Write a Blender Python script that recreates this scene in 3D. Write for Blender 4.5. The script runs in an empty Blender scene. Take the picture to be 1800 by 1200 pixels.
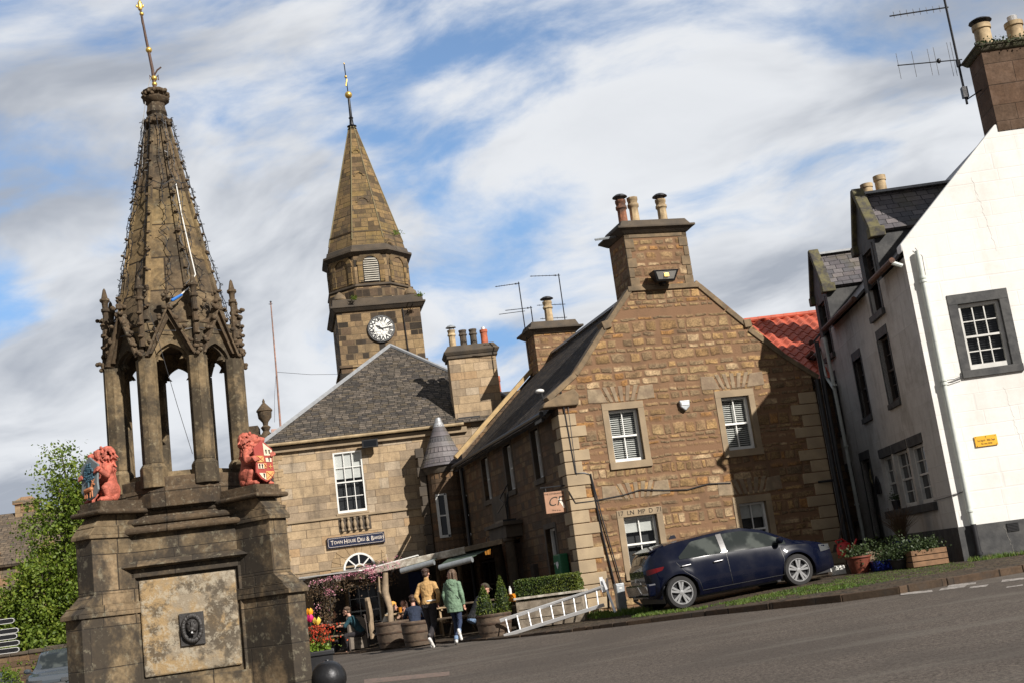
import bpy, math, random
from mathutils import Vector, Matrix, noise
R_=math.radians; PI=math.pi
S=bpy.context.scene; COL=S.collection
# ---------------------------------------------------------------- camera
CF,CP,CR=2100.0,R_(11.4),R_(7.5)
_x=Vector((1,0,0)); _u=Vector((0,-math.sin(CP),math.cos(CP))); _f=Vector((0,math.cos(CP),math.sin(CP)))
_R=math.cos(CR)*_x-math.sin(CR)*_u; _U=math.cos(CR)*_u+math.sin(CR)*_x
cam=bpy.data.objects.new('camera',bpy.data.cameras.new('camera')); COL.objects.link(cam)
cam.matrix_world=Matrix(((_R.x,_U.x,-_f.x,0),(_R.y,_U.y,-_f.y,0),(_R.z,_U.z,-_f.z,0),(0,0,0,1)))
cam.data.lens=CF/1800*36; cam.data.sensor_width=36; cam.data.clip_end=3000; cam.data.clip_start=.1
S.camera=cam
def at(px,py,Y):                     # photo pixel -> point at distance Y north of the camera
    d=_f+_R*((px-900)/CF)-_U*((py-600)/CF); return d*(Y/d.y)
# ---------------------------------------------------------------- sun and sky
AZ,EL=R_(42),R_(32)
sd=Vector((math.sin(AZ)*math.cos(EL),-math.cos(AZ)*math.cos(EL),math.sin(EL)))
sl=bpy.data.lights.new('sun','SUN'); sl.energy=5.0; sl.angle=R_(.5); sl.color=(1,.95,.885)
so=bpy.data.objects.new('sun',sl); COL.objects.link(so); so.rotation_euler=sd.to_track_quat('Z','Y').to_euler()
S.view_settings.view_transform='Standard'; S.view_settings.look='None'; S.view_settings.gamma=1; S.view_settings.exposure=.32
W=bpy.data.worlds.new('World'); S.world=W; W.use_nodes=True
# ---------------------------------------------------------------- node helper
class NT:
    def __init__(s,nt): s.t=nt; nt.nodes.clear()
    def n(s,ty,ins=None,**kw):
        nd=s.t.nodes.new(ty)
        for k,v in kw.items(): setattr(nd,k,v)
        for k,v in (ins or {}).items():
            sk=nd.inputs[k]
            if isinstance(v,bpy.types.NodeSocket): s.t.links.new(v,sk)
            elif isinstance(v,bpy.types.Node): s.t.links.new(v.outputs[0],sk)
            else: sk.default_value=v
        return nd
    def m(s,op,a,b=0.0,c=0.0): return s.n('ShaderNodeMath',{0:a,1:b,2:c},operation=op).outputs[0]
    def vm(s,op,a,b=(0,0,0)): return s.n('ShaderNodeVectorMath',{0:a,1:b},operation=op).outputs[0]
    def mix(s,f,a,b,bl='MIX'):
        nd=s.n('ShaderNodeMix',data_type='RGBA',blend_type=bl)
        for i,v in ((0,f),(6,a),(7,b)):
            if isinstance(v,bpy.types.NodeSocket): s.t.links.new(v,nd.inputs[i])
            else: nd.inputs[i].default_value=v if i==0 else c4(v)
        return nd.outputs[2]
    def xyz(s,x,y,z=0.0): return s.n('ShaderNodeCombineXYZ',{0:x,1:y,2:z}).outputs[0]
    def noise(s,v,sc,det=3,ro=.5,dim='3D'):
        return s.n('ShaderNodeTexNoise',{'Vector':v,'Scale':sc,'Detail':det,'Roughness':ro},noise_dimensions=dim)
    def ss(s,x,a,b,lo=0.0,hi=1.0): return s.n('ShaderNodeMapRange',{0:x,1:a,2:b,3:lo,4:hi},interpolation_type='SMOOTHSTEP').outputs[0]
    def ramp(s,f,cols,const=True):
        nd=s.n('ShaderNodeValToRGB',{0:f}); cr=nd.color_ramp; cr.interpolation='CONSTANT' if const else 'LINEAR'
        k=len(cols)
        while len(cr.elements)<k: cr.elements.new(.5)
        for i,c in enumerate(cols): cr.elements[i].position=i/k if const else i/(k-1); cr.elements[i].color=c4(c)
        return nd.outputs[0]
def c4(c): return (c[0],c[1],c[2],1.0) if len(c)==3 else tuple(c)
def build_sky():
    k=NT(W.node_tree)
    sky=k.n('ShaderNodeTexSky',sky_type='NISHITA',sun_disc=False,sun_elevation=EL,sun_rotation=R_(139),air_density=1.0,dust_density=.6,ozone_density=1.6)
    d=k.n('ShaderNodeTexCoord').outputs['Generated']
    k.t.links.new(k.vm('NORMALIZE',k.vm('MAXIMUM',d,(-2,-2,.30))),sky.inputs[0])
    sp=k.n('ShaderNodeSeparateXYZ',{0:d})
    z=k.m('ADD',k.m('MAXIMUM',sp.outputs[2],0.0),.33)
    p=k.xyz(k.m('DIVIDE',sp.outputs[0],z),k.m('DIVIDE',sp.outputs[1],z),0.0)
    wob=k.noise(p,1.1,3,.5).outputs[1]; pw=k.vm('ADD',p,k.vm('MULTIPLY',k.vm('SUBTRACT',wob,(.5,.5,.5)),(.55,.55,0)))
    mp=k.vm('MULTIPLY',k.n('ShaderNodeMapping',{'Vector':pw,'Rotation':(0,0,R_(SKYROT))}).outputs[0],(.8,1.75,1))
    n1=k.noise(mp,1.7,8,.53).outputs[0]; n2=k.noise(k.vm('ADD',p,SKYOFF),1.25,3,.5).outputs[0]
    n3=k.noise(k.vm('ADD',k.vm('MULTIPLY',pw,(1,1.25,1)),(2.2,7.7,0)),3.6,8,.58).outputs[0]
    dens=k.m('ADD',k.m('ADD',k.m('MULTIPLY',n1,.42),k.m('MULTIPLY',n2,.28)),k.m('MULTIPLY',n3,.30))
    hz=k.m('ADD',k.ss(sp.outputs[2],.05,.45,.06,0.0),k.ss(sp.outputs[1],.0,.62,-.3,0.0))
    cov=k.ss(k.m('ADD',dens,hz),.437,.53)
    cov=k.m('MULTIPLY_ADD',cov,.92,.05)
    sh=k.noise(k.vm('ADD',k.vm('MULTIPLY',mp,(1,.8,1)),(3.3,9.1,0)),1.5,6,.55).outputs[0]
    g=k.ss(sh,.36,.56)
    lowg=k.ss(sp.outputs[2],.10,.40,1.0,0.25)
    g=k.m('SUBTRACT',g,k.m('MULTIPLY',k.m('MULTIPLY',k.ss(dens,.50,.62),.55),lowg))
    cc=k.mix(k.m('MAXIMUM',g,0.0),(.43,.465,.53),(.90,.92,.95))
    fy=k.ss(sp.outputs[1],.05,.62)  # unseen south sky made cloudless flat grey to cut fill light
    b1=k.n('ShaderNodeBackground',{'Color':k.mix(fy,(1.45,1.5,1.62),k.mix(1.0,sky.outputs[0],(.80,.94,1.04),'MULTIPLY')),'Strength':.13})
    b2=k.n('ShaderNodeBackground',{'Color':cc,'Strength':.745})
    mx=k.n('ShaderNodeMixShader',{0:cov,1:b1,2:b2})
    k.n('ShaderNodeOutputWorld',{0:mx})
SKYROT=30; SKYOFF=(11.1,5.5,0)
build_sky()
# ---------------------------------------------------------------- materials
def newm(name):
    m=bpy.data.materials.new(name); m.use_nodes=True; return m,NT(m.node_tree)
def fin(k,col,rough=.85,h=None,bump=.4,dist=.02,metal=0.0,**kw):
    ins={'Base Color':col if isinstance(col,bpy.types.NodeSocket) else c4(col),'Roughness':rough,'Metallic':metal}
    for a,b in kw.items(): ins[a.replace('_',' ')]=b
    if h is not None: ins['Normal']=k.n('ShaderNodeBump',{'Strength':bump,'Distance':dist,'Height':h}).outputs[0]
    b=k.n('ShaderNodeBsdfPrincipled',ins); k.n('ShaderNodeOutputMaterial',{0:b.outputs[0]})
def plain(name,col,rough=.7,var=.25,sc=6,bump=.15,metal=0.0,bs=5,bd=.01,dirt=None,dsc=2.5,dam=.5,**kw):
    m,k=newm(name); v=k.n('ShaderNodeTexCoord').outputs['Object']
    n=k.noise(v,sc,5,.6).outputs[0]
    f=k.ss(n,.25,.75,1-var,1+var)
    c=k.mix(1.0,col,k.xyz(f,f,f),'MULTIPLY')
    if dirt:
        dn=k.noise(v,dsc,6,.65).outputs[0]
        c=k.mix(k.ss(dn,.5-.12+.0,.62,0.0,dam),c,dirt)
    fin(k,c,rough,k.noise(v,sc*bs,3).outputs[0],bump,bd,metal,**kw); return m
WARM=(.90,.79,.66)
def masonry(name,w,h,mortar,mcol,pal,warp=.02,rv=.5,wv=.6,dirt=(.05,.045,.04),dam=.4,dsc=.8,rough=.92,bump=.6,fine=.25,soft=.01,stag=None,lap=0,dist=.03,streak=0,lichen=None,dth=(.47,.66),sm=.18,spec=.25,tone=WARM):
    m,k=newm(name); uv=k.n('ShaderNodeUVMap').outputs[0]
    ob=k.n('ShaderNodeTexCoord').outputs['Object']
    wn=k.noise(uv,1.0/h*.55,3,.6).outputs[1]
    p=k.vm('ADD',uv,k.vm('MULTIPLY',k.vm('SUBTRACT',wn,(.5,.5,.5)),(warp*4,warp*4,0)))
    sp=k.n('ShaderNodeSeparateXYZ',{0:p}); u,v=sp.outputs[0],sp.outputs[1]
    v=k.m('DIVIDE',v,h)
    if rv: v=k.m('ADD',v,k.m('MULTIPLY',k.n('ShaderNodeTexNoise',{'W':k.m('MULTIPLY',v,.7),'Scale':1.0,'Detail':1},noise_dimensions='1D').outputs[0],rv*2))
    r=k.m('FLOOR',v); fv=k.m('FRACT',v)
    rr=k.n('ShaderNodeTexWhiteNoise',{'W':r},noise_dimensions='1D').outputs[0]
    off=k.m('MULTIPLY',r,.5) if stag else k.m('MULTIPLY',rr,17.0)
    u=k.m('ADD',k.m('DIVIDE',u,k.m('MULTIPLY',k.m('MULTIPLY_ADD',rr,wv,1-wv/2),w)),off)
    if wv: u=k.m('ADD',u,k.m('MULTIPLY',k.n('ShaderNodeTexNoise',{'Vector':k.xyz(k.m('MULTIPLY',u,.8),k.m('MULTIPLY',r,3.7)),'Scale':1.0,'Detail':1},noise_dimensions='2D').outputs[0],wv*1.4))
    c=k.m('FLOOR',u); fu=k.m('FRACT',u)
    idn=k.n('ShaderNodeTexWhiteNoise',{'Vector':k.xyz(c,r)},noise_dimensions='2D')
    du=k.m('MULTIPLY',k.m('MINIMUM',fu,k.m('SUBTRACT',1.0,fu)),w); dv=k.m('MULTIPLY',k.m('MINIMUM',fv,k.m('SUBTRACT',1.0,fv)),h)
    d=k.n('ShaderNodeMath',{0:du,1:dv,2:min(w,h)*sm if mortar>.02 else .001},operation='SMOOTH_MIN').outputs[0]
    fn=k.noise(uv,22,4,.7).outputs[0]; med=k.noise(uv,5,5,.65).outputs[0]
    if mortar>.02: d=k.m('ADD',d,k.m('MULTIPLY',k.m('SUBTRACT',med,.5),mortar*1.1))
    mask=k.ss(d,mortar*.5,mortar*.5+soft)
    if tone: pal=[(a*tone[0],b*tone[1],c_*tone[2]) for a,b,c_ in pal]; mcol=tuple(a*b for a,b in zip(mcol,tone))
    col=k.ramp(idn.outputs[0],pal)
    f=k.ss(fn,.2,.8,1-fine,1+fine); col=k.mix(1.0,col,k.xyz(f,f,f),'MULTIPLY')
    f=k.ss(med,.3,.7,1-fine*.7,1+fine*.7); col=k.mix(1.0,col,k.xyz(f,f,f),'MULTIPLY')
    if streak:
        sn=k.noise(k.vm('MULTIPLY',uv,(5,.5,1)),1.0,4,.6).outputs[0]; col=k.mix(k.ss(sn,.5,.75,0.0,streak),col,dirt)
    col=k.mix(k.m('SUBTRACT',1.0,mask),col,mcol)
    dn=k.noise(ob,dsc,6,.68).outputs[0]
    col=k.mix(k.ss(dn,dth[0],dth[1],0.0,dam),col,dirt)
    if lichen:
        ln=k.noise(ob,dsc*7,6,.75).outputs[0]; col=k.mix(k.ss(ln,.54,.66,0.0,lichen[3]),col,lichen[:3])
    hh=k.m('ADD',k.m('MULTIPLY',mask,1.0),k.m('MULTIPLY',fn,.35 if mortar>.02 else .15))
    if lap: hh=k.m('ADD',k.m('MULTIPLY',mask,.3),k.m('MULTIPLY',k.m('SUBTRACT',1.0,fv),lap)); hh=k.m('ADD',hh,k.m('MULTIPLY',idn.outputs[0],.35))
    fin(k,col,rough,hh,bump,dist,**{'Specular IOR Level':spec}); return m
M={}
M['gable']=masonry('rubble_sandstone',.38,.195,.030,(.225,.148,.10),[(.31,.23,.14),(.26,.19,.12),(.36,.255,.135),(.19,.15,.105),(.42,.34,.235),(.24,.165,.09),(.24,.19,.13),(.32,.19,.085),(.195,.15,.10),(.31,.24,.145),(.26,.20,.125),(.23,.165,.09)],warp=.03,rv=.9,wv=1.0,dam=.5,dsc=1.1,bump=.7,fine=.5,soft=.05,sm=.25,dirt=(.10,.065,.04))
M['side']=masonry('shade_toned_rubble',.36,.2,.02,(.115,.085,.062),[(.15,.11,.08),(.12,.09,.065),(.18,.125,.08),(.10,.08,.065),(.19,.145,.095),(.14,.09,.06)],warp=.012,dam=.4,dsc=.8,bump=.6)  # rubble darkened for the shaded side wall; shade is in the colour
M['ashlar']=masonry('buff_ashlar',.62,.27,.008,(.16,.125,.09),[(.42,.33,.22),(.36,.28,.19),(.46,.37,.26),(.40,.29,.18),(.34,.28,.21),(.44,.35,.235),(.30,.245,.18),(.42,.36,.28)],warp=.002,rv=.25,wv=.7,dam=.35,dsc=.5,bump=.35,fine=.2,soft=.004,streak=.4,tone=(.95,.88,.80))
M['tower']=masonry('tower_stone',.42,.24,.014,(.17,.14,.10),[(.27,.21,.135),(.05,.042,.035),(.32,.255,.165),(.20,.155,.105),(.075,.062,.05),(.36,.28,.18),(.23,.18,.12),(.04,.036,.032),(.29,.23,.145),(.13,.10,.075)],warp=.008,rv=.5,wv=.9,dam=.4,dsc=1.1,bump=.5,fine=.25,soft=.008)
M['spire']=masonry('spire_stone',.4,.2,.01,(.09,.075,.055),[(.20,.155,.09),(.24,.18,.10),(.17,.13,.085),(.22,.17,.085),(.10,.08,.055),(.27,.20,.11)],warp=.008,rv=.5,wv=.9,dam=.6,dsc=1.2,bump=.5,fine=.25,lichen=(.21,.17,.06,.40))
M['fount']=masonry('fountain_stone',.75,.36,.006,(.05,.042,.034),[(.21,.175,.12),(.15,.125,.09),(.25,.205,.145),(.10,.085,.065),(.18,.15,.105)],warp=.001,rv=.2,wv=.5,dirt=(.036,.031,.026),dam=.88,dsc=1.6,bump=.5,fine=.35,soft=.003,streak=.7,lichen=(.30,.27,.19,.42),dist=.02,dth=(.40,.56))
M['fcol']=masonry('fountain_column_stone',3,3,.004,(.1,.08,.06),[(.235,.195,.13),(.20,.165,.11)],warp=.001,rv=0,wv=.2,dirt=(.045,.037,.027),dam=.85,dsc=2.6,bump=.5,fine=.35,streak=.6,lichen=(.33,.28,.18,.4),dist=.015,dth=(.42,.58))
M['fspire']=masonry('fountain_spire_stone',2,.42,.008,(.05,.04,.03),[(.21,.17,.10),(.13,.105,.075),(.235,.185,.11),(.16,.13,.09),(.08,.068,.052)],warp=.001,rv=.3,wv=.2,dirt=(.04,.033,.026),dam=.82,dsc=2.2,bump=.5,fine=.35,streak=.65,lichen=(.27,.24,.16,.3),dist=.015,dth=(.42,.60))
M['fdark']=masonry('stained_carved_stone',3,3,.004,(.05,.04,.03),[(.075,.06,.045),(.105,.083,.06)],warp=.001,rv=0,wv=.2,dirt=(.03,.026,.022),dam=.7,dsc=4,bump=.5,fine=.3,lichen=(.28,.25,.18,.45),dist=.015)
M['slate']=masonry('slate_roof',.24,.125,.012,(.022,.019,.016),[(.10,.085,.07),(.075,.066,.056),(.125,.105,.085),(.062,.055,.05),(.105,.085,.062),(.145,.12,.095)],warp=.001,rv=0,wv=.25,stag=True,lap=.8,dam=.3,dsc=1.0,rough=.85,bump=.9,fine=.35,soft=.006,dirt=(.06,.05,.035),spec=.15,dist=.04,tone=None)
M['slate2']=masonry('dark_slate_roof',.22,.13,.012,(.022,.02,.02),[(.052,.043,.037),(.038,.033,.03),(.066,.054,.043),(.033,.029,.027)],warp=.001,rv=0,wv=.25,stag=True,lap=.9,dam=.3,dsc=1.0,rough=.9,bump=1,fine=.3,soft=.008,dirt=(.05,.04,.028),spec=.1,dist=.05,tone=None)
M['slate3']=masonry('purple_slate',.3,.19,.012,(.03,.028,.03),[(.13,.115,.12),(.11,.10,.105),(.16,.145,.145),(.10,.095,.10),(.17,.15,.15)],warp=.002,rv=0,wv=.25,stag=True,lap=.8,dam=.2,dsc=1.4,rough=.5,bump=.8,fine=.2,soft=.006,dirt=(.2,.17,.06),tone=None)
M['oldroof']=masonry('stone_slate_roof',.3,.2,.02,(.05,.045,.04),[(.16,.14,.12),(.12,.11,.10),(.19,.165,.135),(.14,.12,.10)],stag=True,lap=.8,rv=.3,dam=.3,rough=.8)
M['palace']=masonry('palace_stone',.5,.28,.01,(.12,.09,.06),[(.33,.24,.15),(.26,.20,.14),(.38,.27,.16),(.22,.18,.13),(.35,.22,.13)],dam=.4,dsc=.8,tone=(.75,.74,.72))
M['setts']=masonry('cobbled_setts',.16,.11,.02,(.05,.042,.034),[(.075,.06,.047),(.10,.08,.062),(.055,.046,.038),(.085,.066,.052),(.125,.10,.078)],warp=.012,rv=.3,dam=.5,dsc=1.1,bump=.9,soft=.012,lichen=(.09,.10,.035,.5))
M['kerb']=masonry('kerb_stone',1.1,3,.02,(.02,.017,.014),[(.075,.056,.043),(.06,.047,.037),(.09,.068,.052)],warp=.004,rv=0,dam=.5,dsc=2)
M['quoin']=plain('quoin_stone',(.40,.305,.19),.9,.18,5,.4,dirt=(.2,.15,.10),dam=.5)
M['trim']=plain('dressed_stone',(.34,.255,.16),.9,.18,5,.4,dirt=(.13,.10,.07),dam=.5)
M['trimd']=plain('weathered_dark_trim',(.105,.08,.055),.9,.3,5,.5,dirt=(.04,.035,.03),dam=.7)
M['skew']=plain('skew_stone',(.20,.14,.08),.9,.25,4,.4,dirt=(.08,.065,.045),dam=.6)
M['skewl']=plain('sunlit_skew_stone',(.42,.29,.14),.9,.2,4,.4)  # skew stone copy with golden sunlight put into the colour
M['moss']=plain('mossy_coping',(.085,.075,.05),.95,.4,8,.8,dirt=(.06,.07,.02),dam=.6)
M['white']=plain('white_paint',(.74,.73,.69),.45,.05,6,.05)
M['whited']=plain('aged_white_paint',(.62,.61,.57),.5,.12,6,.1)
M['black']=plain('black_paint',(.018,.018,.02),.45,.3,6,.1)
M['iron']=plain('cast_iron',(.03,.03,.032),.42,.3,8,.3,.6)
M['lead']=plain('lead_flashing',(.36,.37,.38),.5,.15,8,.2,.3)
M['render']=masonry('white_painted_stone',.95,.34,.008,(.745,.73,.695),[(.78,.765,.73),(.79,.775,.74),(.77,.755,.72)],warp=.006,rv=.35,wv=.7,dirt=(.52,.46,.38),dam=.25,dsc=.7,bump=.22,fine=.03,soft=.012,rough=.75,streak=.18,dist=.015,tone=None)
M['render2']=masonry('shaded_stained_render',.95,.34,.006,(.50,.48,.45),[(.53,.51,.475),(.54,.52,.485),(.51,.49,.455)],warp=.006,rv=.35,wv=.7,dirt=(.22,.19,.155),dam=.45,dsc=.8,bump=.2,fine=.06,soft=.012,rough=.8,streak=.5,dist=.015,tone=None)  # shaded side greyed down in the colour, plus real stains and streaks
M['dgrey']=plain('dark_grey_masonry_paint',(.045,.045,.046),.75,.25,5,.35,dirt=(.12,.115,.105),dam=.35)
M['cstone']=plain('cement_chimney',(.125,.085,.06),.95,.25,3,.5,dirt=(.07,.05,.035),dam=.6,dsc=1.6)
M['buffpot']=plain('buff_chimney_pot',(.47,.35,.20),.8,.2,7,.2,dirt=(.14,.09,.05),dam=.6)
M['redpot']=plain('terracotta_pot',(.50,.13,.06),.8,.25,7,.2,dirt=(.12,.06,.04),dam=.5)
M['darkpot']=plain('sooty_chimney_pot',(.26,.10,.05),.8,.4,7,.2,dirt=(.03,.025,.02),dam=.8)
M['gold']=plain('gilding',(.75,.50,.13),.35,.15,8,.1,.7)
M['alu']=plain('aluminium',(.78,.78,.78),.35,.06,10,.1,.35)
M['galv']=plain('galvanised_steel',(.34,.36,.37),.5,.15,10,.1,.5)
M['pipe']=plain('pale_green_downpipe',(.60,.63,.58),.4,.08,8,.1)
M['wood']=plain('weathered_timber',(.21,.155,.10),.85,.35,9,.4,dirt=(.08,.06,.04),dam=.5)
M['beam']=plain('flaking_white_timber',(.62,.57,.48),.8,.2,7,.4,dirt=(.22,.17,.12),dam=.7,dsc=5)
M['lwood']=plain('pale_timber',(.42,.30,.17),.8,.2,9,.3)
M['dwood']=plain('dark_timber',(.045,.033,.026),.8,.3,9,.3)
M['barrel']=plain('oak_barrel',(.13,.09,.06),.8,.35,9,.4,dirt=(.05,.04,.03),dam=.5)
M['navy']=plain('navy_sign_paint',(.012,.017,.045),.4,.15,6,.05)
M['signc']=plain('cream_lettering',(.75,.66,.56),.6,.05,6,.05)
M['glassd']=None
M['lion']=plain('coral_painted_stone',(.54,.14,.09),.7,.2,14,.5,dirt=(.22,.055,.035),dam=.7,dsc=16)
M['yellow']=plain('yellow_sign',(.80,.42,.02),.5,.1,8,.05)
M['green']=plain('green_enamel',(.01,.12,.045),.4,.1,8,.05)
M['amber']=plain('orange_caddy',(.75,.27,.02),.5,.15,8,.1)
M['soil']=plain('soil',(.04,.03,.02),.95,.3,8,.5)
def glass():
    m,k=newm('window_glass'); v=k.n('ShaderNodeTexCoord').outputs['Object']
    h=k.noise(v,1.6,2).outputs[0]
    fin(k,(.008,.009,.011),.05,h,.12,.03,**{'Specular IOR Level':.45}); return m
M['glassd']=glass()
def clearglass():
    m,k=newm('clear_window_glass')
    fr=k.m('POWER',k.n('ShaderNodeLayerWeight',{0:.5}).outputs['Facing'],4.0); t=k.n('ShaderNodeBsdfTransparent',{0:(.8,.82,.82,1)}); g=k.n('ShaderNodeBsdfGlossy',{'Roughness':.03})
    mx=k.n('ShaderNodeMixShader',{0:k.m('MULTIPLY_ADD',fr,.7,.04),1:t,2:g}); k.n('ShaderNodeOutputMaterial',{0:mx}); return m
M['glass']=clearglass()
def foliage(name,cols,rough=.55,trans=.25):
    m,k=newm(name); gi=k.n('ShaderNodeNewGeometry'); v=k.n('ShaderNodeTexCoord').outputs['Object']
    rp=gi.outputs['Random Per Island']; nz=k.noise(v,1.3,3).outputs[0]
    f=k.m('ADD',k.m('MULTIPLY',rp,.6),k.ss(nz,.35,.65,0.0,.4))
    c=k.ramp(f,cols,False)
    b=k.n('ShaderNodeBsdfPrincipled',{'Base Color':c,'Roughness':rough}); t=k.n('ShaderNodeBsdfTranslucent',{0:c})
    mx=k.n('ShaderNodeMixShader',{0:trans,1:b,2:t}); k.n('ShaderNodeOutputMaterial',{0:mx}); return m
M['leafy']=foliage('spring_leaves',[(.05,.085,.010),(.11,.17,.016),(.17,.235,.022),(.24,.27,.035)],.6,.35)
M['box']=foliage('box_leaves',[(.022,.05,.008),(.06,.10,.014),(.12,.15,.02),(.17,.19,.03)])
M['herb']=foliage('herb_leaves',[(.02,.04,.012),(.045,.07,.02),(.07,.10,.03)])
M['grassb']=foliage('grass_blades',[(.03,.07,.008),(.07,.13,.012),(.11,.17,.02),(.15,.16,.04)],.6,.3)
M['dryleaf']=foliage('dry_vine',[(.10,.06,.035),(.16,.10,.055),(.09,.085,.03)])
M['pinkb']=foliage('pink_blossom',[(.50,.13,.20),(.72,.32,.40),(.78,.5,.55)],.7,.3)
M['orangeb']=foliage('orange_red_blossom',[(.45,.03,.02),(.62,.09,.03),(.75,.22,.05)],.7,.25)
def asphalt():
    m,k=newm('asphalt'); v=k.n('ShaderNodeTexCoord').outputs['Object']
    a=k.noise(v,26,5,.85).outputs[0]; b=k.noise(v,.35,5,.6).outputs[0]; c=k.noise(k.vm('MULTIPLY',v,(.25,1.6,1)),.8,5,.65).outputs[0]
    f=k.ss(a,.38,.62,.45,1.6); col=k.mix(1.0,(.098,.081,.067),k.xyz(f,f,f),'MULTIPLY')
    col=k.mix(k.ss(b,.42,.6,0.0,.55),col,(.07,.059,.05)); col=k.mix(k.ss(c,.48,.66,0.0,.55),col,(.145,.128,.108))
    # pale aggregate flecks and a few crack-like seams
    fl=k.n('ShaderNodeTexVoronoi',{'Vector':v,'Scale':38.0}).outputs[0]; col=k.mix(k.ss(fl,.12,.2,.35,0.0),col,(.33,.30,.26))
    fin(k,col,.95,a,.7,.015,**{'Specular IOR Level':.2}); return m
M['asphalt']=asphalt()
def carpaint(name,col,rough=.2):
    m,k=newm(name); v=k.n('ShaderNodeTexCoord').outputs['Object']
    n=k.noise(v,3,4).outputs[0]; c=k.mix(k.ss(n,.4,.7,0.0,.06),col,(.10,.09,.08))
    fin(k,c,k.ss(n,.3,.7,rough+.06,rough+.14),None,**{'Coat Weight':.7,'Coat Roughness':.03,'Specular IOR Level':.05}); return m
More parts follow.
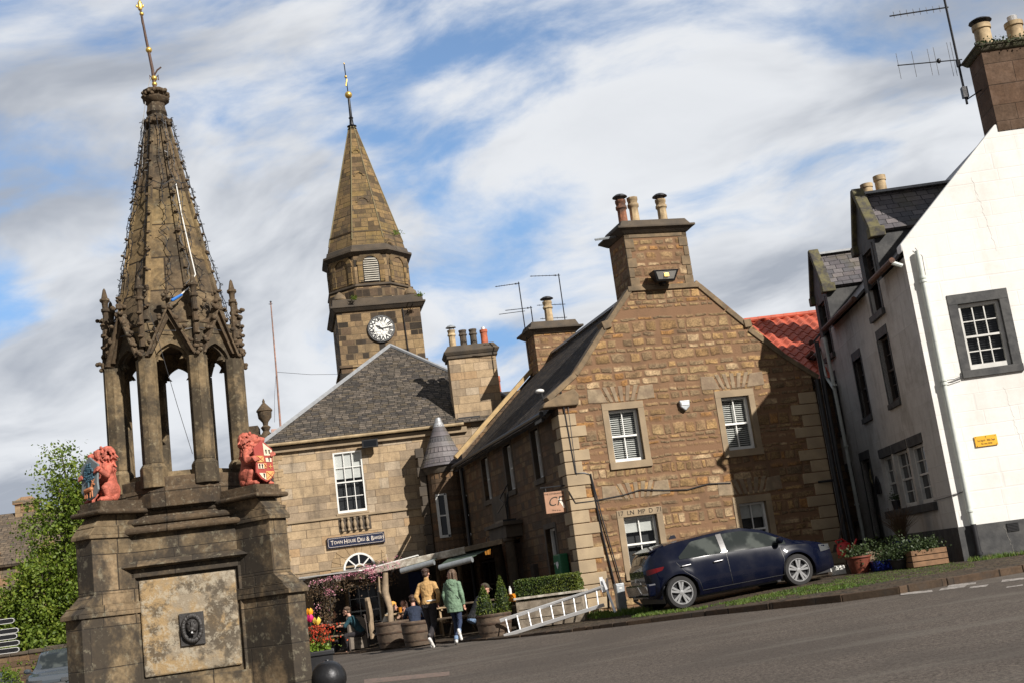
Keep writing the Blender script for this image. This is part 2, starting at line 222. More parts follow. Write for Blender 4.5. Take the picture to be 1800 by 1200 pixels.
# ---------------------------------------------------------------- mesh builder
class MB:
    def __init__(s,dz=0.0): s.v=[]; s.f=[]; s.m=[]; s.mi=0; s.dz=dz; s.T=None
    def add(s,vs,fs):
        b=len(s.v)
        for p in vs:
            if s.T: p=s.T(*p)
            s.v.append((p[0],p[1],p[2]+s.dz))
        for f in fs: s.f.append(tuple(b+i for i in f)); s.m.append(s.mi)
    def box(s,x0,x1,y0,y1,z0,z1):
        s.add([(x0,y0,z0),(x1,y0,z0),(x1,y1,z0),(x0,y1,z0),(x0,y0,z1),(x1,y0,z1),(x1,y1,z1),(x0,y1,z1)],[(3,2,1,0),(4,5,6,7),(0,1,5,4),(1,2,6,5),(2,3,7,6),(3,0,4,7)])
    def tbox(s,b,t,z0,z1):   # b,t = (x0,x1,y0,y1) rectangles at bottom / top
        s.add([(b[0],b[2],z0),(b[1],b[2],z0),(b[1],b[3],z0),(b[0],b[3],z0),(t[0],t[2],z1),(t[1],t[2],z1),(t[1],t[3],z1),(t[0],t[3],z1)],[(3,2,1,0),(4,5,6,7),(0,1,5,4),(1,2,6,5),(2,3,7,6),(3,0,4,7)])
    def beam(s,p,q,w,h,up=(0,0,1)):
        p=Vector(p);q=Vector(q);d=(q-p).normalized();up=Vector(up)
        a=d.cross(up)
        if a.length<1e-4: a=d.cross(Vector((1,0,0)))
        a.normalize();b=a.cross(d);a*=w/2;b*=h/2
        s.add([p-a-b,p+a-b,p+a+b,p-a+b,q-a-b,q+a-b,q+a+b,q-a+b],[(0,1,2,3),(7,6,5,4),(1,0,4,5),(2,1,5,6),(3,2,6,7),(0,3,7,4)])
    def slab(s,c,t):         # quad corners, thickness downwards along normal
        c=[Vector(p) for p in c]; n=(c[1]-c[0]).cross(c[-1]-c[0]).normalized()
        if n.z<0: n=-n
        k=len(c); vs=c+[p-n*t for p in c]
        s.add(vs,[tuple(range(k)),tuple(range(2*k-1,k-1,-1))]+[(i,i+k,(i+1)%k+k,(i+1)%k) for i in range(k)])
    def prism(s,pts,d0,d1,T=None):   # outline (u,z) extruded between depths
        T=T or (lambda u,d,z:(u,d,z)); k=len(pts)
        s.add([T(u,d0,z) for u,z in pts]+[T(u,d1,z) for u,z in pts],[tuple(range(k)),tuple(range(2*k-1,k-1,-1))]+[(i,i+k,(i+1)%k+k,(i+1)%k) for i in range(k)])
    def tube(s,pts,r,n=8,cap=True):
        P=[Vector(p) for p in pts]; rs=r if isinstance(r,(list,tuple)) else [r]*len(P); a=None; vs=[]
        for i,p in enumerate(P):
            d=(P[min(i+1,len(P)-1)]-P[max(i-1,0)])
            d=d.normalized() if d.length>1e-9 else Vector((0,0,1))
            if a is None: a=d.orthogonal().normalized()
            else: a=(a-d*a.dot(d)); a=a.normalized() if a.length>1e-6 else d.orthogonal().normalized()
            b=d.cross(a)
            vs+=[p+(a*math.cos(2*PI*j/n)+b*math.sin(2*PI*j/n))*rs[i] for j in range(n)]
        fs=[(i*n+j,i*n+(j+1)%n,(i+1)*n+(j+1)%n,(i+1)*n+j) for i in range(len(P)-1) for j in range(n)]
        if cap: fs+=[tuple(range(n-1,-1,-1)),tuple((len(P)-1)*n+j for j in range(n))]
        s.add(vs,fs)
    def lathe(s,c,prof,n=16,rot=0.0,sx=1,sy=1):   # prof list of (r,z)
        vs=[];k=len(prof)
        for r,z in prof: vs+=[(c[0]+sx*r*math.cos(rot+2*PI*j/n),c[1]+sy*r*math.sin(rot+2*PI*j/n),c[2]+z) for j in range(n)]
        fs=[(i*n+j,i*n+(j+1)%n,(i+1)*n+(j+1)%n,(i+1)*n+j) for i in range(k-1) for j in range(n)]
        fs+=[tuple(range(n-1,-1,-1)),tuple((k-1)*n+j for j in range(n))]
        s.add(vs,fs)
    def ell(s,c,r,rot=None,n=12,m=8):
        if not isinstance(r,(tuple,list)): r=(r,r,r)
        c=Vector(c);vs=[]
        for i in range(1,m):
            t=PI*i/m
            for j in range(n):
                p=Vector((r[0]*math.sin(t)*math.cos(2*PI*j/n),r[1]*math.sin(t)*math.sin(2*PI*j/n),r[2]*math.cos(t)))
                if rot is not None: p=rot@p
                vs.append(c+p)
        a=Vector((0,0,r[2]));b=Vector((0,0,-r[2]))
        if rot is not None: a=rot@a;b=rot@b
        vs+=[c+a,c+b]; N=len(vs)
        fs=[(i*n+j,(i+1)*n+j,(i+1)*n+(j+1)%n,i*n+(j+1)%n) for i in range(m-2) for j in range(n)]
        fs+=[(N-2,j,(j+1)%n) for j in range(n)]+[(N-1,(m-2)*n+(j+1)%n,(m-2)*n+j) for j in range(n)]
        s.add(vs,fs)
    def cap(s,p,q,r0,r1,n=10):   # capsule
        p=Vector(p);q=Vector(q);d=(q-p); L=d.length; d=d.normalized() if L>1e-6 else Vector((0,0,1))
        pts=[];rs=[]
        for t in (.98,.8,.5,.2): pts.append(p-d*r0*t); rs.append(max(r0*math.sqrt(1-t*t),.001))
        pts.append(p);rs.append(r0);pts.append(q);rs.append(r1)
        for t in (.2,.5,.8,.98): pts.append(q+d*r1*t); rs.append(max(r1*math.sqrt(1-t*t),.001))
        s.tube(pts,rs,n)
    def leaves(s,pts,size,rnd,up=.3):
        for p in pts:
            a=Vector((rnd.gauss(0,1),rnd.gauss(0,1),rnd.gauss(0,1)+up)).normalized(); b=a.orthogonal().normalized()
            b=Matrix.Rotation(rnd.random()*6.28,3,a)@b; c=a.cross(b); z=size*rnd.uniform(.6,1.3)
            p=Vector(p); s.add([p-b*z*.5,p+c*z*.32,p+b*z*.5,p-c*z*.32],[(0,1,2,3)])
    def build(s,name,mats,parent=None,smooth=False,bevel=0,loc=None,rot=None,uv=True,jit=0):
        me=bpy.data.meshes.new(name)
        me.from_pydata([tuple(p) for p in s.v],[],s.f)
        for m in (mats if isinstance(mats,(list,tuple)) else [mats]): me.materials.append(M[m] if isinstance(m,str) else m)
        me.polygons.foreach_set('material_index',s.m)
        if uv and len(s.f)<30000:
            ul=me.uv_layers.new(name='UVMap'); dat=[0.0]*(2*len(me.loops)); Z=Vector((0,0,1))
            for p in me.polygons:
                n=p.normal
                if abs(n.z)>.97: t=Vector((1,0,0));b=Vector((0,1,0))
                else: t=Z.cross(n).normalized(); b=n.cross(t)
                for li in p.loop_indices:
                    c=me.vertices[me.loops[li].vertex_index].co; dat[2*li]=c.dot(t); dat[2*li+1]=c.dot(b)
            ul.data.foreach_set('uv',dat)
        if smooth:
            me.polygons.foreach_set('use_smooth',[True]*len(me.polygons)); me.set_sharp_from_angle(angle=R_(42))
        o=bpy.data.objects.new(name,me); COL.objects.link(o)
        if parent: o.parent=parent
        if loc is not None: o.location=loc
        if rot is not None: o.rotation_euler=rot
        if bevel:
            b=o.modifiers.new('bevel','BEVEL'); b.width=bevel; b.segments=2; b.limit_method='ANGLE'; b.angle_limit=R_(35)
        me.update(); return o
def tag(o,label=None,cat=None,group=None,kind=None):
    for k,v in (('label',label),('category',cat),('group',group),('kind',kind)):
        if v: o[k]=v
    return o
def root(name,loc,rz=0,label=None,cat=None,group=None):
    o=bpy.data.objects.new(name,None); COL.objects.link(o); o.location=loc; o.rotation_euler=(0,0,rz); o.empty_display_size=.3
    return tag(o,label,cat,group)
def copy_tree(o,parent=None):
    c=o.copy(); COL.objects.link(c); c.parent=parent
    for ch in list(o.children): copy_tree(ch,c)
    return c
def organic(name,mb,mat,parent,voxel=.012,it=2,fac=.5):
    o=mb.build(name,mat,parent,uv=False); r=o.modifiers.new('remesh','REMESH'); r.mode='VOXEL'; r.voxel_size=voxel; r.use_smooth_shade=True
    sm=o.modifiers.new('smooth','SMOOTH'); sm.iterations=it; sm.factor=fac; return o
def text(name,body,size,mat,parent,mw,extrude=.003,align='CENTER',shear=0,sx=1.0,bold=0):
    cu=bpy.data.curves.new('t','FONT'); cu.body=body; cu.size=size; cu.extrude=extrude; cu.align_x=align; cu.align_y='CENTER'; cu.shear=shear; cu.offset=bold
    to=bpy.data.objects.new('t',cu); COL.objects.link(to); dg=bpy.context.evaluated_depsgraph_get()
    me=bpy.data.meshes.new_from_object(to.evaluated_get(dg)); bpy.data.objects.remove(to)
    me.transform(mw@Matrix.Scale(sx,4,(1,0,0))); me.materials.clear(); me.materials.append(M[mat] if isinstance(mat,str) else mat)
    o=bpy.data.objects.new(name,me); COL.objects.link(o); o.parent=parent; return o
def facing(p,rz=0.0,side=False):     # text plane facing -y (or -x when side)
    m=Matrix.Translation(p)@Matrix.Rotation((-PI/2 if side else 0),4,'Z')@Matrix.Rotation(PI/2,4,'X')@Matrix.Rotation(rz,4,'Z')
    return m
FR=lambda u,d,z:(u,d,z)
SI=lambda u,d,z:(d,u,z)
def wall(mb,T,u0,u1,z0,z1,ops,rev=.18,top=None):
    us=sorted({u0,u1,*[o[0] for o in ops],*[o[1] for o in ops]}); zs=sorted({z0,z1,*[o[2] for o in ops],*[o[3] for o in ops]})
    for a,b in zip(us,us[1:]):
        for c,d in zip(zs,zs[1:]):
            mu,mz=(a+b)/2,(c+d)/2
            if any(o[0]<mu<o[1] and o[2]<mz<o[3] for o in ops): continue
            mb.add([T(a,0,c),T(b,0,c),T(b,0,d),T(a,0,d)],[(0,1,2,3)])
    for a,b,c,d in ops:
        for q in (((a,c),(b,c)),((b,c),(b,d)),((b,d),(a,d)),((a,d),(a,c))):
            (p0,p1),(p2,p3)=q; mb.add([T(p0,0,p1),T(p2,0,p3),T(p2,rev,p3),T(p0,rev,p1)],[(0,1,2,3)])
    if top: mb.add([T(u,0,z) for u,z in top],[tuple(range(len(top)))])
def bx(mb,T,u0,u1,d0,d1,z0,z1):
    p=T(u0,d0,z0);q=T(u1,d1,z1); mb.box(min(p[0],q[0]),max(p[0],q[0]),min(p[1],q[1]),max(p[1],q[1]),z0,z1)
def window(par,T,dz,u0,u1,z0,z1,dep=.14,cols=2,rt=1,rb=1,mat='white',sur=0,smat='trim',proud=.02,sill=.1,blind=None,fw=.05,label=None,bmat='whited'):
    f=MB(dz); w=u1-u0
    for a,b,c,d in ((u0,u1,z1-fw,z1),(u0,u1,z0,z0+fw*1.6),(u0,u0+fw,z0+fw*1.6,z1-fw),(u1-fw,u1,z0+fw*1.6,z1-fw)): bx(f,T,a,b,dep-.05,dep+.05,c,d)
    zm=(z0+z1)/2; bx(f,T,u0+fw,u1-fw,dep-.03,dep+.03,zm-.022,zm+.022)
    for zz0,zz1,rows,dd in ((z0+fw*1.6,zm-.022,rb,.012),(zm+.022,z1-fw,rt,-.012)):
        for i in range(1,cols): x=u0+fw+(w-2*fw)*i/cols; bx(f,T,x-.012,x+.012,dep+dd-.014,dep+dd+.014,zz0,zz1)
        for j in range(1,rows): z=zz0+(zz1-zz0)*j/rows; bx(f,T,u0+fw,u1-fw,dep+dd-.010,dep+dd+.010,z-.011,z+.011)
    o=f.build('window',mat,par)
    if label: o['label']=label
    g=MB(dz); g.add([T(u0+.01,dep+.02,z0+.01),T(u1-.01,dep+.02,z0+.01),T(u1-.01,dep+.02,z1-.01),T(u0+.01,dep+.02,z1-.01)],[(0,1,2,3)])
    g.build('pane','glass' if blind else 'glassd',o)
    if blind:
        b=MB(dz); b.mi=1; b.add([T(u0,dep+.16,z0),T(u1,dep+.16,z0),T(u1,dep+.16,z1),T(u0,dep+.16,z1)],[(0,1,2,3)]); b.mi=0  # black backing sheet stands for the unlit room
        kind=blind
        if kind=='venetian':
            z=z0+.03
            while z<z1-.03: b.add([T(u0+.03,dep+.06,z),T(u1-.03,dep+.06,z),T(u1-.03,dep+.085,z+.026),T(u0+.03,dep+.085,z+.026)],[(0,1,2,3)]); z+=.05
        else:
            fr=float(kind); b.add([T(u0+.02,dep+.035,z1-(z1-z0)*fr),T(u1-.02,dep+.035,z1-(z1-z0)*fr),T(u1-.02,dep+.035,z1),T(u0+.02,dep+.035,z1)],[(0,1,2,3)])
        b.build('blind',[bmat,'black'],o)
    if sur:
        s=MB(dz); lt=sur*1.1
        for a,b2,c,d in ((u0-sur,u1+sur,z1,z1+lt),(u0-sur,u0,z0,z1),(u1,u1+sur,z0,z1)): bx(s,T,a,b2,-proud,dep*.9,c,d)
        s.build('surround',smat,o,bevel=.008)
    if sill:
        s=MB(dz); bx(s,T,u0-(sur or .06),u1+(sur or .06),-proud-.035,dep,z0-sill,z0); s.build('sill',smat,o,bevel=.008)
    return o
def pot(mb,c,h,r,kind=0):
    if kind==0: pr=[(r*1.25,0),(r*1.2,.07*h),(r*.95,.14*h),(r*.9,.6*h),(r*.92,.66*h),(r*1.15,.7*h),(r*1.15,.76*h),(r*.95,.8*h),(r*1.0,.9*h),(r*1.1,.92*h),(r*1.1,h),(r*.8,h),(r*.75,h-.08)]
    else: pr=[(r*1.05,0),(r*.97,.1*h),(r*.93,.8*h),(r*1.08,.82*h),(r*1.08,h),(r*.85,h),(r*.8,h-.08)]
    mb.lathe(c,pr,8 if kind==0 else 16)
def cowl(mb,c,r):
    for a in range(3): t=a*2.1; mb.tube([(c[0]+r*.7*math.cos(t),c[1]+r*.7*math.sin(t),c[2]-.05),(c[0]+r*.9*math.cos(t),c[1]+r*.9*math.sin(t),c[2]+.1)],.012,5)
    mb.lathe((c[0],c[1],c[2]+.08),[(r*1.5,0),(r*1.45,.02),(r*.9,.07),(r*.2,.1)],14)
def aerial(name,label,base,h,boom,bz,els,tilt=(0,0),lean=0.0,mat='iron',elh=.12,horiz=False,extra=None):
    r=root(name,base,0,label,'aerial','television aerials on the chimneys')
    m=MB(); top=(lean,0,h); m.tube([(0,0,0),top],.018,6); m.build('mast',mat,r)
    b=MB(); d=Vector(boom); p=Vector((lean*bz/h,0,bz)); b.tube([p-d*.05,p+d],.012,5)
    n=els
    for i in range(n):
        q=p+d*(i+.5)/n; e=Vector((0,elh,0)) if horiz else Vector((.05*elh,0,elh*(1 if i else 1.4)))
        b.tube([q-e,q+e],.006,4)
    b.ell(p+d*.12,(.03,.03,.03)); b.build('antenna',mat,r)
    if extra:
        b=MB()
        for (z,dd,n) in extra:
            d=Vector(dd); p=Vector((lean*z/h,0,z)); b.tube([p-d*.1,p+d],.011,5)
            for i in range(n): q=p+d*(i+.5)/n; e=Vector((.0,elh*.7,elh*.5)); b.tube([q-e,q+e],.006,4)
        b.build('second_antenna',mat,r)
    return r
# ================================================================ GROUND
def g(x,y):
    X=max(-25,min(25,x)); return -1.08+.045*min(X,5.5)+.008*max(0,X-5.5)+(.032*(X+6) if X<-6 else 0)+.024*max(-30,min(20,y-26))
def ground():
    xs=[-900,-300,-100,-60,-40,-30,-25,-20,-16,-13,-10,-8,-6,-4,-2,0,3,6,10,15,20,25,40,100,300,900]; ys=[-300,-100,-40,-4,2,8,12,16,20,24,28,32,36,40,46,60,100,300,1200]
    m=MB(); m.add([(x,y,g(x,y)) for y in ys for x in xs],[(j*len(xs)+i,j*len(xs)+i+1,(j+1)*len(xs)+i+1,(j+1)*len(xs)+i) for j in range(len(ys)-1) for i in range(len(xs)-1)])
    tag(m.build('road','asphalt'),kind='structure')
ground()
KP=[(-16,44.5,.02),(-9,37.6,.02),(-5.64,32.11,.03),(-4.77,30.81,.03),(-2.83,29.31,.03),(-1.21,26.72,.035),(.2,25.21,.05),(1.5,24.0,.07),(2.9,22.87,.09),(3.9,21.8,.10),(4.95,20.77,.10),(5.82,20.35,.11),(6.75,20.72,.12),(8.27,21.3,.12),(14,22.5,.12),(24,24,.12)]
def pavement():
    m=MB()
    for (x0,y0,h0),(x1,y1,h1) in zip(KP,KP[1:]):
        m.add([(x0,y0+.16,g(x0,y0+.16)+h0),(x1,y1+.16,g(x1,y1+.16)+h1),(x1+.5,46,g(x1,46)+h1),(x0+.5,46,g(x0,46)+h0)],[(0,1,2,3)])
    tag(m.build('pavement','setts'),kind='structure')
    rd=random.Random(5); k=MB()
    for i,((x0,y0,h0),(x1,y1,h1)) in enumerate(zip(KP,KP[1:])):
        p=Vector((x0,y0,0));q=Vector((x1,y1,0));L=(q-p).length; n=max(1,int(L/(1.0 if i>6 else .35)))
        for j in range(n):
            a=p.lerp(q,j/n);b=p.lerp(q,(j+1)/n); e=(b-a).normalized()*.008; nn=Vector((-e.y,e.x,0)).normalized()*.17; dh=rd.uniform(-.006,.01)
            ha=h0+(h1-h0)*j/n+dh+.008; hb=h0+(h1-h0)*(j+1)/n+dh+.008; a=a+e;b=b-e
            o=nn*rd.uniform(-.08,.08)
            vs=[(v.x,v.y,g(v.x,v.y)+hh) for v,hh in ((a+o,-.1),(b+o,-.1),(b+nn,-.1),(a+nn,-.1),(a+o,ha),(b+o,hb),(b+nn,hb),(a+nn,ha))]
            k.add(vs,[(3,2,1,0),(4,5,6,7),(0,1,5,4),(1,2,6,5),(2,3,7,6),(3,0,4,7)])
    tag(k.build('kerb','kerb',bevel=.012),kind='structure')
    # worn road markings
    mk=MB()
    for pts in (((1583,1045),(1640,1039),(1638,1036),(1583,1041)),((1650,1037),(1695,1031),(1700,1027),(1655,1033)),((1703,1033),(1733,1030),(1738,1026),(1706,1030)),((1665,1031),(1715,1025),(1716,1022),(1668,1027)),((1768,1032),(1798,1028),(1798,1026),(1770,1030)),((1760,1022),(1800,1017),(1800,1014),(1762,1018))):
        vs=[]
        for px,py in pts:
            d=at(px,py,1.0); t=20.
            for _ in range(80): t+=(d.z*t-g(d.x*t,t)-.004)/(.03-d.z)*.5
            vs.append((d.x*t,t,g(d.x*t,t)+.004))
        mk.add(vs,[(0,1,2,3)])
    tag(mk.build('road_marking',M['wmark']),kind='structure')
    mk=MB(); vs=[]
    for px,py in ((640,1201),(790,1186),(790,1179),(640,1193)):
        d=at(px,py,1.0); t=16.
        for _ in range(80): t+=(d.z*t-g(d.x*t,t)-.004)/(.03-d.z)*.5
        vs.append((d.x*t,t,g(d.x*t,t)+.004))
    mk.add(vs,[(0,1,2,3)]); tag(mk.build('tan_road_patch',M['tanp']),kind='structure')
def wornmat(name,col,thr):
    m,k=newm(name); v=k.n('ShaderNodeTexCoord').outputs['Object']
    n=k.noise(v,14,6,.8).outputs[0]; c=k.mix(k.ss(n,thr,thr+.08),col,(.10,.086,.073)); fin(k,c,.9,n,.3,.01); return m
M['wmark']=wornmat('worn_white_marking',(.34,.31,.28),.50); M['tanp']=wornmat('tan_patch',(.19,.13,.10),.50)
pavement()
def grass_on(name,poly,n,h,seed,off=.1,mat='grassb',w=.012):
    rd=random.Random(seed); m=MB(); xs=[p[0] for p in poly]; ys=[p[1] for p in poly]
    def inside(x,y):
        c=False;j=len(poly)-1
        for i in range(len(poly)):
            xi,yi=poly[i];xj,yj=poly[j]
            if (yi>y)!=(yj>y) and x<(xj-xi)*(y-yi)/(yj-yi)+xi: c=not c
            j=i
        return c
    k=0
    while k<n:
        x=rd.uniform(min(xs),max(xs));y=rd.uniform(min(ys),max(ys)); k+=1
        if not inside(x,y) or noise.noise(Vector((x*1.7,y*2.6,seed)))<-.16-.1*rd.random(): continue
        z=g(x,y)+off; hh=h*rd.uniform(.4,1.2); a=rd.random()*6.28; dx,dy=math.cos(a)*w,math.sin(a)*w; lx,ly=rd.gauss(0,.35)*hh,rd.gauss(0,.35)*hh
        m.add([(x-dx,y-dy,z-.01),(x+dx,y+dy,z-.01),(x+lx,y+ly,z+hh)],[(0,1,2)])
    return tag(m.build(name,mat,uv=False),kind='stuff')
tag(grass_on('grass',[(1.64,24.6),(3.55,22.85),(5.26,22.0),(6.72,22.1),(7.92,22.6),(8.5,24.4),(8.3,25.4),(6.3,25.6),(5.6,24.6),(2.9,23.9),(1.9,25.7)],21000,.04,3),'short green grass verge growing between the setts in front of the blue car','grass')
tag(grass_on('grass',[(1.0,26.2),(1.9,25.3),(2.3,26.2),(1.3,27.9),(.7,27.7)],2500,.10,4),'tuft of grass and weeds at the foot of the rubble house corner','grass')
# ================================================================ FOUNTAIN
def fountain():
    F=root('stone_fountain',(-3.64,12.61,-1.65),R_(13),'dark stained Gothic stone fountain with an open arcade and tall crocketed spire','fountain')
    D=1.65; rd=random.Random(11)
    b=MB(D); b.box(-.66,.66,-.645,.66,-1.65,.62)
    # frame around the recessed panel
    for a in ((-.66,-.49,-.75,.60),(.49,.66,-.75,.60)): b.box(a[0],a[1],-.69,-.645,a[2],a[3])
    b.box(-.66,.66,-.69,-.645,.535,.62); b.box(-.66,.66,-.71,-.645,-1.65,-.47)
    b.box(-.80,.80,-.80,.80,-1.65,-1.2)
    b.build('pedestal','fount',F,bevel=.008)
    p=MB(D); p.tbox((-.462,.462,-.6749,-.64),(-.462,.462,-.6749,-.64),-.42,.505); p.build('panel',M['fpanel'],F,bevel=.02)
    # lion mask
    k=MB(D); k.mi=0
    for x0,x1,z0,z1 in ((-.10,.13,-.17,.14),): k.box(x0,x1,-.70,-.665,z0,z1)
    for i in range(60):
        t=i/60*2*PI; rx,rz=.085,.12; k.ell((.015+rx*math.cos(t),-.715-.01*rd.random(),-.01+rz*math.sin(t)),(.022,.02,.026),n=7,m=5)
    k.ell((.015,-.715,.01),(.062,.045,.072)); k.ell((.015,-.76,-.02),(.03,.03,.026)); k.ell((.015,-.755,.02),(.014,.02,.04))
    for s in (-1,1): k.ell((.015+s*.028,-.748,.035),(.012,.01,.009)); k.ell((.015+s*.02,-.76,-.03),(.02,.02,.016)); k.ell((.015+s*.03,-.745,.05),(.02,.016,.009)); k.ell((.015+s*.06,-.72,.07),(.018,.015,.02))
    k.ell((.015,-.745,-.062),(.028,.022,.014)); k.tube([(.015,-.74,-.045),(.015,-.785,-.05)],.012,8)
    k.build('lion_mask',M['ironstone'],F,smooth=True)
    s=MB(D); s.tube([(.015,-.78,-.05),(.015,-.80,-.05)],.009,8); s.build('water_spout','alu',F)
    # hood, frieze, cornice, stepped top
    c=MB(D); c.tbox((-.67,.67,-.70,.70),(-.73,.73,-.78,.78),.62,.64); c.tbox((-.73,.73,-.78,.78),(-.66,.66,-.68,.68),.64,.70)
    c.box(-.655,.655,-.67,.67,.70,.98)
    c.build('hood_mould','fount',F,bevel=.006)
    c=MB(D)
    for z,r,e in ((.985,.035,.72),(1.075,.035,.665),(1.16,.025,.60)):
        for q in (((-e,-e),(e,-e)),((e,-e),(e,e)),((e,e),(-e,e)),((-e,e),(-e,-e))):
            c.cap((q[0][0],q[0][1],z),(q[1][0],q[1][1],z),r,r,10)
    c.tbox((-.70,.70,-.70,.70),(-.645,.645,-.645,.645),.99,1.07); c.tbox((-.645,.645,-.645,.645),(-.60,.60,-.60,.60),1.07,1.15); c.tbox((-.60,.60,-.60,.60),(-.62,.62,-.62,.62),1.15,1.25)
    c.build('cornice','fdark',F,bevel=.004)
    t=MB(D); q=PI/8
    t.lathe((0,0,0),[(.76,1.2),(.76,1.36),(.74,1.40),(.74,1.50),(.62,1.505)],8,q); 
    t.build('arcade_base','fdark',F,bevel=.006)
    # diagonal buttresses
    for i,(sx,sy) in enumerate(((-1,-1),(1,-1),(1,1),(-1,1))):
        b=MB(D); e=Vector((sx,sy,0)).normalized(); n=Vector((-e.y,e.x,0)); w=.12
        def pr(d0,d1,z0,z1,d2=None,ww=w):
            d2=d1 if d2 is None else d2
            P=[e*d0-n*ww,e*d1-n*ww,e*d1+n*ww,e*d0+n*ww]; Q=[e*d0-n*ww,e*d2-n*ww,e*d2+n*ww,e*d0+n*ww]
            b.add([(p.x,p.y,z0) for p in P]+[(p.x,p.y,z1) for p in Q],[(3,2,1,0),(4,5,6,7),(0,1,5,4),(1,2,6,5),(2,3,7,6),(3,0,4,7)])
        pr(.5,1.46,-1.65,.20); pr(.5,1.50,.20,.24,1.50,w+.022); pr(.5,1.50,.24,.30,1.425,w+.022); pr(.5,1.435,.298,.31,1.43,w+.024); pr(.5,1.42,.31,.41,1.30,w+.001)
        pr(.5,1.30,.41,.94); pr(.5,1.335,.94,.975,1.335,w+.022); pr(.5,1.335,.975,1.05,1.27,w+.022); pr(.5,1.28,1.049,1.06,1.275,w+.024); pr(.5,1.27,1.06,1.17,1.16,w+.001)
        b.build('buttress','fount',F,bevel=.006)
        b=MB(D)
        def pr2(d1,ww,z0,z1,k=0):
            P=[e*.55-n*ww,e*d1-n*ww,e*(d1+.0)+n*ww,e*.55+n*ww]; b.add([(p.x,p.y,z0) for p in P]+[(p.x,p.y,z1) for p in P],[(3,2,1,0),(4,5,6,7),(0,1,5,4),(1,2,6,5),(2,3,7,6),(3,0,4,7)])
        pr2(1.25,.20,1.17,1.21); pr2(1.22,.175,1.21,1.25); pr2(1.20,.16,1.25,1.30)
        for s in (-1,1): b.cap(e*.6+n*.2*s+Vector((0,0,1.19)),e*1.25+n*.2*s+Vector((0,0,1.19)),.026,.026,8)
        b.cap(e*1.25-n*.2+Vector((0,0,1.19)),e*1.25+n*.2+Vector((0,0,1.19)),.026,.026,8)
        b.build('buttress_cap','fdark',F,bevel=.004)
    R=.66; V=[Vector((R*math.cos(q+k*PI/4),R*math.sin(q+k*PI/4),0)) for k in range(8)]
    for k in range(8):
        v=V[k]; a=q+k*PI/4; c=MB(D)
        # chamfered clustered column
        def col(r,z0,z1,r2=None):
            r2=r2 or r; c.lathe((v.x,v.y,0),[(r,z0),(r2,z1)],8,a+PI/8)
        col(.135,1.40,1.60); col(.135,1.60,1.645,.105); col(.105,1.645,2.72)
        d=v.normalized(); c.beam(v*1.0+d*.075+Vector((0,0,1.64)),v+d*.075+Vector((0,0,2.75)),.07,.06,(d.x,d.y,0))
        c.build('column','fcol',F,bevel=.006)
    for k in range(8):
        A,B=V[k],V[(k+1)%8]; mid=(A+B)/2; out=mid.normalized(); t=(B-A).normalized(); L=(B-A).length
        def P(u,d,z): return mid+t*u-out*d+Vector((0,0,z))
        # weathered sill
        s=MB(D); s.add([P(-L/2,-.07,1.42),P(L/2,-.07,1.42),P(L/2,.14,1.42),P(-L/2,.14,1.42),P(-L/2+.08,.03,1.56),P(L/2-.08,.03,1.56),P(L/2-.08,.12,1.56),P(-L/2+.08,.12,1.56)],[(3,2,1,0),(4,5,6,7),(0,1,5,4),(1,2,6,5),(2,3,7,6),(3,0,4,7)])
        s.build('sill','fcol',F)
        # arch panel with pointed opening + cusps
        m=MB(D); hw=L/2-.085; N=9; arch=[]
        for i in range(N+1):      # pointed arch: from left springing to apex
            th=i/N*R_(62); r=hw*1.9; cx=-hw+r; arch.append((cx-r*math.cos(th),2.70+r*math.sin(th)*.62*1.0))
        ax=[(min(u,0),z) for u,z in arch]; ax[-1]=(0,ax[-1][1]); zt=ax[-1][1]
        left=ax; right=[(-u,z) for u,z in ax[::-1]]
        curve=left+right[1:]
        for d0,d1,sc in ((-.02,.10,1.0),(.02,.06,.80)):
            cur=[(u*sc if sc<1 else u,2.70+(z-2.70)*(1 if sc==1 else .86)) for u,z in curve]
            top=3.12 if sc==1 else None
            for i in range(len(cur)-1):
                (ua,za),(ub,zb)=cur[i],cur[i+1]
                if sc==1: fa,fb=(ua,3.1),(ub,3.1)
                else: fa,fb=curve[i],curve[i+1]
                m.add([P(ua,d0,za),P(ub,d0,zb),P(fb[0],d0,fb[1]),P(fa[0],d0,fa[1]),P(ua,d1,za),P(ub,d1,zb),P(fb[0],d1,fb[1]),P(fa[0],d1,fa[1])],[(0,1,2,3),(7,6,5,4),(0,4,5,1)])
        for s0 in (-1,1):
            m.add([P(s0*hw,-.02,2.70),P(s0*L/2,-.02,2.70),P(s0*L/2,-.02,3.1),P(s0*hw,-.02,3.1),P(s0*hw,.1,2.70),P(s0*L/2,.1,2.70),P(s0*L/2,.1,3.1),P(s0*hw,.1,3.1)],[(0,1,2,3),(7,6,5,4),(0,4,5,1)])
        # cusps
        for s0 in (-1,1):
            for (uu,zz,du,dz2) in ((.92,2.76,-.085,-.05),(.86,2.80,-.06,.03),(.55,2.93,-.035,-.065),(.42,2.965,.0,-.03)):
                a0=Vector((s0*hw*uu,0,zz)); m.prism([(a0.x,zz-.035),(a0.x+s0*du*.9,zz+dz2),(a0.x,zz+.045)],.02,.06,P)
        m.build('arch','fcol',F)
        # gable moulding
        m=MB(D); zp=3.26; zb=2.74
        m.prism([(-L/2+.02,zb+.03),(0,zp-.05),(L/2-.02,zb+.03),(L/2-.07,zb+.03),(0,zp-.14),(-L/2+.07,zb+.03)],-.075,-.02,P)
        m.prism([(-L/2,zb),(0,zp),(L/2,zb),(L/2-.03,zb),(0,zp-.045),(-L/2+.03,zb)],-.115,.0,P)
        m.prism([(-.2,3.08),(0,zp-.09),(.2,3.08)],-.03,.05,P)
        gm=m.build('gable_moulding','fdark',F,bevel=.003)
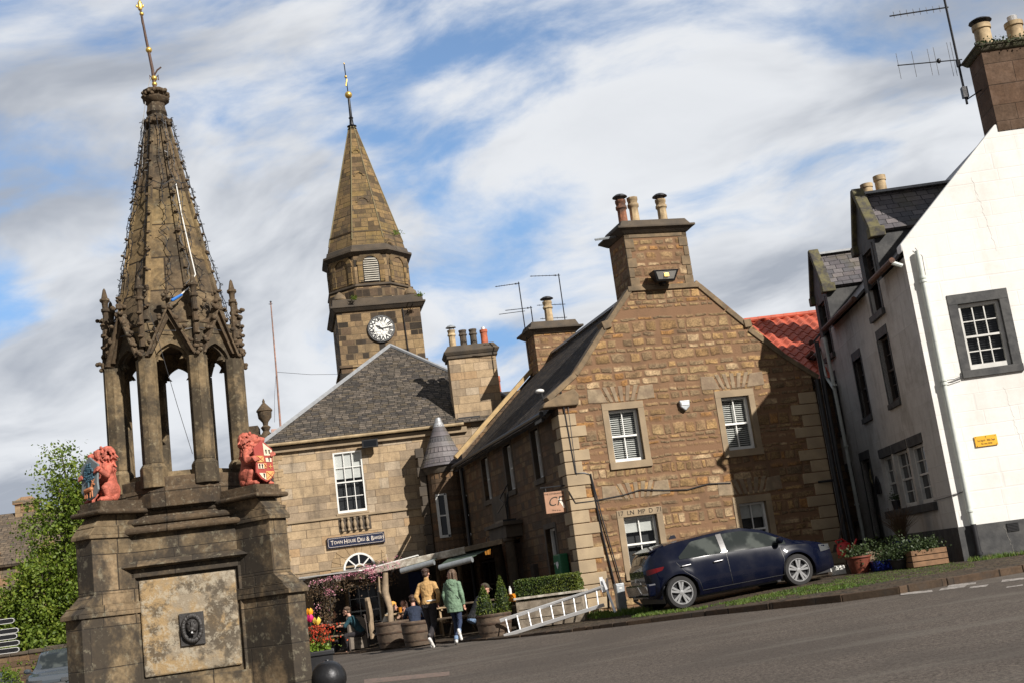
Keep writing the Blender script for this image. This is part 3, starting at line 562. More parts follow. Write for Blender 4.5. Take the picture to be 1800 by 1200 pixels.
        for s0 in (-1,1):
            for f in (.22,.45,.68,.9):
                m=MB(D); c0=P(s0*L/2*(1-f),-.10,zb+(zp-zb)*f+.03)
                for _ in range(3): m.ell(c0+Vector((rd.gauss(0,.012),rd.gauss(0,.012),rd.gauss(0,.012))),(.026,.026,.022),n=7,m=5)
                m.build('leaf_crocket','fdark',gm,smooth=True)
        m=MB(D); c0=P(0,-.08,zp); m.tube([c0,c0+Vector((0,0,.16))],.014,6)
        for j in range(9): m.ell(c0+Vector((rd.gauss(0,.035),rd.gauss(0,.02),.06+rd.gauss(0,.015))),(.024,.022,.022),n=7,m=5)
        for j in range(4): m.ell(c0+Vector((rd.gauss(0,.014),rd.gauss(0,.012),.14+rd.gauss(0,.01))),(.018,.018,.018),n=7,m=5)
        m.build('gable_finial','fdark',gm,smooth=True)
        # corner pinnacle with carved boss
        v=V[k]; d=v.normalized(); pc=v+d*.05; m=MB(D)
        for j in range(10): m.ell((pc.x+d.x*.05+rd.gauss(0,.020),pc.y+d.y*.05+rd.gauss(0,.020),2.77+rd.gauss(0,.026)),(.024,.024,.024),n=8,m=6)
        m.lathe((pc.x,pc.y,0),[(.032,2.85),(.030,3.33),(.045,3.345),(.045,3.37),(.03,3.38),(.035,3.44),(.055,3.46),(.052,3.48),(.035,3.49),(.016,3.58),(.003,3.6)],8,q)
        for z in (2.95,3.08,3.2): m.ell((pc.x+d.x*.03,pc.y+d.y*.03,z),(.032,.032,.020),n=8,m=5)
        m.build('pinnacle','fdark',F,smooth=True)
    b=MB(D); b.lathe((0,0,0),[(.60,3.02),(.60,3.1),(.575,3.25),(.12,5.5)],8,q); b.build('spire','fspire',F)
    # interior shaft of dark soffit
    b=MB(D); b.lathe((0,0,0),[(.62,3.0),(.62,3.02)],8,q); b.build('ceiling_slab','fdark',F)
    r=MB(D)
    for k in range(8):
        a=q+k*PI/4; e=Vector((math.cos(a),math.sin(a),0)); r.tube([e*.59+Vector((0,0,3.15)),e*.135+Vector((0,0,5.48))],[.036,.022],6)
    r.build('spire_ribs','fspire',F)
    r=MB(D)
    for k in range(8):
        a=q+k*PI/4; e=Vector((math.cos(a),math.sin(a),0))
        for j in range(10):
            f=(j+.6)/10.6; rr=.59+(.135-.59)*f+.035; c0=e*rr+Vector((0,0,3.15+2.33*f)); s0=1-.4*f
            r=MB(D)
            for _ in range(4): r.ell(c0+Vector((rd.gauss(0,.012),rd.gauss(0,.012),rd.gauss(0,.010))),(.023*s0,.023*s0,.016*s0),n=7,m=5)
            r.build('crocket','fdark',F,smooth=True)
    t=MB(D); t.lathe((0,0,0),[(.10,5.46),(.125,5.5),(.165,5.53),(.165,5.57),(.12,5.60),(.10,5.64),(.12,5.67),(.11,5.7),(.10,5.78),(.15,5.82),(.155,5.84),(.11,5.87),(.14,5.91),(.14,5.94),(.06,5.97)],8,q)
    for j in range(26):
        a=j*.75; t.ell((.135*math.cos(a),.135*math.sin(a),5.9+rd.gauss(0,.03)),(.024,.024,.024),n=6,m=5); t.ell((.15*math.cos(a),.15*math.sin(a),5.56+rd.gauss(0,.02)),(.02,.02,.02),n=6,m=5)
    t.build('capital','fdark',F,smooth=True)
    # bent finial rod
    t=MB(D); t.tube([(0,0,5.95),(-.01,0,6.2),(-.06,0,6.62),(-.10,0,7.0)],[.022,.018,.015,.012],8)
    t.tube([(-.005,0,6.12),(.04,0,6.2),(.085,.0,6.235)],.01,6)
    for s in (-1,1): t.tube([(0,0,6.08),(s*.05,0,6.14),(s*.045,0,6.08)],.008,5)
    t.ell((-.085,0,6.83),(.012,.02,.07)); t.build('finial_rod',M['rust'],F,smooth=True)
    t=MB(D)
    for z,r0,x in ((6.03,.03,0),(6.10,.035,0),(6.45,.036,-.035),(6.9,.025,-.085)): t.ell((x,0,z),(r0,r0,r0))
    t.lathe((-.098,0,6.95),[(.02,0),(.03,.03),(.022,.07),(.026,.09),(.008,.12),(.003,.18)],8)
    for s in (-1,1): t.ell((-.098+s*.035,0,7.0),(.012,.008,.02))
    t.build('gilded_finial','gold',F,smooth=True)
    # tangled unlit fairy lights
    L=root('string_lights',(-3.64,12.61,1.5),R_(13),'dark unlit fairy light cables draped down the fountain spire','string lights')
    m=MB(-1.5); 
    for k in range(16):
        a=q+k*PI/8+rd.uniform(-.12,.12); pts=[]
        for j in range(46):
            f=j/45; rr=(.135 if k%2 else .15)+(.62-.14)*(1-f)+rd.uniform(.0,.02); aa=a+rd.gauss(0,.05)*(1.2-f)+.05*math.sin(j*.7+k)
            p=Vector((rr*math.cos(aa),rr*math.sin(aa),3.15+2.45*f)); pts.append(p)
            if j%1==0:
                dd=Vector((rd.gauss(0,1),rd.gauss(0,1),rd.gauss(0,.5))).normalized()*.035; m.tube([p,p+dd],.0045,3)
        m.tube(pts,.0045,3)
    for z,n in ((4.75,1),(3.0,2)):
        rr=.14+.48*(1-(z-3.15)/2.45)+.02; m.tube([(rr*math.cos(a)*1.02,rr*math.sin(a)*1.02,z+rd.gauss(0,.02)) for a in [i*.3 for i in range(22)]],.005,3)
    m.tube([(-.04,-.02,6.1),(-.09,-.06,5.9),(-.15,-.08,5.55),(-.17,-.1,5.2),(-.22,-.12,4.7)],.005,3)
    m.build('cable','black',L,uv=False); 
    w=root('power_cable',(-3.64,12.61,3.3),R_(13),'white cable with blue plug hanging down the fountain spire','cable')
    m=MB(-3.3); m.tube([(.16,-.22,4.75),(.20,-.30,4.35),(.26,-.42,3.9),(.30,-.50,3.62),(.22,-.56,3.46),(.13,-.62,3.37)],.0065,6); m.build('white_cable','white',w)
    m=MB(-3.3); m.cap((.145,-.62,3.375),(.055,-.66,3.315),.014,.018,8); m.build('plug',M['bluep'],w)
    m=MB(-3.3); m.tube([(-.17,-.72,3.18),(-.08,-.72,2.75),(.03,-.7,2.2),(.14,-.68,1.7)],.004,4); m.build('thin_wire','black',w)
def panelmat():
    m,k=newm('stained_panel'); v=k.n('ShaderNodeTexCoord').outputs['Object']
    a=k.noise(v,2.2,6,.65).outputs[0]; b=k.noise(k.vm('ADD',v,(5,2,1)),3.4,7,.7).outputs[0]; c=k.noise(v,14,5,.75).outputs[0]
    col=k.mix(k.ss(a,.42,.55),(.33,.225,.11),(.27,.22,.155)); col=k.mix(k.ss(b,.46,.56,0.0,.85),col,(.07,.055,.038)); col=k.mix(k.ss(c,.50,.60,0.0,.6),col,(.42,.37,.28))
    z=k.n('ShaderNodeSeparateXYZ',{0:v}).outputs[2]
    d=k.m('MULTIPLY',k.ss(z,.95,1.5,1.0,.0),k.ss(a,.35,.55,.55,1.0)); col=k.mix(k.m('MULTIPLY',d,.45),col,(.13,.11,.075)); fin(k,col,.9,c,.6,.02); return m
M['fpanel']=panelmat()
M['ironstone']=plain('black_cast_mask',(.035,.032,.03),.6,.3,12,.3)
M['rust']=plain('rusty_iron_rod',(.10,.06,.045),.7,.3,10,.2,.3)
M['bluep']=plain('blue_plug',(.03,.16,.50),.4,.05,5,.05)
fountain()
# ================================================================ STONE HOUSE
def rubble_house():
    D=1.2; Hh=root('stone_house',(.87,28,-D),R_(16.6),'two storey brown rubble stone house with gable chimney and slate roof','house')
    gw=[(1.24,2.0,2.5,3.75),(4.21,4.96,2.5,3.81),(1.23,2.07,-.08,1.2),(4.23,4.95,-.08,1.2)]
    W0=6.78; m=MB(D)
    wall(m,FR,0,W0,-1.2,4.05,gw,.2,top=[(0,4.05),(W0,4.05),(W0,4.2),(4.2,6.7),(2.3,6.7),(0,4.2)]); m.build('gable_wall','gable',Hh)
    sw=[(1.83,2.47,2.5,3.74),(4.5,5.26,2.5,3.74),(7.1,7.85,2.5,3.74),(1.5,2.3,-.1,1.23),(4.75,5.8,-1.1,1.2),(6.6,9.6,-1.0,.85)]
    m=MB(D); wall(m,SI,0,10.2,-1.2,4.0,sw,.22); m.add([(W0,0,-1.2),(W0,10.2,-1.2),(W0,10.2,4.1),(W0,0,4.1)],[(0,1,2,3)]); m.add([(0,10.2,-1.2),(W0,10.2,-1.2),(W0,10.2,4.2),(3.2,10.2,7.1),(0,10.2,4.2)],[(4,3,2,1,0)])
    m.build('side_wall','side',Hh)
    for i,w in enumerate(gw):
        window(Hh,FR,D,*w,dep=.16,cols=2,rt=1,rb=1,sur=.155,blind='venetian' if i<2 else '.28',sill=.17)
        if i==2: pass
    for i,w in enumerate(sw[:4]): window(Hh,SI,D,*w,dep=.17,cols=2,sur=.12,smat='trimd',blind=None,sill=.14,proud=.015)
    for a,b,c,d in sw[5:]: window(Hh,SI,D,a+.05,b-.05,-.6,d-.05,dep=.12,cols=5,rt=1,rb=2,mat='dwood',sill=0,label='dark timber shopfront under the awning')
    # relieving voussoirs over windows
    for cx,z in ((1.63,3.94),(4.6,4.02),(1.65,1.62),(4.6,1.42)):
        v=MB(D)
        for j in (-2,-1,0,1,2):
            a=j*.24; x=cx+j*.13; v.prism([(x-.045,z),(x+.045,z),(x+.06+.33*math.sin(a),z+.38),(x-.06+.33*math.sin(a),z+.38)],-.014,.02)
        v.prism([(cx-.86,z+.02),(cx-.36,z),(cx-.50,z+.34),(cx-.85,z+.36)],-.012,.02); 
        v.prism([(cx+.36,z),(cx+.86,z+.02),(cx+.85,z+.36),(cx+.50,z+.34)],-.012,.02)
        v.build('relieving_stones',M['vous'],Hh,bevel=.02)
    q=MB(D); q2=MB(D); z=-1.1;i=0
    while z<3.75:
        h=.27 if i%2 else .30; w=.62 if i%2 else .40; ws=.3 if i%2 else .55
        q.box(-.03,w,-.03,.03,z+.012,z+h-.006); q.box(-.03,.03,.03,ws,z+.012,z+h-.006)
        w2=.72 if i%2 else .45
        if z<3.5: q2.box(W0-w2,W0+.03,-.03,.03,z+.012,z+h-.006)
        z+=h;i+=1
    q.build('quoins','quoin',Hh,bevel=.014); q2.build('quoins','quoin',Hh,bevel=.014)
    # roof
    r=MB(D); e=4.02; rg=7.06
    r.slab([(-.28,.28,e-.22),(3.2,.28,rg),(3.2,10.0,rg),(-.28,10.0,e-.22)],.10); r.slab([(W0+.25,.28,e-.10),(W0+.25,10.0,e-.10),(3.2,10.0,rg),(3.2,.28,rg)],.10)
    r.build('roof','slate2',Hh)
    r=MB(D); r.beam((3.2,.3,rg+.04),(3.2,10.0,rg+.04),.16,.07); r.build('ridge','lead',Hh)
    up=(0,1,0)
    for grp,ks in (((((-.22,4.12),(.55,4.66)),((.55,4.66),(1.45,5.72)),((1.50,5.77),(2.28,6.66))),((1.40,.12,5.80),(1.62,.12,5.86))),((((4.02,6.74),(4.75,6.02)),((4.77,6.0),(5.3,5.5)),((5.28,5.44),(6.1,4.72)),((6.1,4.72),(6.98,4.08))),((5.16,.12,5.60),(5.36,.12,5.62)))):
        s=MB(D)
        for a,b in grp: s.beam((a[0],.13,a[1]+.02),(b[0],.13,b[1]+.02),.13,.34,up)
        s.beam(ks[0],ks[1],.2,.38,up); s.build('skew_coping','skew',Hh,bevel=.015)
    s=MB(D); s.beam((-.25,10.1,4.12),(3.1,10.1,7.14),.13,.24,up); s.beam((3.3,10.1,7.14),(W0+.2,10.1,4.1),.13,.24,up); s.build('far_skew_coping','skewl',Hh,bevel=.01)
    s=MB(D); s.prism([(-.40,3.94),(.50,3.94),(.54,4.20),(.44,4.34),(.1,4.24),(-.34,4.05)],-.10,.30); s.build('skewputt','skew',Hh,bevel=.03)
    s=MB(D); s.box(-.30,-.24,.45,1.02,3.70,3.78)
    s.tube([(-.33,.3,3.86),(-.33,10.3,3.86)],.06,8); s.build('gutter','black',Hh)
    s=MB(D); s.tube([(W0+.08,-.1,4.05),(W0+.08,-.12,-1.0)],.055,8); s.tube([(W0+.2,.1,4.1),(W0+.08,-.1,3.95)],.055,8); s.tube([(W0-.35,-.06,1.5),(W0+.1,-.10,1.5)],.03,6); s.build('downpipe','black',Hh); s=MB(D)
    s.tube([(W0+.30,-.05,5.0),(W0+.28,-.05,2.0),(W0+.35,-.05,-1.0)],.06,8); s.build('downpipe','black',Hh)
    s=MB(D); s.tube([(-.1,10.15,3.9),(-.12,10.1,-1)],.06,8); s.build('downpipe','black',Hh)
    # near chimney
    c=MB(D); c.box(2.33,3.98,-.01,1.1,6.55,8.12); ch=c.build('chimney','gable',Hh)
    c=MB(D)
    z=6.72;i=0
    while z<8.0:
        w=.14 if i%2 else .24
        c.box(2.31,2.31+w,-.03,.03,z,z+.24); c.box(4.0-w,4.0,-.03,.03,z,z+.24); z+=.25;i+=1
    c.box(2.31,4.0,-.03,.03,7.98,8.1); c.build('chimney_quoins','skew',ch,bevel=.01)
    c=MB(D); c.tbox((2.3,4.02,-.05,1.14),(2.14,4.18,-.2,1.3),8.08,8.2); c.box(2.12,4.2,-.22,1.32,8.2,8.26); c.tbox((2.2,4.12,-.14,1.24),(2.3,4.02,-.04,1.14),8.26,8.44); c.build('chimney_cap','trimd',ch,bevel=.015)
    for x,y,mt,h,cw in ((2.60,.55,'darkpot',.74,1),(2.93,.55,'buffpot',.80,0),(3.70,.55,'buffpot',.72,1)):
        p=MB(D); pot(p,(x,y,8.42),h,.135); po=p.build('chimney_pot',mt,ch,smooth=True)
        if cw: p=MB(D); cowl(p,(x,y,8.42+h),.13); p.build('cowl','black',po)
    c=MB(D); c.box(2.2,4.1,-.06,.06,6.62,6.74); c.build('chimney_base_course','skew',ch,bevel=.01)
    c=MB(D); c.tube([(2.3,.3,8.15),(1.55,.0,8.0)],.018,6); c.tube([(2.3,.3,8.12),(1.55,.0,7.97)],.010,6); c.build('bracket_pole','galv',ch)
    # far chimney
    c=MB(D); c.box(2.62,4.05,9.3,10.3,6.2,7.85); ch=c.build('chimney','gable',Hh)
    c=MB(D); c.tbox((2.6,4.07,9.27,10.33),(2.44,4.24,9.12,10.5),7.72,7.85); c.box(2.40,4.28,9.08,10.54,7.85,7.92); c.tbox((2.5,4.18,9.2,10.4),(2.6,4.1,9.3,10.3),7.92,8.14); c.build('chimney_cap','trimd',ch,bevel=.015)
    p=MB(D); pot(p,(3.38,9.8,8.12),.78,.15); po=p.build('chimney_pot','buffpot',ch,smooth=True); p=MB(D); cowl(p,(3.38,9.8,8.9),.15); p.build('cowl','black',po)
    # pedimented doorway with two columns, dormant doorway panel
    d=MB(D)
    for y in (4.62,5.95): d.lathe((-.32,y,0),[(.19,-1.1),(.19,-.95),(.15,-.9),(.135,.9),(.12,1.12),(.17,1.16),(.17,1.24)],14)
    d.build('column','trimd',Hh,smooth=True)
    d=MB(D); d.box(-.46,.0,4.35,6.2,1.24,1.56); d.box(-.55,.0,4.22,6.32,1.56,1.66); d.build('door_lintel','trimd',Hh,bevel=.01)
    d=MB(D); d.box(.10,.14,4.78,5.77,-1.1,1.1); d.build('door','dwood',Hh)
    d=MB(D); d.box(-.10,.0,5.4,6.9,1.75,2.5); d.box(-.16,.0,5.3,7.0,1.70,1.76); d.build('carved_panel','trimd',Hh,bevel=.02)
    d=MB(D)
    for k in range(5): d.tube([(-.1,5.0-.02*k,2.5),(-.25,4.8,2.1-.1*k),(-.35,4.5,2.2)],.012,4)
    d.tube([(-.02,5.2,2.7),(-.4,4.8,2.3),(-.4,4.4,2.15),(-.4,5.2,1.95)],.018,5); d.box(-.5,-.12,4.4,5.2,1.67,1.72); d.build('lamp_bracket','black',Hh)
    # low band of red stone and cable
    # marriage lintel lettering
    text('inscription','17  LN  MP  D  71',.15,M['ink'],Hh,facing((1.66,-.024,1.29+D)),.002)
    c=MB(D); pts=[(-.03,-.05,1.95),(.1,-.04,1.66),(.5,-.03,1.66),(1.3,-.03,1.72),(1.75,-.04,1.80),(2.4,-.03,1.72),(2.95,-.03,1.68),(3.5,-.03,1.76),(4.1,-.03,1.72)]
    c.tube(pts,.014,5); c.tube([(.12,-.03,4.3),(.20,-.03,2.35),(.42,-.03,2.33),(.56,-.04,2.28),(.60,-.04,1.65),(.64,-.04,.9),(.84,-.04,-.9)],.02,6); c.tube([(.25,-.03,4.2),(.22,-.03,2.3)],.01,4); c.tube([(.56,-.06,2.3),(.70,-.05,1.2),(.86,-.05,.2),(1.0,-.04,-.7)],.016,5)
    tag(c.build('wall_cable','black',None,loc=(.87,28,-D),rot=(0,0,R_(16.6))),'black service cables clipped across the rubble gable wall','cable')
    return Hh
M['vous']=plain('pale_relieving_stone',(.27,.205,.13),.9,.35,4,.7,dirt=(.18,.12,.08),dam=.6)
M['ink']=plain('ink_and_cut_shade',(.045,.035,.025),.9,.1,5,.05)  # dark sign lettering; on the cut inscription it is shade put into colour
SH=rubble_house()
def sh(x,y,z): a=R_(16.6); return Vector((.87+x*math.cos(a)-y*math.sin(a),28+x*math.sin(a)+y*math.cos(a),z))
def on_gable():
    f=root('floodlight',sh(3.1,-.05,6.75),R_(16.6),'rectangular floodlight with reflector below the gable chimney','floodlight')
    m=MB(); m.tbox((-.24,.24,-.30,-.16),(-.34,.34,-.42,-.06),.0,.26); m.box(-.05,.05,-.2,.05,-.05,.08); m.build('housing','iron',f,bevel=.01)
    m=MB(); m.add([(-.2,-.335,.04),(.2,-.335,.04),(.27,-.405,.22),(-.27,-.405,.22)],[(0,1,2,3)]); m.build('reflector',M['refl'],f)
    m=MB(); m.box(-.06,.06,-.40,-.38,.09,.17); m.build('bulb','gold',f)
    a=root('alarm_box',sh(3.2,-.02,3.70),R_(16.6),'small grey alarm box between the upper gable windows','alarm box')
    m=MB(); m.prism([(-.14,.12),(.14,.12),(.12,-.04),(.0,-.14),(-.12,-.04)],-.09,.01); m.build('cover','galv',a,bevel=.02); m=MB(); m.box(-.1,.1,-.105,-.091,.0,.07); m.build('label_plate','white',a)
    s=root('hanging_sign',sh(-.0,.22,1.03),R_(16.6),'square wooden hanging inn sign with scroll letters and lettering','sign')
    m=MB(); m.tube([(.0,-.02-.0,1.08),(-.62,-.0,1.08)],.018,6); m.tube([(-.12,0,1.08),(-.12,0,.98)],.008,4); m.tube([(-.50,0,1.08),(-.50,0,.98)],.008,4); m.build('bracket','black',s)
    m=MB(); m.box(-.56,-.07,-.02,.02,.47,.97); b=m.build('board',M['signwood'],s,bevel=.006)
    text('lettering','THE COVENANTER',.055,'ink',b,facing((-.315,-.023,.915)),.001); text('scroll_letters','CF',.30,'ink',b,facing((-.33,-.023,.73)),.001,shear=.35); text('small_lettering','Hotel & Inn',.045,'ink',b,facing((-.31,-.023,.53),-.1),.001)
    m=MB(); m.prism([(-.24,.78),(-.12,.56),(-.08,.58),(-.16,.81)],-.024,-.021); m.build('painted_motif','signc',b)
    l=root('wall_lantern',sh(-.02,6.75,.9),R_(16.6),'black wall lantern with amber glass beside the pub doorway','lantern')
    m=MB(); m.tube([(.0,-.0,.45),(-.2,-.0,.55),(-.38,0,.48),(-.40,0,.38)],.014,5); m.lathe((-.40,0,0),[(.03,.36),(.13,.28),(.12,.26)],6); m.lathe((-.40,0,0),[(.07,.0),(.09,.02)],6)
    for k in range(6): a0=k*PI/3; m.tube([(-.40+.08*math.cos(a0),.08*math.sin(a0),.02),(-.40+.115*math.cos(a0),.115*math.sin(a0),.27)],.008,4)
    m.build('lantern_frame','black',l); m=MB(); m.lathe((-.40,0,0),[(.075,.02),(.11,.26)],6); m.build('amber_glass',M['lampg'],l)
    d=root('defibrillator_cabinet',sh(-.02,.95,-.05),R_(16.6),'green defibrillator box with white heart on the inn side wall','cabinet')
    m=MB(); m.box(-.22,.0,-.26,.26,.0,.62); b=m.build('box','green',d,bevel=.03)
    m=MB(); T=lambda u,dd,z:(dd,u,z)
    hp=[(0,-.09),(-.1,.02),(-.09,.07),(-.045,.09),(0,.05),(.045,.09),(.09,.07),(.1,.02)]; m.prism([(u-.05,z+.36) for u,z in hp],-.232,-.224,T); m.prism([(u*.9-.0,z) for u,z in [(.12,.40),(.2,.40),(.2,.43),(.12,.43)]],-.232,-.224,T); m.build('heart_symbol','white',b)
    m=MB(); m.box(-.14,.0,3.35,3.60,-.3,.45); tag(m.build('menu_board','dwood',None,loc=sh(0,0,0),rot=(0,0,R_(16.6)),bevel=.01),'small framed menu board on the inn side wall','menu board')
    v=root('roof_vent',sh(.55,2.7,4.4),R_(16.6),'small white vent cap on the dark slate roof','vent')
    m=MB(); m.tube([(0,0,.0),(-.05,0,.35)],.035,8); m.build('vent_pipe','black',v); m=MB(); m.ell((-.08,0,.40),(.12,.10,.06)); m.build('vent_cap','white',v,smooth=True)
M['refl']=plain('floodlight_reflector',(.7,.7,.66),.15,.1,5,.05,.8); M['signwood']=plain('orange_wood_board',(.36,.19,.11),.6,.15,6,.1)
def lampg():
    m,k=newm('lit_amber_lamp'); e=k.n('ShaderNodeEmission',{0:(1,.42,.08,1),1:.35}); k.n('ShaderNodeOutputMaterial',{0:e}); return m
M['lampg']=lampg()
on_gable()
# ================================================================ TOWN HOUSE
TR=R_(8); TCx,TCy=-8.31,38.5
def th(u,d,z): return Vector((TCx+u*math.cos(TR)-d*math.sin(TR),TCy+u*math.sin(TR)+d*math.cos(TR),z))
def town_house():
    D=1.7; H=root('town_house',(TCx,TCy,-D),TR,'buff ashlar town house with pyramid slate roof and sash windows','building')
    w=[(2.04,2.98,2.95,4.93),(2.1,3.08,-1.0,.62)]; m=MB(D)
    wall(m,FR,0,8.8,-1.7,5.3,w,.2); m.add([(0,0,-1.7),(0,8.8,-1.7),(0,8.8,5.3),(0,0,5.3)],[(0,1,2,3)]); m.add([(8.8,0,-1.7),(8.8,8.8,-1.7),(8.8,8.8,5.3),(8.8,0,5.3)],[(3,2,1,0)])
    m.build('wall','ashlar',H)
    window(H,FR,D,*w[0],dep=.06,cols=3,rt=2,rb=2,sill=.07,blind='.44',bmat='white',proud=.0)
    window(H,FR,D,*w[1],dep=.12,cols=3,rt=2,rb=2,sill=.08)
    dk=MB(D); dk.box(1.0,1.98,-.05,-.02,-1.6,1.0); dk.box(3.2,8.0,-.05,-.02,-1.6,1.0); dk.box(1.98,3.2,-.05,-.02,.72,1.0); dk.box(1.98,3.2,-.05,-.02,-1.6,-1.1); dk.build('shade_boards','dwood',H,bevel=.004)  # dark boards added to deepen the shade under the canopy
    # fanlight: half-round window
    a=MB(D); cx,cz,r=2.55,1.12,.49
    pts=[(cx+r*math.cos(t),cz+r*math.sin(t)) for t in [PI*i/16 for i in range(17)]]
    for p,q2 in zip(pts,pts[1:]): a.beam((p[0],-.02,p[1]),(q2[0],-.02,q2[1]),.06,.045,(0,1,0))
    a.beam((cx-r,-.02,cz),(cx+r,-.02,cz),.06,.05); 
    for t in (45,90,135): a.beam((cx+.16*math.cos(R_(t)),-.02,cz+.16*math.sin(R_(t))),(cx+r*math.cos(R_(t)),-.02,cz+r*math.sin(R_(t))),.04,.028,(0,1,0))
    pp=[(cx+.16*math.cos(t),cz+.16*math.sin(t)) for t in [PI*i/8 for i in range(9)]]
    for p,q2 in zip(pp,pp[1:]): a.beam((p[0],-.02,p[1]),(q2[0],-.02,q2[1]),.04,.03,(0,1,0))
    fo=a.build('fanlight_window','white',H)
    a=MB(D); a.prism([(cx-r,cz)]+pts[::-1][1:-1]+[(cx+r,cz)],-.008,.05); a.build('pane','glassd',fo)
    s=MB(D)
    for i in range(9):
        t0=PI*i/9+.01;t1=PI*(i+1)/9-.01; ro=.92
        s.prism([(cx+(r+.03)*math.cos(t0),cz+(r+.03)*math.sin(t0)),(cx+ro*math.cos(t0),cz+ro*math.sin(t0)),(cx+ro*math.cos(t1),cz+ro*math.sin(t1)),(cx+(r+.03)*math.cos(t1),cz+(r+.03)*math.sin(t1))],-.018,.02)
    s.build('arch_stones',M['ashl1'],H)
    s=MB(D); s.box(-.08,8.8,-.06,.0,2.80,2.87); s.box(-.05,8.8,-.03,.0,1.2,1.26); s.box(-.08,8.8,-.04,.0,2.18,2.22) if 0 else None
    s.box(-.1,6.5,-.12,.0,5.12,5.3); s.build('string_course','trim',H,bevel=.01)
    q=MB(D); z=-1.6;i=0
    while z<5.0: q.box(-.015,.28 if i%2 else .42,-.015,.02,z+.004,z+.265); z+=.27;i+=1
    q.build('quoins',M['ashl1'],H,bevel=.006)
    b=MB(D); b.box(2.02,3.06,-.02,.02,2.36,2.80); bo=b.build('balustrade_panel',M['trimd'],H,bevel=.005)
    for i in range(5):
        b=MB(D); b.lathe((2.14+i*.20,-.07,2.37),[(.05,0),(.05,.05),(.028,.08),(.062,.18),(.055,.24),(.026,.34),(.05,.37),(.05,.42)],10); b.build('baluster','trim',bo,smooth=True)
    r=MB(D); ap=(4.45,4.4,9.2); z0=5.42; o=.22
    c=[(-o,-o,z0),(8.9+o,-o,z0),(8.9+o,8.9,z0),(-o,8.9,z0)]
    r.add(c+[ap],[(0,1,4),(1,2,4),(2,3,4),(3,0,4)]); r.add(c,[(3,2,1,0)]); r.build('roof','slate',H)
    r=MB(D); 
    for k in (0,1,3): r.tube([Vector(c[k])+Vector((0,0,.03)),Vector(ap)+Vector((0,0,.03))],.07,6)
    r.build('hip_flashing','lead',H)
    r=MB(D); r.tube([(-.22,-.27,5.37),(6.4,-.27,5.37)],.055,8); r.build('gutter','buffg',H)
    r=MB(D); r.tube([(.06,-.08,5.3),(.06,-.08,-1.6)],.045,8); r.build('downpipe','dwood',H)
    ch=MB(D); ch.box(6.18,7.78,.0,.9,5.2,7.72); cho=ch.build('chimney','ashlar',H)
    ch=MB(D); ch.box(6.28,7.0,-.03,.0,5.42,5.62); ch.build('slot','black',cho)
    ch=MB(D); ch.box(6.12,7.84,-.06,.96,7.62,7.72); ch.tbox((6.1,7.86,-.08,.98),(6.04,7.92,-.14,1.04),7.72,7.82); ch.box(6.04,7.92,-.14,1.04,7.82,7.86); ch.tbox((6.06,7.9,-.1,1.0),(6.2,7.76,.02,.9),7.86,8.06); ch.build('chimney_cap','trimd',cho,bevel=.01)
    for i,(x,mt,h,kd) in enumerate(((6.42,'buffpot',.66,0),(6.80,'trimd',.62,0),(7.15,'trimd',.62,0),(7.52,'redpot',.56,1))):
        p=MB(D); pot(p,(x,.45,8.03),h,.125,kd); po=p.build('chimney_pot',mt,cho,smooth=True)
        if i==0: p=MB(D); cowl(p,(x,.45,8.03+h),.12); p.build('cowl','galv',po)
        if i==3: p=MB(D); p.tube([(x,.45,8.5),(x,.45,8.68)],.07,10); p.build('flue_liner','alu',po)
    r=MB(D); r.slab([(5.85,.1,5.5),(6.18,-.04,5.52),(6.18,1.0,6.4),(6.05,1.0,6.4)],.02); r.build('chimney_flashing','lead',H)
    s=root('shop_sign',th(2.52,-.06,2.04),TR,'dark blue shop sign with cream lettering on the ashlar wall','sign')
    m=MB(); m.box(-.92,.92,-.03,.03,-.17,.17); b=m.build('board','navy',s,bevel=.01)
    m=MB(); 
    for a,b2 in (((-.85,.135),(.85,.135)),((.85,.135),(.885,.1)),((.885,.1),(.885,-.1)),((.885,-.1),(.85,-.135)),((.85,-.135),(-.85,-.135)),((-.85,-.135),(-.885,-.1)),((-.885,-.1),(-.885,.1)),((-.885,.1),(-.85,.135))): m.beam((a[0],-.032,a[1]),(b2[0],-.032,b2[1]),.008,.012,(0,1,0))
    m.build('border_line','signc',b)
    def cap_text(x,s0,size): return text('lettering',s0,size,'signc',b,facing((x,-.033,-.005)),.002,'LEFT',sx=.80)
    x=-.81
    for word in ('Town','House','Deli','&','Bakery'):
        a=cap_text(x,word[0],.20); x=max(v.co.x for v in a.data.vertices)+.008
        if len(word)>1: a=cap_text(x,word[1:].upper(),.135); x=max(v.co.x for v in a.data.vertices)
        x+=.045
    f=root('floodlight',th(3.28,-.05,4.95),TR,'black floodlight under the town house gutter','floodlight')
    m=MB(); m.box(-.26,.26,-.34,-.18,-.02,.24); m.box(-.05,.05,-.2,.02,.05,.12); m.build('housing','iron',f,bevel=.01); m=MB(); m.add([(-.2,-.345,.02),(.2,-.345,.02),(.2,-.345,.2),(-.2,-.345,.2)],[(0,1,2,3)]); m.build('lens','glassd',f)
    u=root('stone_urn',th(-.12,1.0,5.2),TR,'carved stone urn with lid on a dark pier beside the hipped roof','urn')
    m=MB(); m.box(-.62,-.22,.1,.9,-.4,1.08); m.box(-.22,.25,.0,.5,-.4,.75); m.build('pier','fdark',u,bevel=.02)
    m=MB(); m.lathe((.03,.1,0),[(.14,.0),(.26,.35),(.27,.55),(.17,.75),(.10,.85),(.17,.98),(.08,1.05),(.10,1.15),(.22,1.3),(.24,1.5),(.27,1.52),(.26,1.57),(.18,1.66),(.10,1.75),(.04,1.82),(.05,1.86),(.01,1.96)],16); m.build('urn_body','fdark',u,smooth=True)
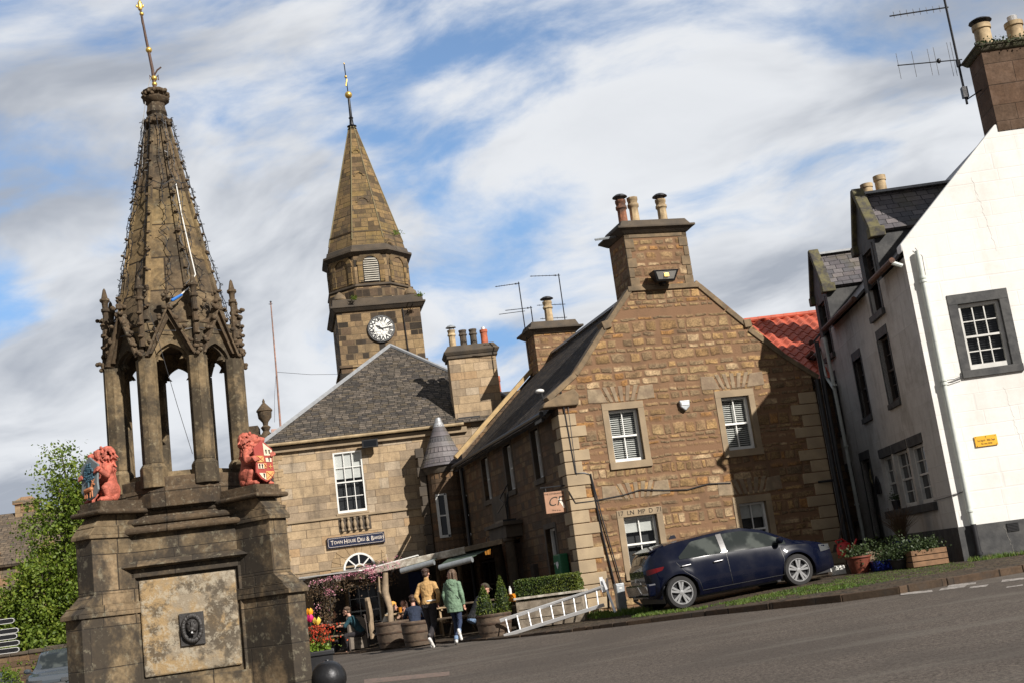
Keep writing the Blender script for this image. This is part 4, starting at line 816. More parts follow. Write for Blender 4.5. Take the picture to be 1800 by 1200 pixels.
    p=root('flagpole',th(.40,1.0,5.9),TR,'thin rusty flagpole rising beside the town house roof','flagpole')
    m=MB(); m.tube([(0,0,.1),(.03,0,2.1)],[.035,.03],8); m.tube([(.03,0,2.1),(.05,0,4.5)],[.028,.02],8); m.build('pole',M['rustpole'],p); m=MB(); m.ell((.05,0,4.53),(.035,.035,.04)); m.tube([(-.02,-.02,4.45),(.1,-.02,4.45)],.012,5); m.build('finial','iron',p)
    m=MB(); m.box(-.3,.55,-.3,.6,-.15,.14); m.build('flashing_box',M['rustw'],p,bevel=.02)
    m=MB(); a=th(.43,1.0,8.0); b0=at(600,657,43.4); m.tube([a,(a+b0)/2-Vector((0,0,.05)),b0],.008,4); m.tube([th(.42,1,8.0),th(.3,1,7.2),th(.22,1,6.3)],.006,4); tag(m.build('overhead_wire','black'),'thin wire strung from the rusty pole to the clock tower','wire')
    # hip roof end + chimney stub behind
    c=root('chimney_stack',th(8.05,1.9,5.6),TR,'small far chimney with orange pot behind the buff chimney','chimney')
    m=MB(); m.box(.1,.55,0,.5,-.3,1.0); m.box(.05,.6,-.05,.55,.9,1.02); m.build('stack','trimd',c,bevel=.01)
    m=MB(); pot(m,(-.08,.3,.6),1.05,.13,1); m.build('chimney_pot','redpot',c,smooth=True)
    # turret bay in the corner between town house and inn
    t=root('stair_turret',th(5.55,-.6,-1.3),TR,'round corner turret with conical fish-scale slate roof','turret')
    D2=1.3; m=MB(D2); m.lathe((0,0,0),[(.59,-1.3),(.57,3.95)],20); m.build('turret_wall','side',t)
    m=MB(D2); m.lathe((0,0,0),[(.60,3.78),(.67,3.92),(.69,4.0)],20); m.build('cornice','trimd',t,smooth=True)
    m=MB(D2); prof=[]; n=13
    for i in range(n):
        f=i/n; rr=.74*(1-f)**1.0+.09*f; prof+=[(rr+.016,4.0+1.48*f),(rr-.016,4.0+1.48*(f+1/n)-.01)]
    m.lathe((0,0,0),prof,24); ro=m.build('cone_roof','slate3',t)
    m=MB(D2); m.lathe((0,0,0),[(.2,5.30),(.12,5.48),(.09,5.60),(.01,5.62)],12); m.build('lead_cap','lead',ro,smooth=True)
    m=MB(D2); m.T=None
    def TT(u,d,z): return (u,d-.35,z)
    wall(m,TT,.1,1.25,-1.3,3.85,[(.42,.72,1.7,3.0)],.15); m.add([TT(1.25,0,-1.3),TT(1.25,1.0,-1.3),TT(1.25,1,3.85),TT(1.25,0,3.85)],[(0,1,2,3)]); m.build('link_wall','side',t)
    window(t,TT,D2,.42,.72,1.7,3.0,dep=.1,cols=1,mat='whited',sur=.06,smat='trimd',sill=.08)
    def T2(u,d,z): a=R_(-112); e=Vector((math.cos(a),math.sin(a),0)); n2=Vector((-e.y,e.x,0)); v=e*(.585-d)+n2*u; return (v.x,v.y,z)
    window(t,T2,D2,-.17,.17,1.72,3.1,dep=-.03,cols=1,mat='whited',sur=0,sill=.0)
    m=MB(D2); m.slab([(.0,-.5,3.80),(1.3,-.5,3.80),(1.3,.5,4.25),(.0,.5,4.25)],.05); m.build('lean_to_roof','slate3',t)
    m=MB(D2); m.box(1.0,1.5,.35,.7,3.9,4.35); m.box(.6,1.6,.3,.5,4.3,4.38); m.build('lead_gutter','lead',t)
    m=MB(D2); z=-1.2;i=0
    while z<4.5: m.box(-.80 if i%2 else -.86,-.60,-.1,.45,z,z+.30); z+=.31;i+=1
    m.build('rubble_pier','trimd',t,bevel=.01)
M['ashl1']=masonry('ashlar_blocks',.5,.27,.006,(.16,.125,.09),[(.42,.34,.23),(.36,.29,.20),(.45,.37,.26)],warp=.001,rv=0,dam=.15,bump=.3,fine=.14)
M['buffg']=plain('buff_gutter',(.40,.30,.17),.6,.15,6,.1,dirt=(.15,.1,.05),dam=.5)
M['rustpole']=plain('rusty_pole',(.33,.17,.12),.7,.4,9,.2,dirt=(.12,.1,.09),dam=.6); M['rustw']=plain('rust_stained_white',(.55,.47,.42),.7,.1,6,.1,dirt=(.35,.10,.05),dam=.8)
town_house()
# ================================================================ CLOCK TOWER
def clock_tower():
    D=2; a=R_(12); T=root('clock_tower',(-6.65,43.5,-D),a,'square stone clock tower with octagonal belfry and stone spire','tower')
    m=MB(D); m.box(.24,3.44,0,3.2,-2,8.62); m.box(.18,3.5,-.06,3.26,8.62,8.72); m.box(.26,3.42,.02,3.18,8.72,10.72)
    m.build('shaft','tower',T)
    m=MB(D); m.tbox((.2,3.48,-.04,3.24),(.06,3.62,-.18,3.38),10.72,10.86); m.box(.04,3.64,-.2,3.4,10.86,10.94); m.tbox((.12,3.56,-.12,3.32),(.14,3.54,-.1,3.3),10.94,11.2); m.build('cornice','trimd',T,bevel=.02)
    cx,cy=1.74,1.6; q=PI/8; k=1/math.cos(q)
    m=MB(D); m.lathe((cx,cy,0),[(1.60*k,11.1),(1.60*k,11.62),(1.56*k,11.66),(1.52*k,11.68),(1.52*k,12.95)],8,q); m.build('belfry','tower',T)
    m=MB(D); m.lathe((cx,cy,0),[(1.56*k,12.93),(1.72*k,13.04),(1.72*k,13.12),(1.60*k,13.16),(1.56*k,13.32),(1.4*k,13.4)],8,q)
    m.lathe((cx,cy,0),[(1.56*k,11.66),(1.63*k,11.70),(1.63*k,11.75),(1.53*k,11.79)],8,q); m.build('belfry_cornice','trimd',T)
    m=MB(D); m.lathe((cx,cy,0),[(1.50*k,13.3),(1.44*k,13.6),(.14,18.75)],8,q); sp=m.build('spire','spire',T)
    m=MB(D)
    for j in range(8):
        t=q+j*PI/4; m.tube([(cx+1.45*k*math.cos(t),cy+1.45*k*math.sin(t),13.6),(cx+.14*math.cos(t),cy+.14*math.sin(t),18.75)],.022,5)
    m.build('spire_edges',M['spedge'],sp)
    m=MB(D); m.lathe((cx,cy,0),[(1.38*k,13.9),(1.40*k,13.95),(1.36*k,13.96)],8,q); m.build('spire_band','skew',sp)
    def face(j):   # octagon face j frame
        t=-PI/2+j*PI/4; n=Vector((math.cos(t),math.sin(t),0)); e=Vector((-n.y,n.x,0)); return n,e
    for j in (-1,0,1,2,-2):
        n,e=face(j); c0=Vector((cx,cy,0))
        P=lambda u,d,z: tuple(c0+n*(1.52-d)+e*u+Vector((0,0,z)))
        hw,zb,zs=.30,11.85,12.55
        arc=[(hw*math.cos(t),zs+hw*math.sin(t)) for t in [PI*i/10 for i in range(11)]]
        m=MB(D); pts=[(hw,zb)]+arc+[(-hw,zb)]
        m.prism(pts[::-1],-.012,.0,P); 
        wo=m.build('louvre_opening' if j==0 else 'blind_arch',M['black'] if j==0 else M['tower2'],T)
        m=MB(D); prev=None
        for i in range(9):
            t0=PI*i/9;t1=PI*(i+1)/9
            m.prism([((hw+.02)*math.cos(t0),zs+(hw+.02)*math.sin(t0)),((hw+.24)*math.cos(t0),zs+(hw+.24)*math.sin(t0)),((hw+.24)*math.cos(t1),zs+(hw+.24)*math.sin(t1)),((hw+.02)*math.cos(t1),zs+(hw+.02)*math.sin(t1))],-.05,.0,P)
        for s in (-1,1): m.prism([(s*(hw+.02),zb),(s*(hw+.2),zb),(s*(hw+.2),zs),(s*(hw+.02),zs)],-.045,.0,P)
        m.build('arch_surround','spire',wo)
        if j==0:
            m=MB(D); z=zb+.03
            while z<zs+hw-.04:
                w=hw-.02 if z<zs else math.sqrt(max(hw*hw-(z-zs)**2,.001))-.02
                if w>.04: m.add([P(-w,-.06,z),P(w,-.06,z),P(w,-.015,z+.055),P(-w,-.015,z+.055)],[(0,1,2,3)])
                z+=.085
            m.build('louvres',M['louv'],wo)
    # blind lucarnes on the spire
    for j in (0,):
        n,e=face(j)
        for z,r in ((15.2,.20),(16.4,.15),(17.5,.11)):
            f=(z-13.6)/5.15; rad=1.44+(.14-1.44)*f
            m=MB(D)
            for i in range(8):
                t0=PI*i/8;t1=PI*(i+1)/8
                p=lambda rr,t: Vector((cx,cy,0))+n*(rad+.03-(.252*rr*math.sin(t)))+e*rr*math.cos(t)+Vector((0,0,z+rr*math.sin(t)))
                a0,b0,c0,d0=p(r,t0),p(r+.06,t0),p(r+.06,t1),p(r,t1)
                m.add([a0,b0,c0,d0],[(0,1,2,3)]); m.add([a0,d0,d0-n*.06,a0-n*.06],[(0,1,2,3)]); m.add([b0,b0-n*.06,c0-n*.06,c0],[(0,1,2,3)])
            m.build('blind_lucarne','spire',sp)
    # balls on corners
    for x,y in ((.45,.2),(3.15,.2)):
        m=MB(D); m.lathe((x,y,11.18),[(.2,0),(.25,.08),(.22,.2),(.1,.32),(.03,.38)],12); m.build('corner_finial','skew',T,smooth=True)
    # clock
    c=Vector((1.87,.0,9.98)); 
    def disc(mb,r,d0,d1,n=40): mb.prism([(c.x+r*math.cos(2*PI*i/n),c.z+r*math.sin(2*PI*i/n)) for i in range(n)],d0,d1)
    m=MB(D); disc(m,.52,-.06,.03); co=m.build('clock','black',T)
    m=MB(D); disc(m,.455,-.068,-.061); m.build('clock_face',M['dial'],co)
    m=MB(D)
    for i in range(60):
        t=2*PI*i/60; p=Vector((c.x+.475*math.cos(t),-.066,c.z+.475*math.sin(t))); m.beam(p-Vector((.006*math.cos(t),0,.006*math.sin(t))),p+Vector((.01*math.cos(t),0,.01*math.sin(t))),.01,.01)
    m.build('minute_marks',M['dial'],co)
    for i,s in enumerate(('XII','I','II','III','IIII','V','VI','VII','VIII','IX','X','XI')):
        t=-2*PI*i/12; mw=Matrix.Translation((c.x,-.0695,c.z+D))@Matrix.Rotation(PI/2,4,'X')@Matrix.Rotation(t,4,'Z')@Matrix.Translation((0,.355,0))
        text('numeral',s,.22,'black',co,mw,.002,sx=.85 if len(s)>2 else 1.15,bold=.010)
    m=MB(D)
    for i in range(6):
        t=PI/6+i*PI/3; t2=t+PI/6;t3=t-PI/6
        for tt in (t2,t3): m.beam((c.x+.24*math.cos(t),-.07,c.z+.24*math.sin(t)),(c.x+.12*math.cos(tt),-.07,c.z+.12*math.sin(tt)),.008,.010,(0,1,0))
        m.beam((c.x+.0*math.cos(t),-.07,c.z),(c.x+.12*math.cos(t2),-.07,c.z+.12*math.sin(t2)),.008,.010,(0,1,0))
    nn=36
    for i in range(nn):
        t0=2*PI*i/nn;t1=2*PI*(i+1)/nn
        for r in (.255,.452): m.beam((c.x+r*math.cos(t0),-.07,c.z+r*math.sin(t0)),(c.x+r*math.cos(t1),-.07,c.z+r*math.sin(t1)),.008,.010,(0,1,0))
    m.build('face_tracery','black',co)
    for nm,L,ang,w in (('hour_hand',.24,R_(90-307),.035),('minute_hand',.40,R_(90-84),.024)):
        m=MB(D); dx,dz=math.cos(ang),math.sin(ang); px,pz=-dz,dx
        m.prism([(c.x-dx*.1-px*w*.5,c.z-dz*.1-pz*w*.5),(c.x+dx*L*.6-px*w,c.z+dz*L*.6-pz*w),(c.x+dx*L,c.z+dz*L),(c.x+dx*L*.6+px*w,c.z+dz*L*.6+pz*w),(c.x-dx*.1+px*w*.5,c.z-dz*.1+pz*w*.5)],-.085,-.076); m.build(nm,'black',co)
    m=MB(D); m.tube([(2.75,-.03,10.7),(2.8,-.03,8.75),(2.75,-.03,8.5)],.02,5); m.build('lightning_conductor','black',T)
    v=root('weather_vane',(0,0,0),0,'gilded ball and arrow weather vane on the tower spire','weather vane'); 
    b=Matrix.Rotation(a,4,'Z')@Vector((cx,cy,0))+Vector((-6.65,43.5,18.65)); v.location=b
    m=MB(); m.lathe((0,0,0),[(.2,.0),(.14,.06),(.20,.14),(.09,.2),(.07,.45),(.10,.5),(.06,.55),(.05,1.35)],12); m.tube([(0,0,1.3),(-.04,0,2.85)],.022,6); m.build('post','iron',v,smooth=True)
    m=MB(); m.ell((0,0,1.5),(.15,.15,.15)); m.ell((-.03,0,2.3),(.06,.06,.06)); m.ell((-.04,0,2.88),(.03,.03,.05)); m.tube([(-.06,0,1.9),(0,0,2.2)],.03,5); m.build('gilded_ball','gold',v,smooth=True)
    # weeds
    for p,s in ((at(697,413,44.0),.22),(at(622,527,43.4),.14),(at(738,521,43.6),.16)):
        rd=random.Random(int(s*100)); m=MB(); pts=[(rd.gauss(0,s*.45),rd.gauss(0,s*.3),abs(rd.gauss(0,s*.5))) for _ in range(120)]; m.leaves(pts,.06,rd)
        tag(m.build('wall_plant','leafy',None,loc=p,uv=False),{'.22':'green plant sprouting from the base of the tower spire','.14':'small weed growing on the left tower parapet','.16':'pale weed on the right corner of the tower parapet'}['.%d'%round(s*100)],'plant')
M['tower2']=masonry('tower_infill',.3,.2,.01,(.09,.07,.055),[(.22,.17,.10),(.17,.13,.09),(.26,.2,.12)],dam=.4,dsc=2)
M['spedge']=plain('pale_spire_edge',(.22,.175,.10),.9,.2,5,.3,dirt=(.12,.12,.05),dam=.5)
M['louv']=plain('pale_louvre',(.40,.37,.31),.7,.15,6,.1); M['dial']=plain('opal_dial',(.78,.77,.72),.4,.04,5,.03)
clock_tower()
# ================================================================ WHITE HOUSE
WR=R_(-1.7)
def wh(u,d,z): return Vector((8.58+u*math.cos(WR)-d*math.sin(WR),25+u*math.sin(WR)+d*math.cos(WR),z))
def white_house():
    D=.95; H=root('white_house',(8.58,25,-D),WR,'white painted stone house with black window margins, wallhead dormers and tall brown chimney','house')
    fw=[(.9,1.78,3.15,4.56),(4.4,5.3,3.15,4.56),(4.4,5.3,.45,1.85)]
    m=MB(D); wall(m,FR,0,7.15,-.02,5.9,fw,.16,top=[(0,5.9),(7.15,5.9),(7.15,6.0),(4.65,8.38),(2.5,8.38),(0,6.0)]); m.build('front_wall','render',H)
    sw=[(2.35,3.25,3.0,4.55),(5.05,5.9,3.0,4.5),(8.1,8.8,3.0,4.45),(1.3,2.42,.58,1.88),(2.6,3.82,.58,1.88),(3.98,5.05,.58,1.88),(6.12,7.0,-.95,2.0),(8.15,8.95,.5,1.88)]; dop=[(2.30,3.14,5.12,5.75),(7.78,8.62,5.12,5.75)]
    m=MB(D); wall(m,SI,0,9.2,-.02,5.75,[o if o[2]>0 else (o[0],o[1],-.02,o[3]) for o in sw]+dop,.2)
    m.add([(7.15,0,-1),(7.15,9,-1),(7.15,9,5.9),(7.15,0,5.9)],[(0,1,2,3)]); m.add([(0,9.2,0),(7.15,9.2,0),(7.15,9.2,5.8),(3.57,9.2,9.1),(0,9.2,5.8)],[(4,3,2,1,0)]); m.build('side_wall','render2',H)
    m=MB(D); wall(m,lambda u,d,z:(u,d-.02,z),-.02,7.2,-.95,-.02,[],.1); wall(m,lambda u,d,z:(d-.02,u,z),-.02,5.9,-.95,-.02,[],.1); m.add([(-.02,-.02,-.02),(7.2,-.02,-.02),(7.2,.0,-.02),(-.02,.0,-.02)],[(0,1,2,3)]); m.add([(-.02,-.02,-.02),(0,-.02,-.02),(0,5.9,-.02),(-.02,5.9,-.02)],[(0,1,2,3)])
    wall(m,lambda u,d,z:(d-.012,u,z),7.2,9.2,-.95,-.1,[],.1); m.build('plinth','dgrey',H)
    window(H,FR,D,*fw[0],dep=.12,cols=3,rt=2,rb=2,mat='whited',sur=.2,smat='dgrey',sill=.16,proud=.02,blind='venetian',bmat='black',fw=.07)
    for w in fw[1:]: window(H,FR,D,*w,dep=.12,cols=3,rt=2,rb=2,mat='whited',sur=.2,smat='dgrey',sill=.16,proud=.02,fw=.07)
    for i,w in enumerate(sw):
        if i==6: continue
        o=window(H,SI,D,*w,dep=.14,cols=2 if i>2 else 2,rt=2,rb=2,mat='whited' if i>2 else 'dwood',sur=0,sill=0 if i in (3,4,5) else .13,smat='dgrey',fw=.06)
        l=MB(D); bx(l,SI,w[0]-.05,w[1]+.05,-.015,.13,w[3],w[3]+.22); l.build('painted_lintel','dgrey',o,bevel=.005)
        if i not in (3,4,5):
            l=MB(D); bx(l,SI,w[0]-.08,w[0],-.012,.13,w[2],w[3]); l.build('painted_margin','dgrey',o); l=MB(D); bx(l,SI,w[1],w[1]+.08,-.012,.13,w[2],w[3]); l.build('painted_margin','dgrey',o)
    l=MB(D); bx(l,SI,1.1,5.25,-.09,.1,.40,.58); l.build('long_sill','dgrey',H,bevel=.01)
    d=MB(D); bx(d,SI,6.12,7.0,.14,.18,-.95,1.95); dr=d.build('door',M['blkdoor'],H); d=MB(D)
    for z0,z1 in ((-.7,.1),(.3,1.1),(1.25,1.8)): bx(d,SI,6.25,6.52,.125,.14,z0,z1); bx(d,SI,6.6,6.88,.125,.14,z0,z1)
    d.build('door_panels',M['blkdoor'],dr,bevel=.01); d=MB(D); d.ell((.11,6.25,.95),.03); d.build('door_knob','gold',dr)
    d=MB(D); bx(d,SI,6.0,7.12,-.015,.13,2.0,2.22); bx(d,SI,6.0,6.12,-.012,.14,-.95,2.0); bx(d,SI,7.0,7.1,-.012,.14,-.95,2.0); d.build('door_surround','dgrey',H)
    d=MB(D)
    for k in range(26):
        t=k*.24; d.ell((.10+.01*math.sin(k*3),6.56+.14*math.cos(t),1.55+.17*math.sin(t)),(.03,.04,.04),n=6,m=4)
    d.build('wreath',M['wreath'],H)
    # roofs
    s=.92; rgz=5.9+3.57*s+.05
    r=MB(D); r.slab([(.02,.25,5.94),(3.57,.25,rgz),(3.57,9.2,rgz),(.02,9.2,5.94)],.1)
    for ya,yb in ((.25,1.85),(3.58,7.34),(9.06,9.2)): r.slab([(-.24,ya,5.71),(.03,ya,5.95),(.03,yb,5.95),(-.24,yb,5.71)],.06)
    r.slab([(7.37,.25,5.72),(7.37,9.2,5.72),(3.57,9.2,rgz),(3.57,.25,rgz)],.1); r.build('roof','slate3',H)
    r=MB(D); r.prism([(-.03,5.86),(2.5,8.18),(4.65,8.18),(7.18,5.86),(7.18,6.03),(4.66,8.41),(2.49,8.41),(-.03,6.03)],.003,.32); r.build('skew','render',H,bevel=.02)
    for ya,yb in ((-.05,1.85),(3.58,7.34),(9.06,9.25)):
        g2=MB(D); g2.tube([(-.28,ya,5.70),(-.28,yb,5.70)],.065,8); g2.build('gutter',M['rustgut'],H)
    p=MB(D); p.tube([(-.28,.0,5.66),(-.08,-.02,5.55)],.05,8); p.tube([(.27,-.09,5.82),(.27,-.09,.0)],.055,12)
    for z in (5.2,5.12,2.9,2.98,.25): p.lathe((.27,-.09,z),[(.075,0),(.075,.04)],12)
    p.build('downpipe','pipe',H,smooth=True); p=MB(D)
    p.tube([(-.12,8.05,5.6),(-.12,8.0,4.9),(-.12,7.75,-.7)],.05,10)
    for z in (4.2,2.5,.9): p.lathe((-.12,7.86,z),[(.068,0),(.068,.05)],12)
    p.tube([(-.12,9.0,5.4),(-.12,8.7,4.6),(-.12,7.95,4.1)],.045,8); p.build('downpipe','pipe',H,smooth=True)
    p=MB(D); p.tube([(.27,-.12,.0),(.27,-.12,-.8)],.056,12); p.lathe((.27,-.12,-.62),[(.08,0),(.08,.05)],12); p.build('downpipe_base','black',H,smooth=True)
    rd=random.Random(77); cm=plain('hairline_crack',(.45,.42,.37),.9,.2,9,.1)
    for x0,z0,x1,z1,n in ((1.75,7.3,1.95,5.6,34),(1.5,2.7,1.65,1.2,30),(.9,-.1,1.02,-.75,15)):
        v=MB(D); pts=[(x0+(x1-x0)*i/n+rd.gauss(0,.012),-.0015 if z0>0 else -.023,z0+(z1-z0)*i/n) for i in range(n+1)]; v.tube(pts,.0018,4); v.build('wall_crack',cm,H)
    v=MB(D)
    for i in range(6): v.box(.96,1.2,-.04,-.02,-.24+i*.03,-.222+i*.03)
    v.build('air_vent','black',H)
    c=MB(D); c.tube([(.02,-.02,.62),(.25,-.03,.68),(-.02,-.02,.64)],.008,4); c.tube([(-.02,.0,.62),(-.03,1.2,.60)],.008,4); c.tube([(.27,-.1,3.0),(.5,-.04,3.0),(.75,-.04,3.06)],.01,4); c.tube([(.27,-.1,2.95),(.45,-.04,2.94),(.69,-.06,3.0)],.008,4); c.tube([(.25,-.05,5.9),(.37,-.03,5.7),(.36,-.03,5.3),(.30,-.05,5.2)],.007,4); c.build('cable','black',H)
    # tall chimney
    c=MB(D); c.box(2.54,4.62,-.02,.80,8.24,10.2); ch=c.build('chimney',M['cchim'],H)
    c=MB(D); c.tbox((2.5,4.66,-.06,.84),(2.42,4.74,-.12,.92),10.1,10.2); c.box(2.40,4.76,-.14,.94,10.2,10.26); c.tbox((2.44,4.7,-.1,.9),(2.6,4.56,.1,.7),10.26,10.36); c.build('chimney_cap','moss',ch,bevel=.03)
    rd=random.Random(3); c=MB(D); c.leaves([(rd.uniform(2.4,4.7),-.13+rd.gauss(0,.04),10.26+rd.gauss(0,.05)) for _ in range(500)],.06,rd); c.build('moss','herb',ch,uv=False)
    for i,(x,h) in enumerate(((2.83,.60),(3.55,.55),(4.25,.58))):
        p=MB(D); pot(p,(x,.4,10.3),h,.19,1); po=p.build('chimney_pot','buffpot',ch,smooth=True)
        if i==0: p=MB(D); cowl(p,(x,.4,10.3+h),.17); p.build('cowl','iron',po)
        if i==1:
            p=MB(D)
            for z in range(7): p.lathe((x,.4,10.8+z*.03),[(.1,0),(.115,.015),(.1,.03)],12)
            p.build('flue_liner','alu',po)
    # wallhead dormers
    for cy0,hw in ((2.72,.80),(8.2,.80)):
        d=MB(D); ez,az=6.95,8.05
        def DT(u,dd,z): return (dd,cy0+u,z)
        wall(d,DT,-hw,hw,5.75,ez,[(-.42,.42,5.75,6.62)],.2,top=[(-hw,ez),(hw,ez),(0,az)])
        d.add([(0,cy0-hw,5.65),(0,cy0-hw,ez),(2.2,cy0-hw,ez),(.9,cy0-hw,5.65)],[(0,1,2,3)]); d.add([(0,cy0+hw,5.65),(0,cy0+hw,ez),(2.2,cy0+hw,ez),(.9,cy0+hw,5.65)],[(0,1,2,3)])
        dm=d.build('dormer','dgrey',H)
        d=MB(D); d.slab([(.12,cy0-hw-.1,ez-.06),(2.9,cy0-hw-.1,ez-.06),(2.9,cy0,az-.05),(.12,cy0,az-.05)],.07); d.slab([(.12,cy0+hw+.1,ez-.06),(2.9,cy0+hw+.1,ez-.06),(2.9,cy0,az-.05),(.12,cy0,az-.05)],.07); d.build('dormer_roof','slate3',dm)
        d=MB(D); d.beam((.12,cy0,az-.02),(2.9,cy0,az-.02),.26,.06); d.build('dormer_ridge','lead',dm)
        d=MB(D); up=(1,0,0)
        d.beam((.04,cy0-hw-.1,ez-.10),(.04,cy0,az+.10),.14,.28,up); d.beam((.04,cy0+hw+.1,ez-.10),(.04,cy0,az+.10),.14,.28,up)
        for s0 in (-1,1): d.box(-.12,.25,cy0+s0*(hw+.02)-.14,cy0+s0*(hw+.02)+.14,ez-.22,ez+.02)
        d.tbox((-.08,.16,cy0-.12,cy0+.12),(-.03,.1,cy0-.02,cy0+.02),az+.06,az+.12); d.build('dormer_coping',M['dcop'],dm,bevel=.02)
        d=MB(D); d.box(-.09,.08,cy0-.58,cy0+.58,4.98 if cy0<5 else 4.98,5.12); d.build('dormer_sill','dgrey',dm)
        window(dm,lambda u,dd,z:(dd,cy0+u,z),D,-.42,.42,5.12,6.62,dep=.13,cols=2,rt=2,rb=1,mat='dwood',sill=0,fw=.05)
        d=MB(D); d.box(-.014,.0,cy0-.55,cy0-.42,5.12,6.7); d.build('dormer_margin','dgrey',dm); d=MB(D); d.box(-.014,.0,cy0+.42,cy0+.55,5.12,6.7); d.build('dormer_margin','dgrey',dm)
    p=root('parking_sign',wh(.905,-.02,1.65),WR,'small yellow parking notice on the white gable wall','sign')
    m=MB(); m.box(-.23,.23,-.012,.01,-.11,.11); b=m.build('plate','yellow',p,bevel=.004)
    text('lettering','P',.05,'ink',b,facing((0,-.0135,.075)),.001); text('lettering','1st April - 30th Sept',.062,'ink',b,facing((0,-.0135,.01)),.001,sx=.72); text('lettering','At any time',.062,'ink',b,facing((0,-.0135,-.055)),.001,sx=.8)
    m=MB()
    for x,z in ((-.2,-.09),(.2,-.09),(-.2,.09),(.2,.09)): m.ell((x,-.016,z),.008,n=6,m=4)
    m.build('screws',M['rust'],b)
    q=MB(); q.prism([(5.45,1.05),(5.85,1.05),(5.85,1.3),(5.65,1.5),(5.45,1.3)],-.05,.0,SI); tag(q.build('house_plaque','black',None,loc=(8.58,25,0),rot=(0,0,WR)),'small dark pointed plaque beside the cottage door','plaque')
def extension():
    D=.8; H=root('white_cottage',(*wh(0,9.2,0).xy,-D),WR,'lower white rendered cottage adjoining the far end of the white house','house')
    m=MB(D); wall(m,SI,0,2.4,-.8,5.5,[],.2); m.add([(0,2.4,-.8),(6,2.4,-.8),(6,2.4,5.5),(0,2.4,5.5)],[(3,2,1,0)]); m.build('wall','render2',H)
    m=MB(D); m.slab([(-.25,0,5.35),(3.3,0,8.2),(3.3,2.5,8.2),(-.25,2.5,5.35)],.1); m.build('roof','slate3',H); m=MB(D); m.tube([(-.28,0,5.42),(-.28,2.5,5.42)],.06,8); m.build('gutter',M['rustgut'],H)
    c=root('chimney_stack',at(1541,358,34),0,'chimney stack with two buff pots behind the dormers','chimney'); m=MB(); m.box(-.5,.6,-.3,.3,-2.6,.0); m.build('stack','trimd',c)
    for x,h,r in ((-.2,.62,.17),(.22,.82,.17)): m=MB(); pot(m,(x,0,0),h,r,1); m.build('chimney_pot','buffpot',c,smooth=True)
    a=root('rooftop_aerial',wh(2.16,.4,9.7),0,'large television aerial on the side of the tall brown chimney','aerial','television aerials on the chimneys')
    m=MB(); m.tube([(.0,0,-.6),(0,0,2.6)],.028,8); m.build('mast','iron',a)
    m=MB(); m.tube([(.1,0,.46),(-1.35,0,.52)],.013,6)
    for x,h in ((-1.33,.5),(-.98,.5),(-.62,.52),(-.48,.55),(-.16,.66),(-.08,.66)): m.tube([(x,0,.5-h*.62),(x,0,.5+h*.62)],.006,4)
    m.ell((-.42,0,.5),(.05,.04,.06)); m.tube([(0,.0,.3),(.0,.0,.45)],.05,6); m.build('antenna','iron',a)
    m=MB(); m.tube([(.05,0,1.75),(-1.3,0,1.72)],.016,6)
    for i in range(8): m.tube([(-.15-i*.15,-.0,1.66),(-.15-i*.15,0,1.82)],.007,4)
    m.build('second_antenna','iron',a); m=MB(); m.box(-.06,.06,-.06,.06,-.45,-.2); m.tube([(0,0,-.5),(.4,0,-.3)],.015,5); m.build('bracket','iron',a)
M['blkdoor']=plain('black_door_paint',(.02,.018,.018),.35,.1,6,.05); M['wreath']=plain('pale_wreath',(.30,.26,.14),.8,.3,9,.3)
M['rustgut']=plain('rusty_gutter',(.085,.045,.03),.75,.4,8,.3,dirt=(.2,.08,.04),dam=.5)
M['cchim']=masonry('brown_cement_render',1.6,.45,.008,(.06,.045,.035),[(.115,.078,.058),(.10,.072,.055),(.125,.088,.068)],warp=.001,rv=.2,dirt=(.22,.15,.11),dam=.35,dsc=2.2,bump=.5,streak=.2)
M['dcop']=plain('lichen_dark_coping',(.055,.05,.045),.9,.4,5,.5,dirt=(.17,.15,.06),dam=.7,dsc=4)
white_house(); extension()
# aerials of the inn's far chimney
def shb(x,y,z): return sh(x,y,z)
b1=shb(2.55,9.9,6.9)
aerial('rooftop_aerial','tall television aerial strapped to the left side of the far inn chimney',b1,2.75,(-.78,-.05,-.02),2.7,9,lean=-.02,elh=.09,horiz=True,extra=[(1.75,(-.78,.0,.0),0)])
aerial('rooftop_aerial','television aerial with three antennas on the right of the far inn chimney',shb(3.95,9.9,8.1),1.75,(-.95,.1,.12),1.7,8,elh=.09,horiz=True,extra=[(.7,(-.85,.1,.1),5),(.25,(-.8,.1,.08),5)])
aerial('rooftop_aerial','short television aerial between the tall mast and the far chimney pot',shb(2.9,10.1,8.0),.85,(-.85,.0,.02),.8,6,elh=.05,horiz=True)
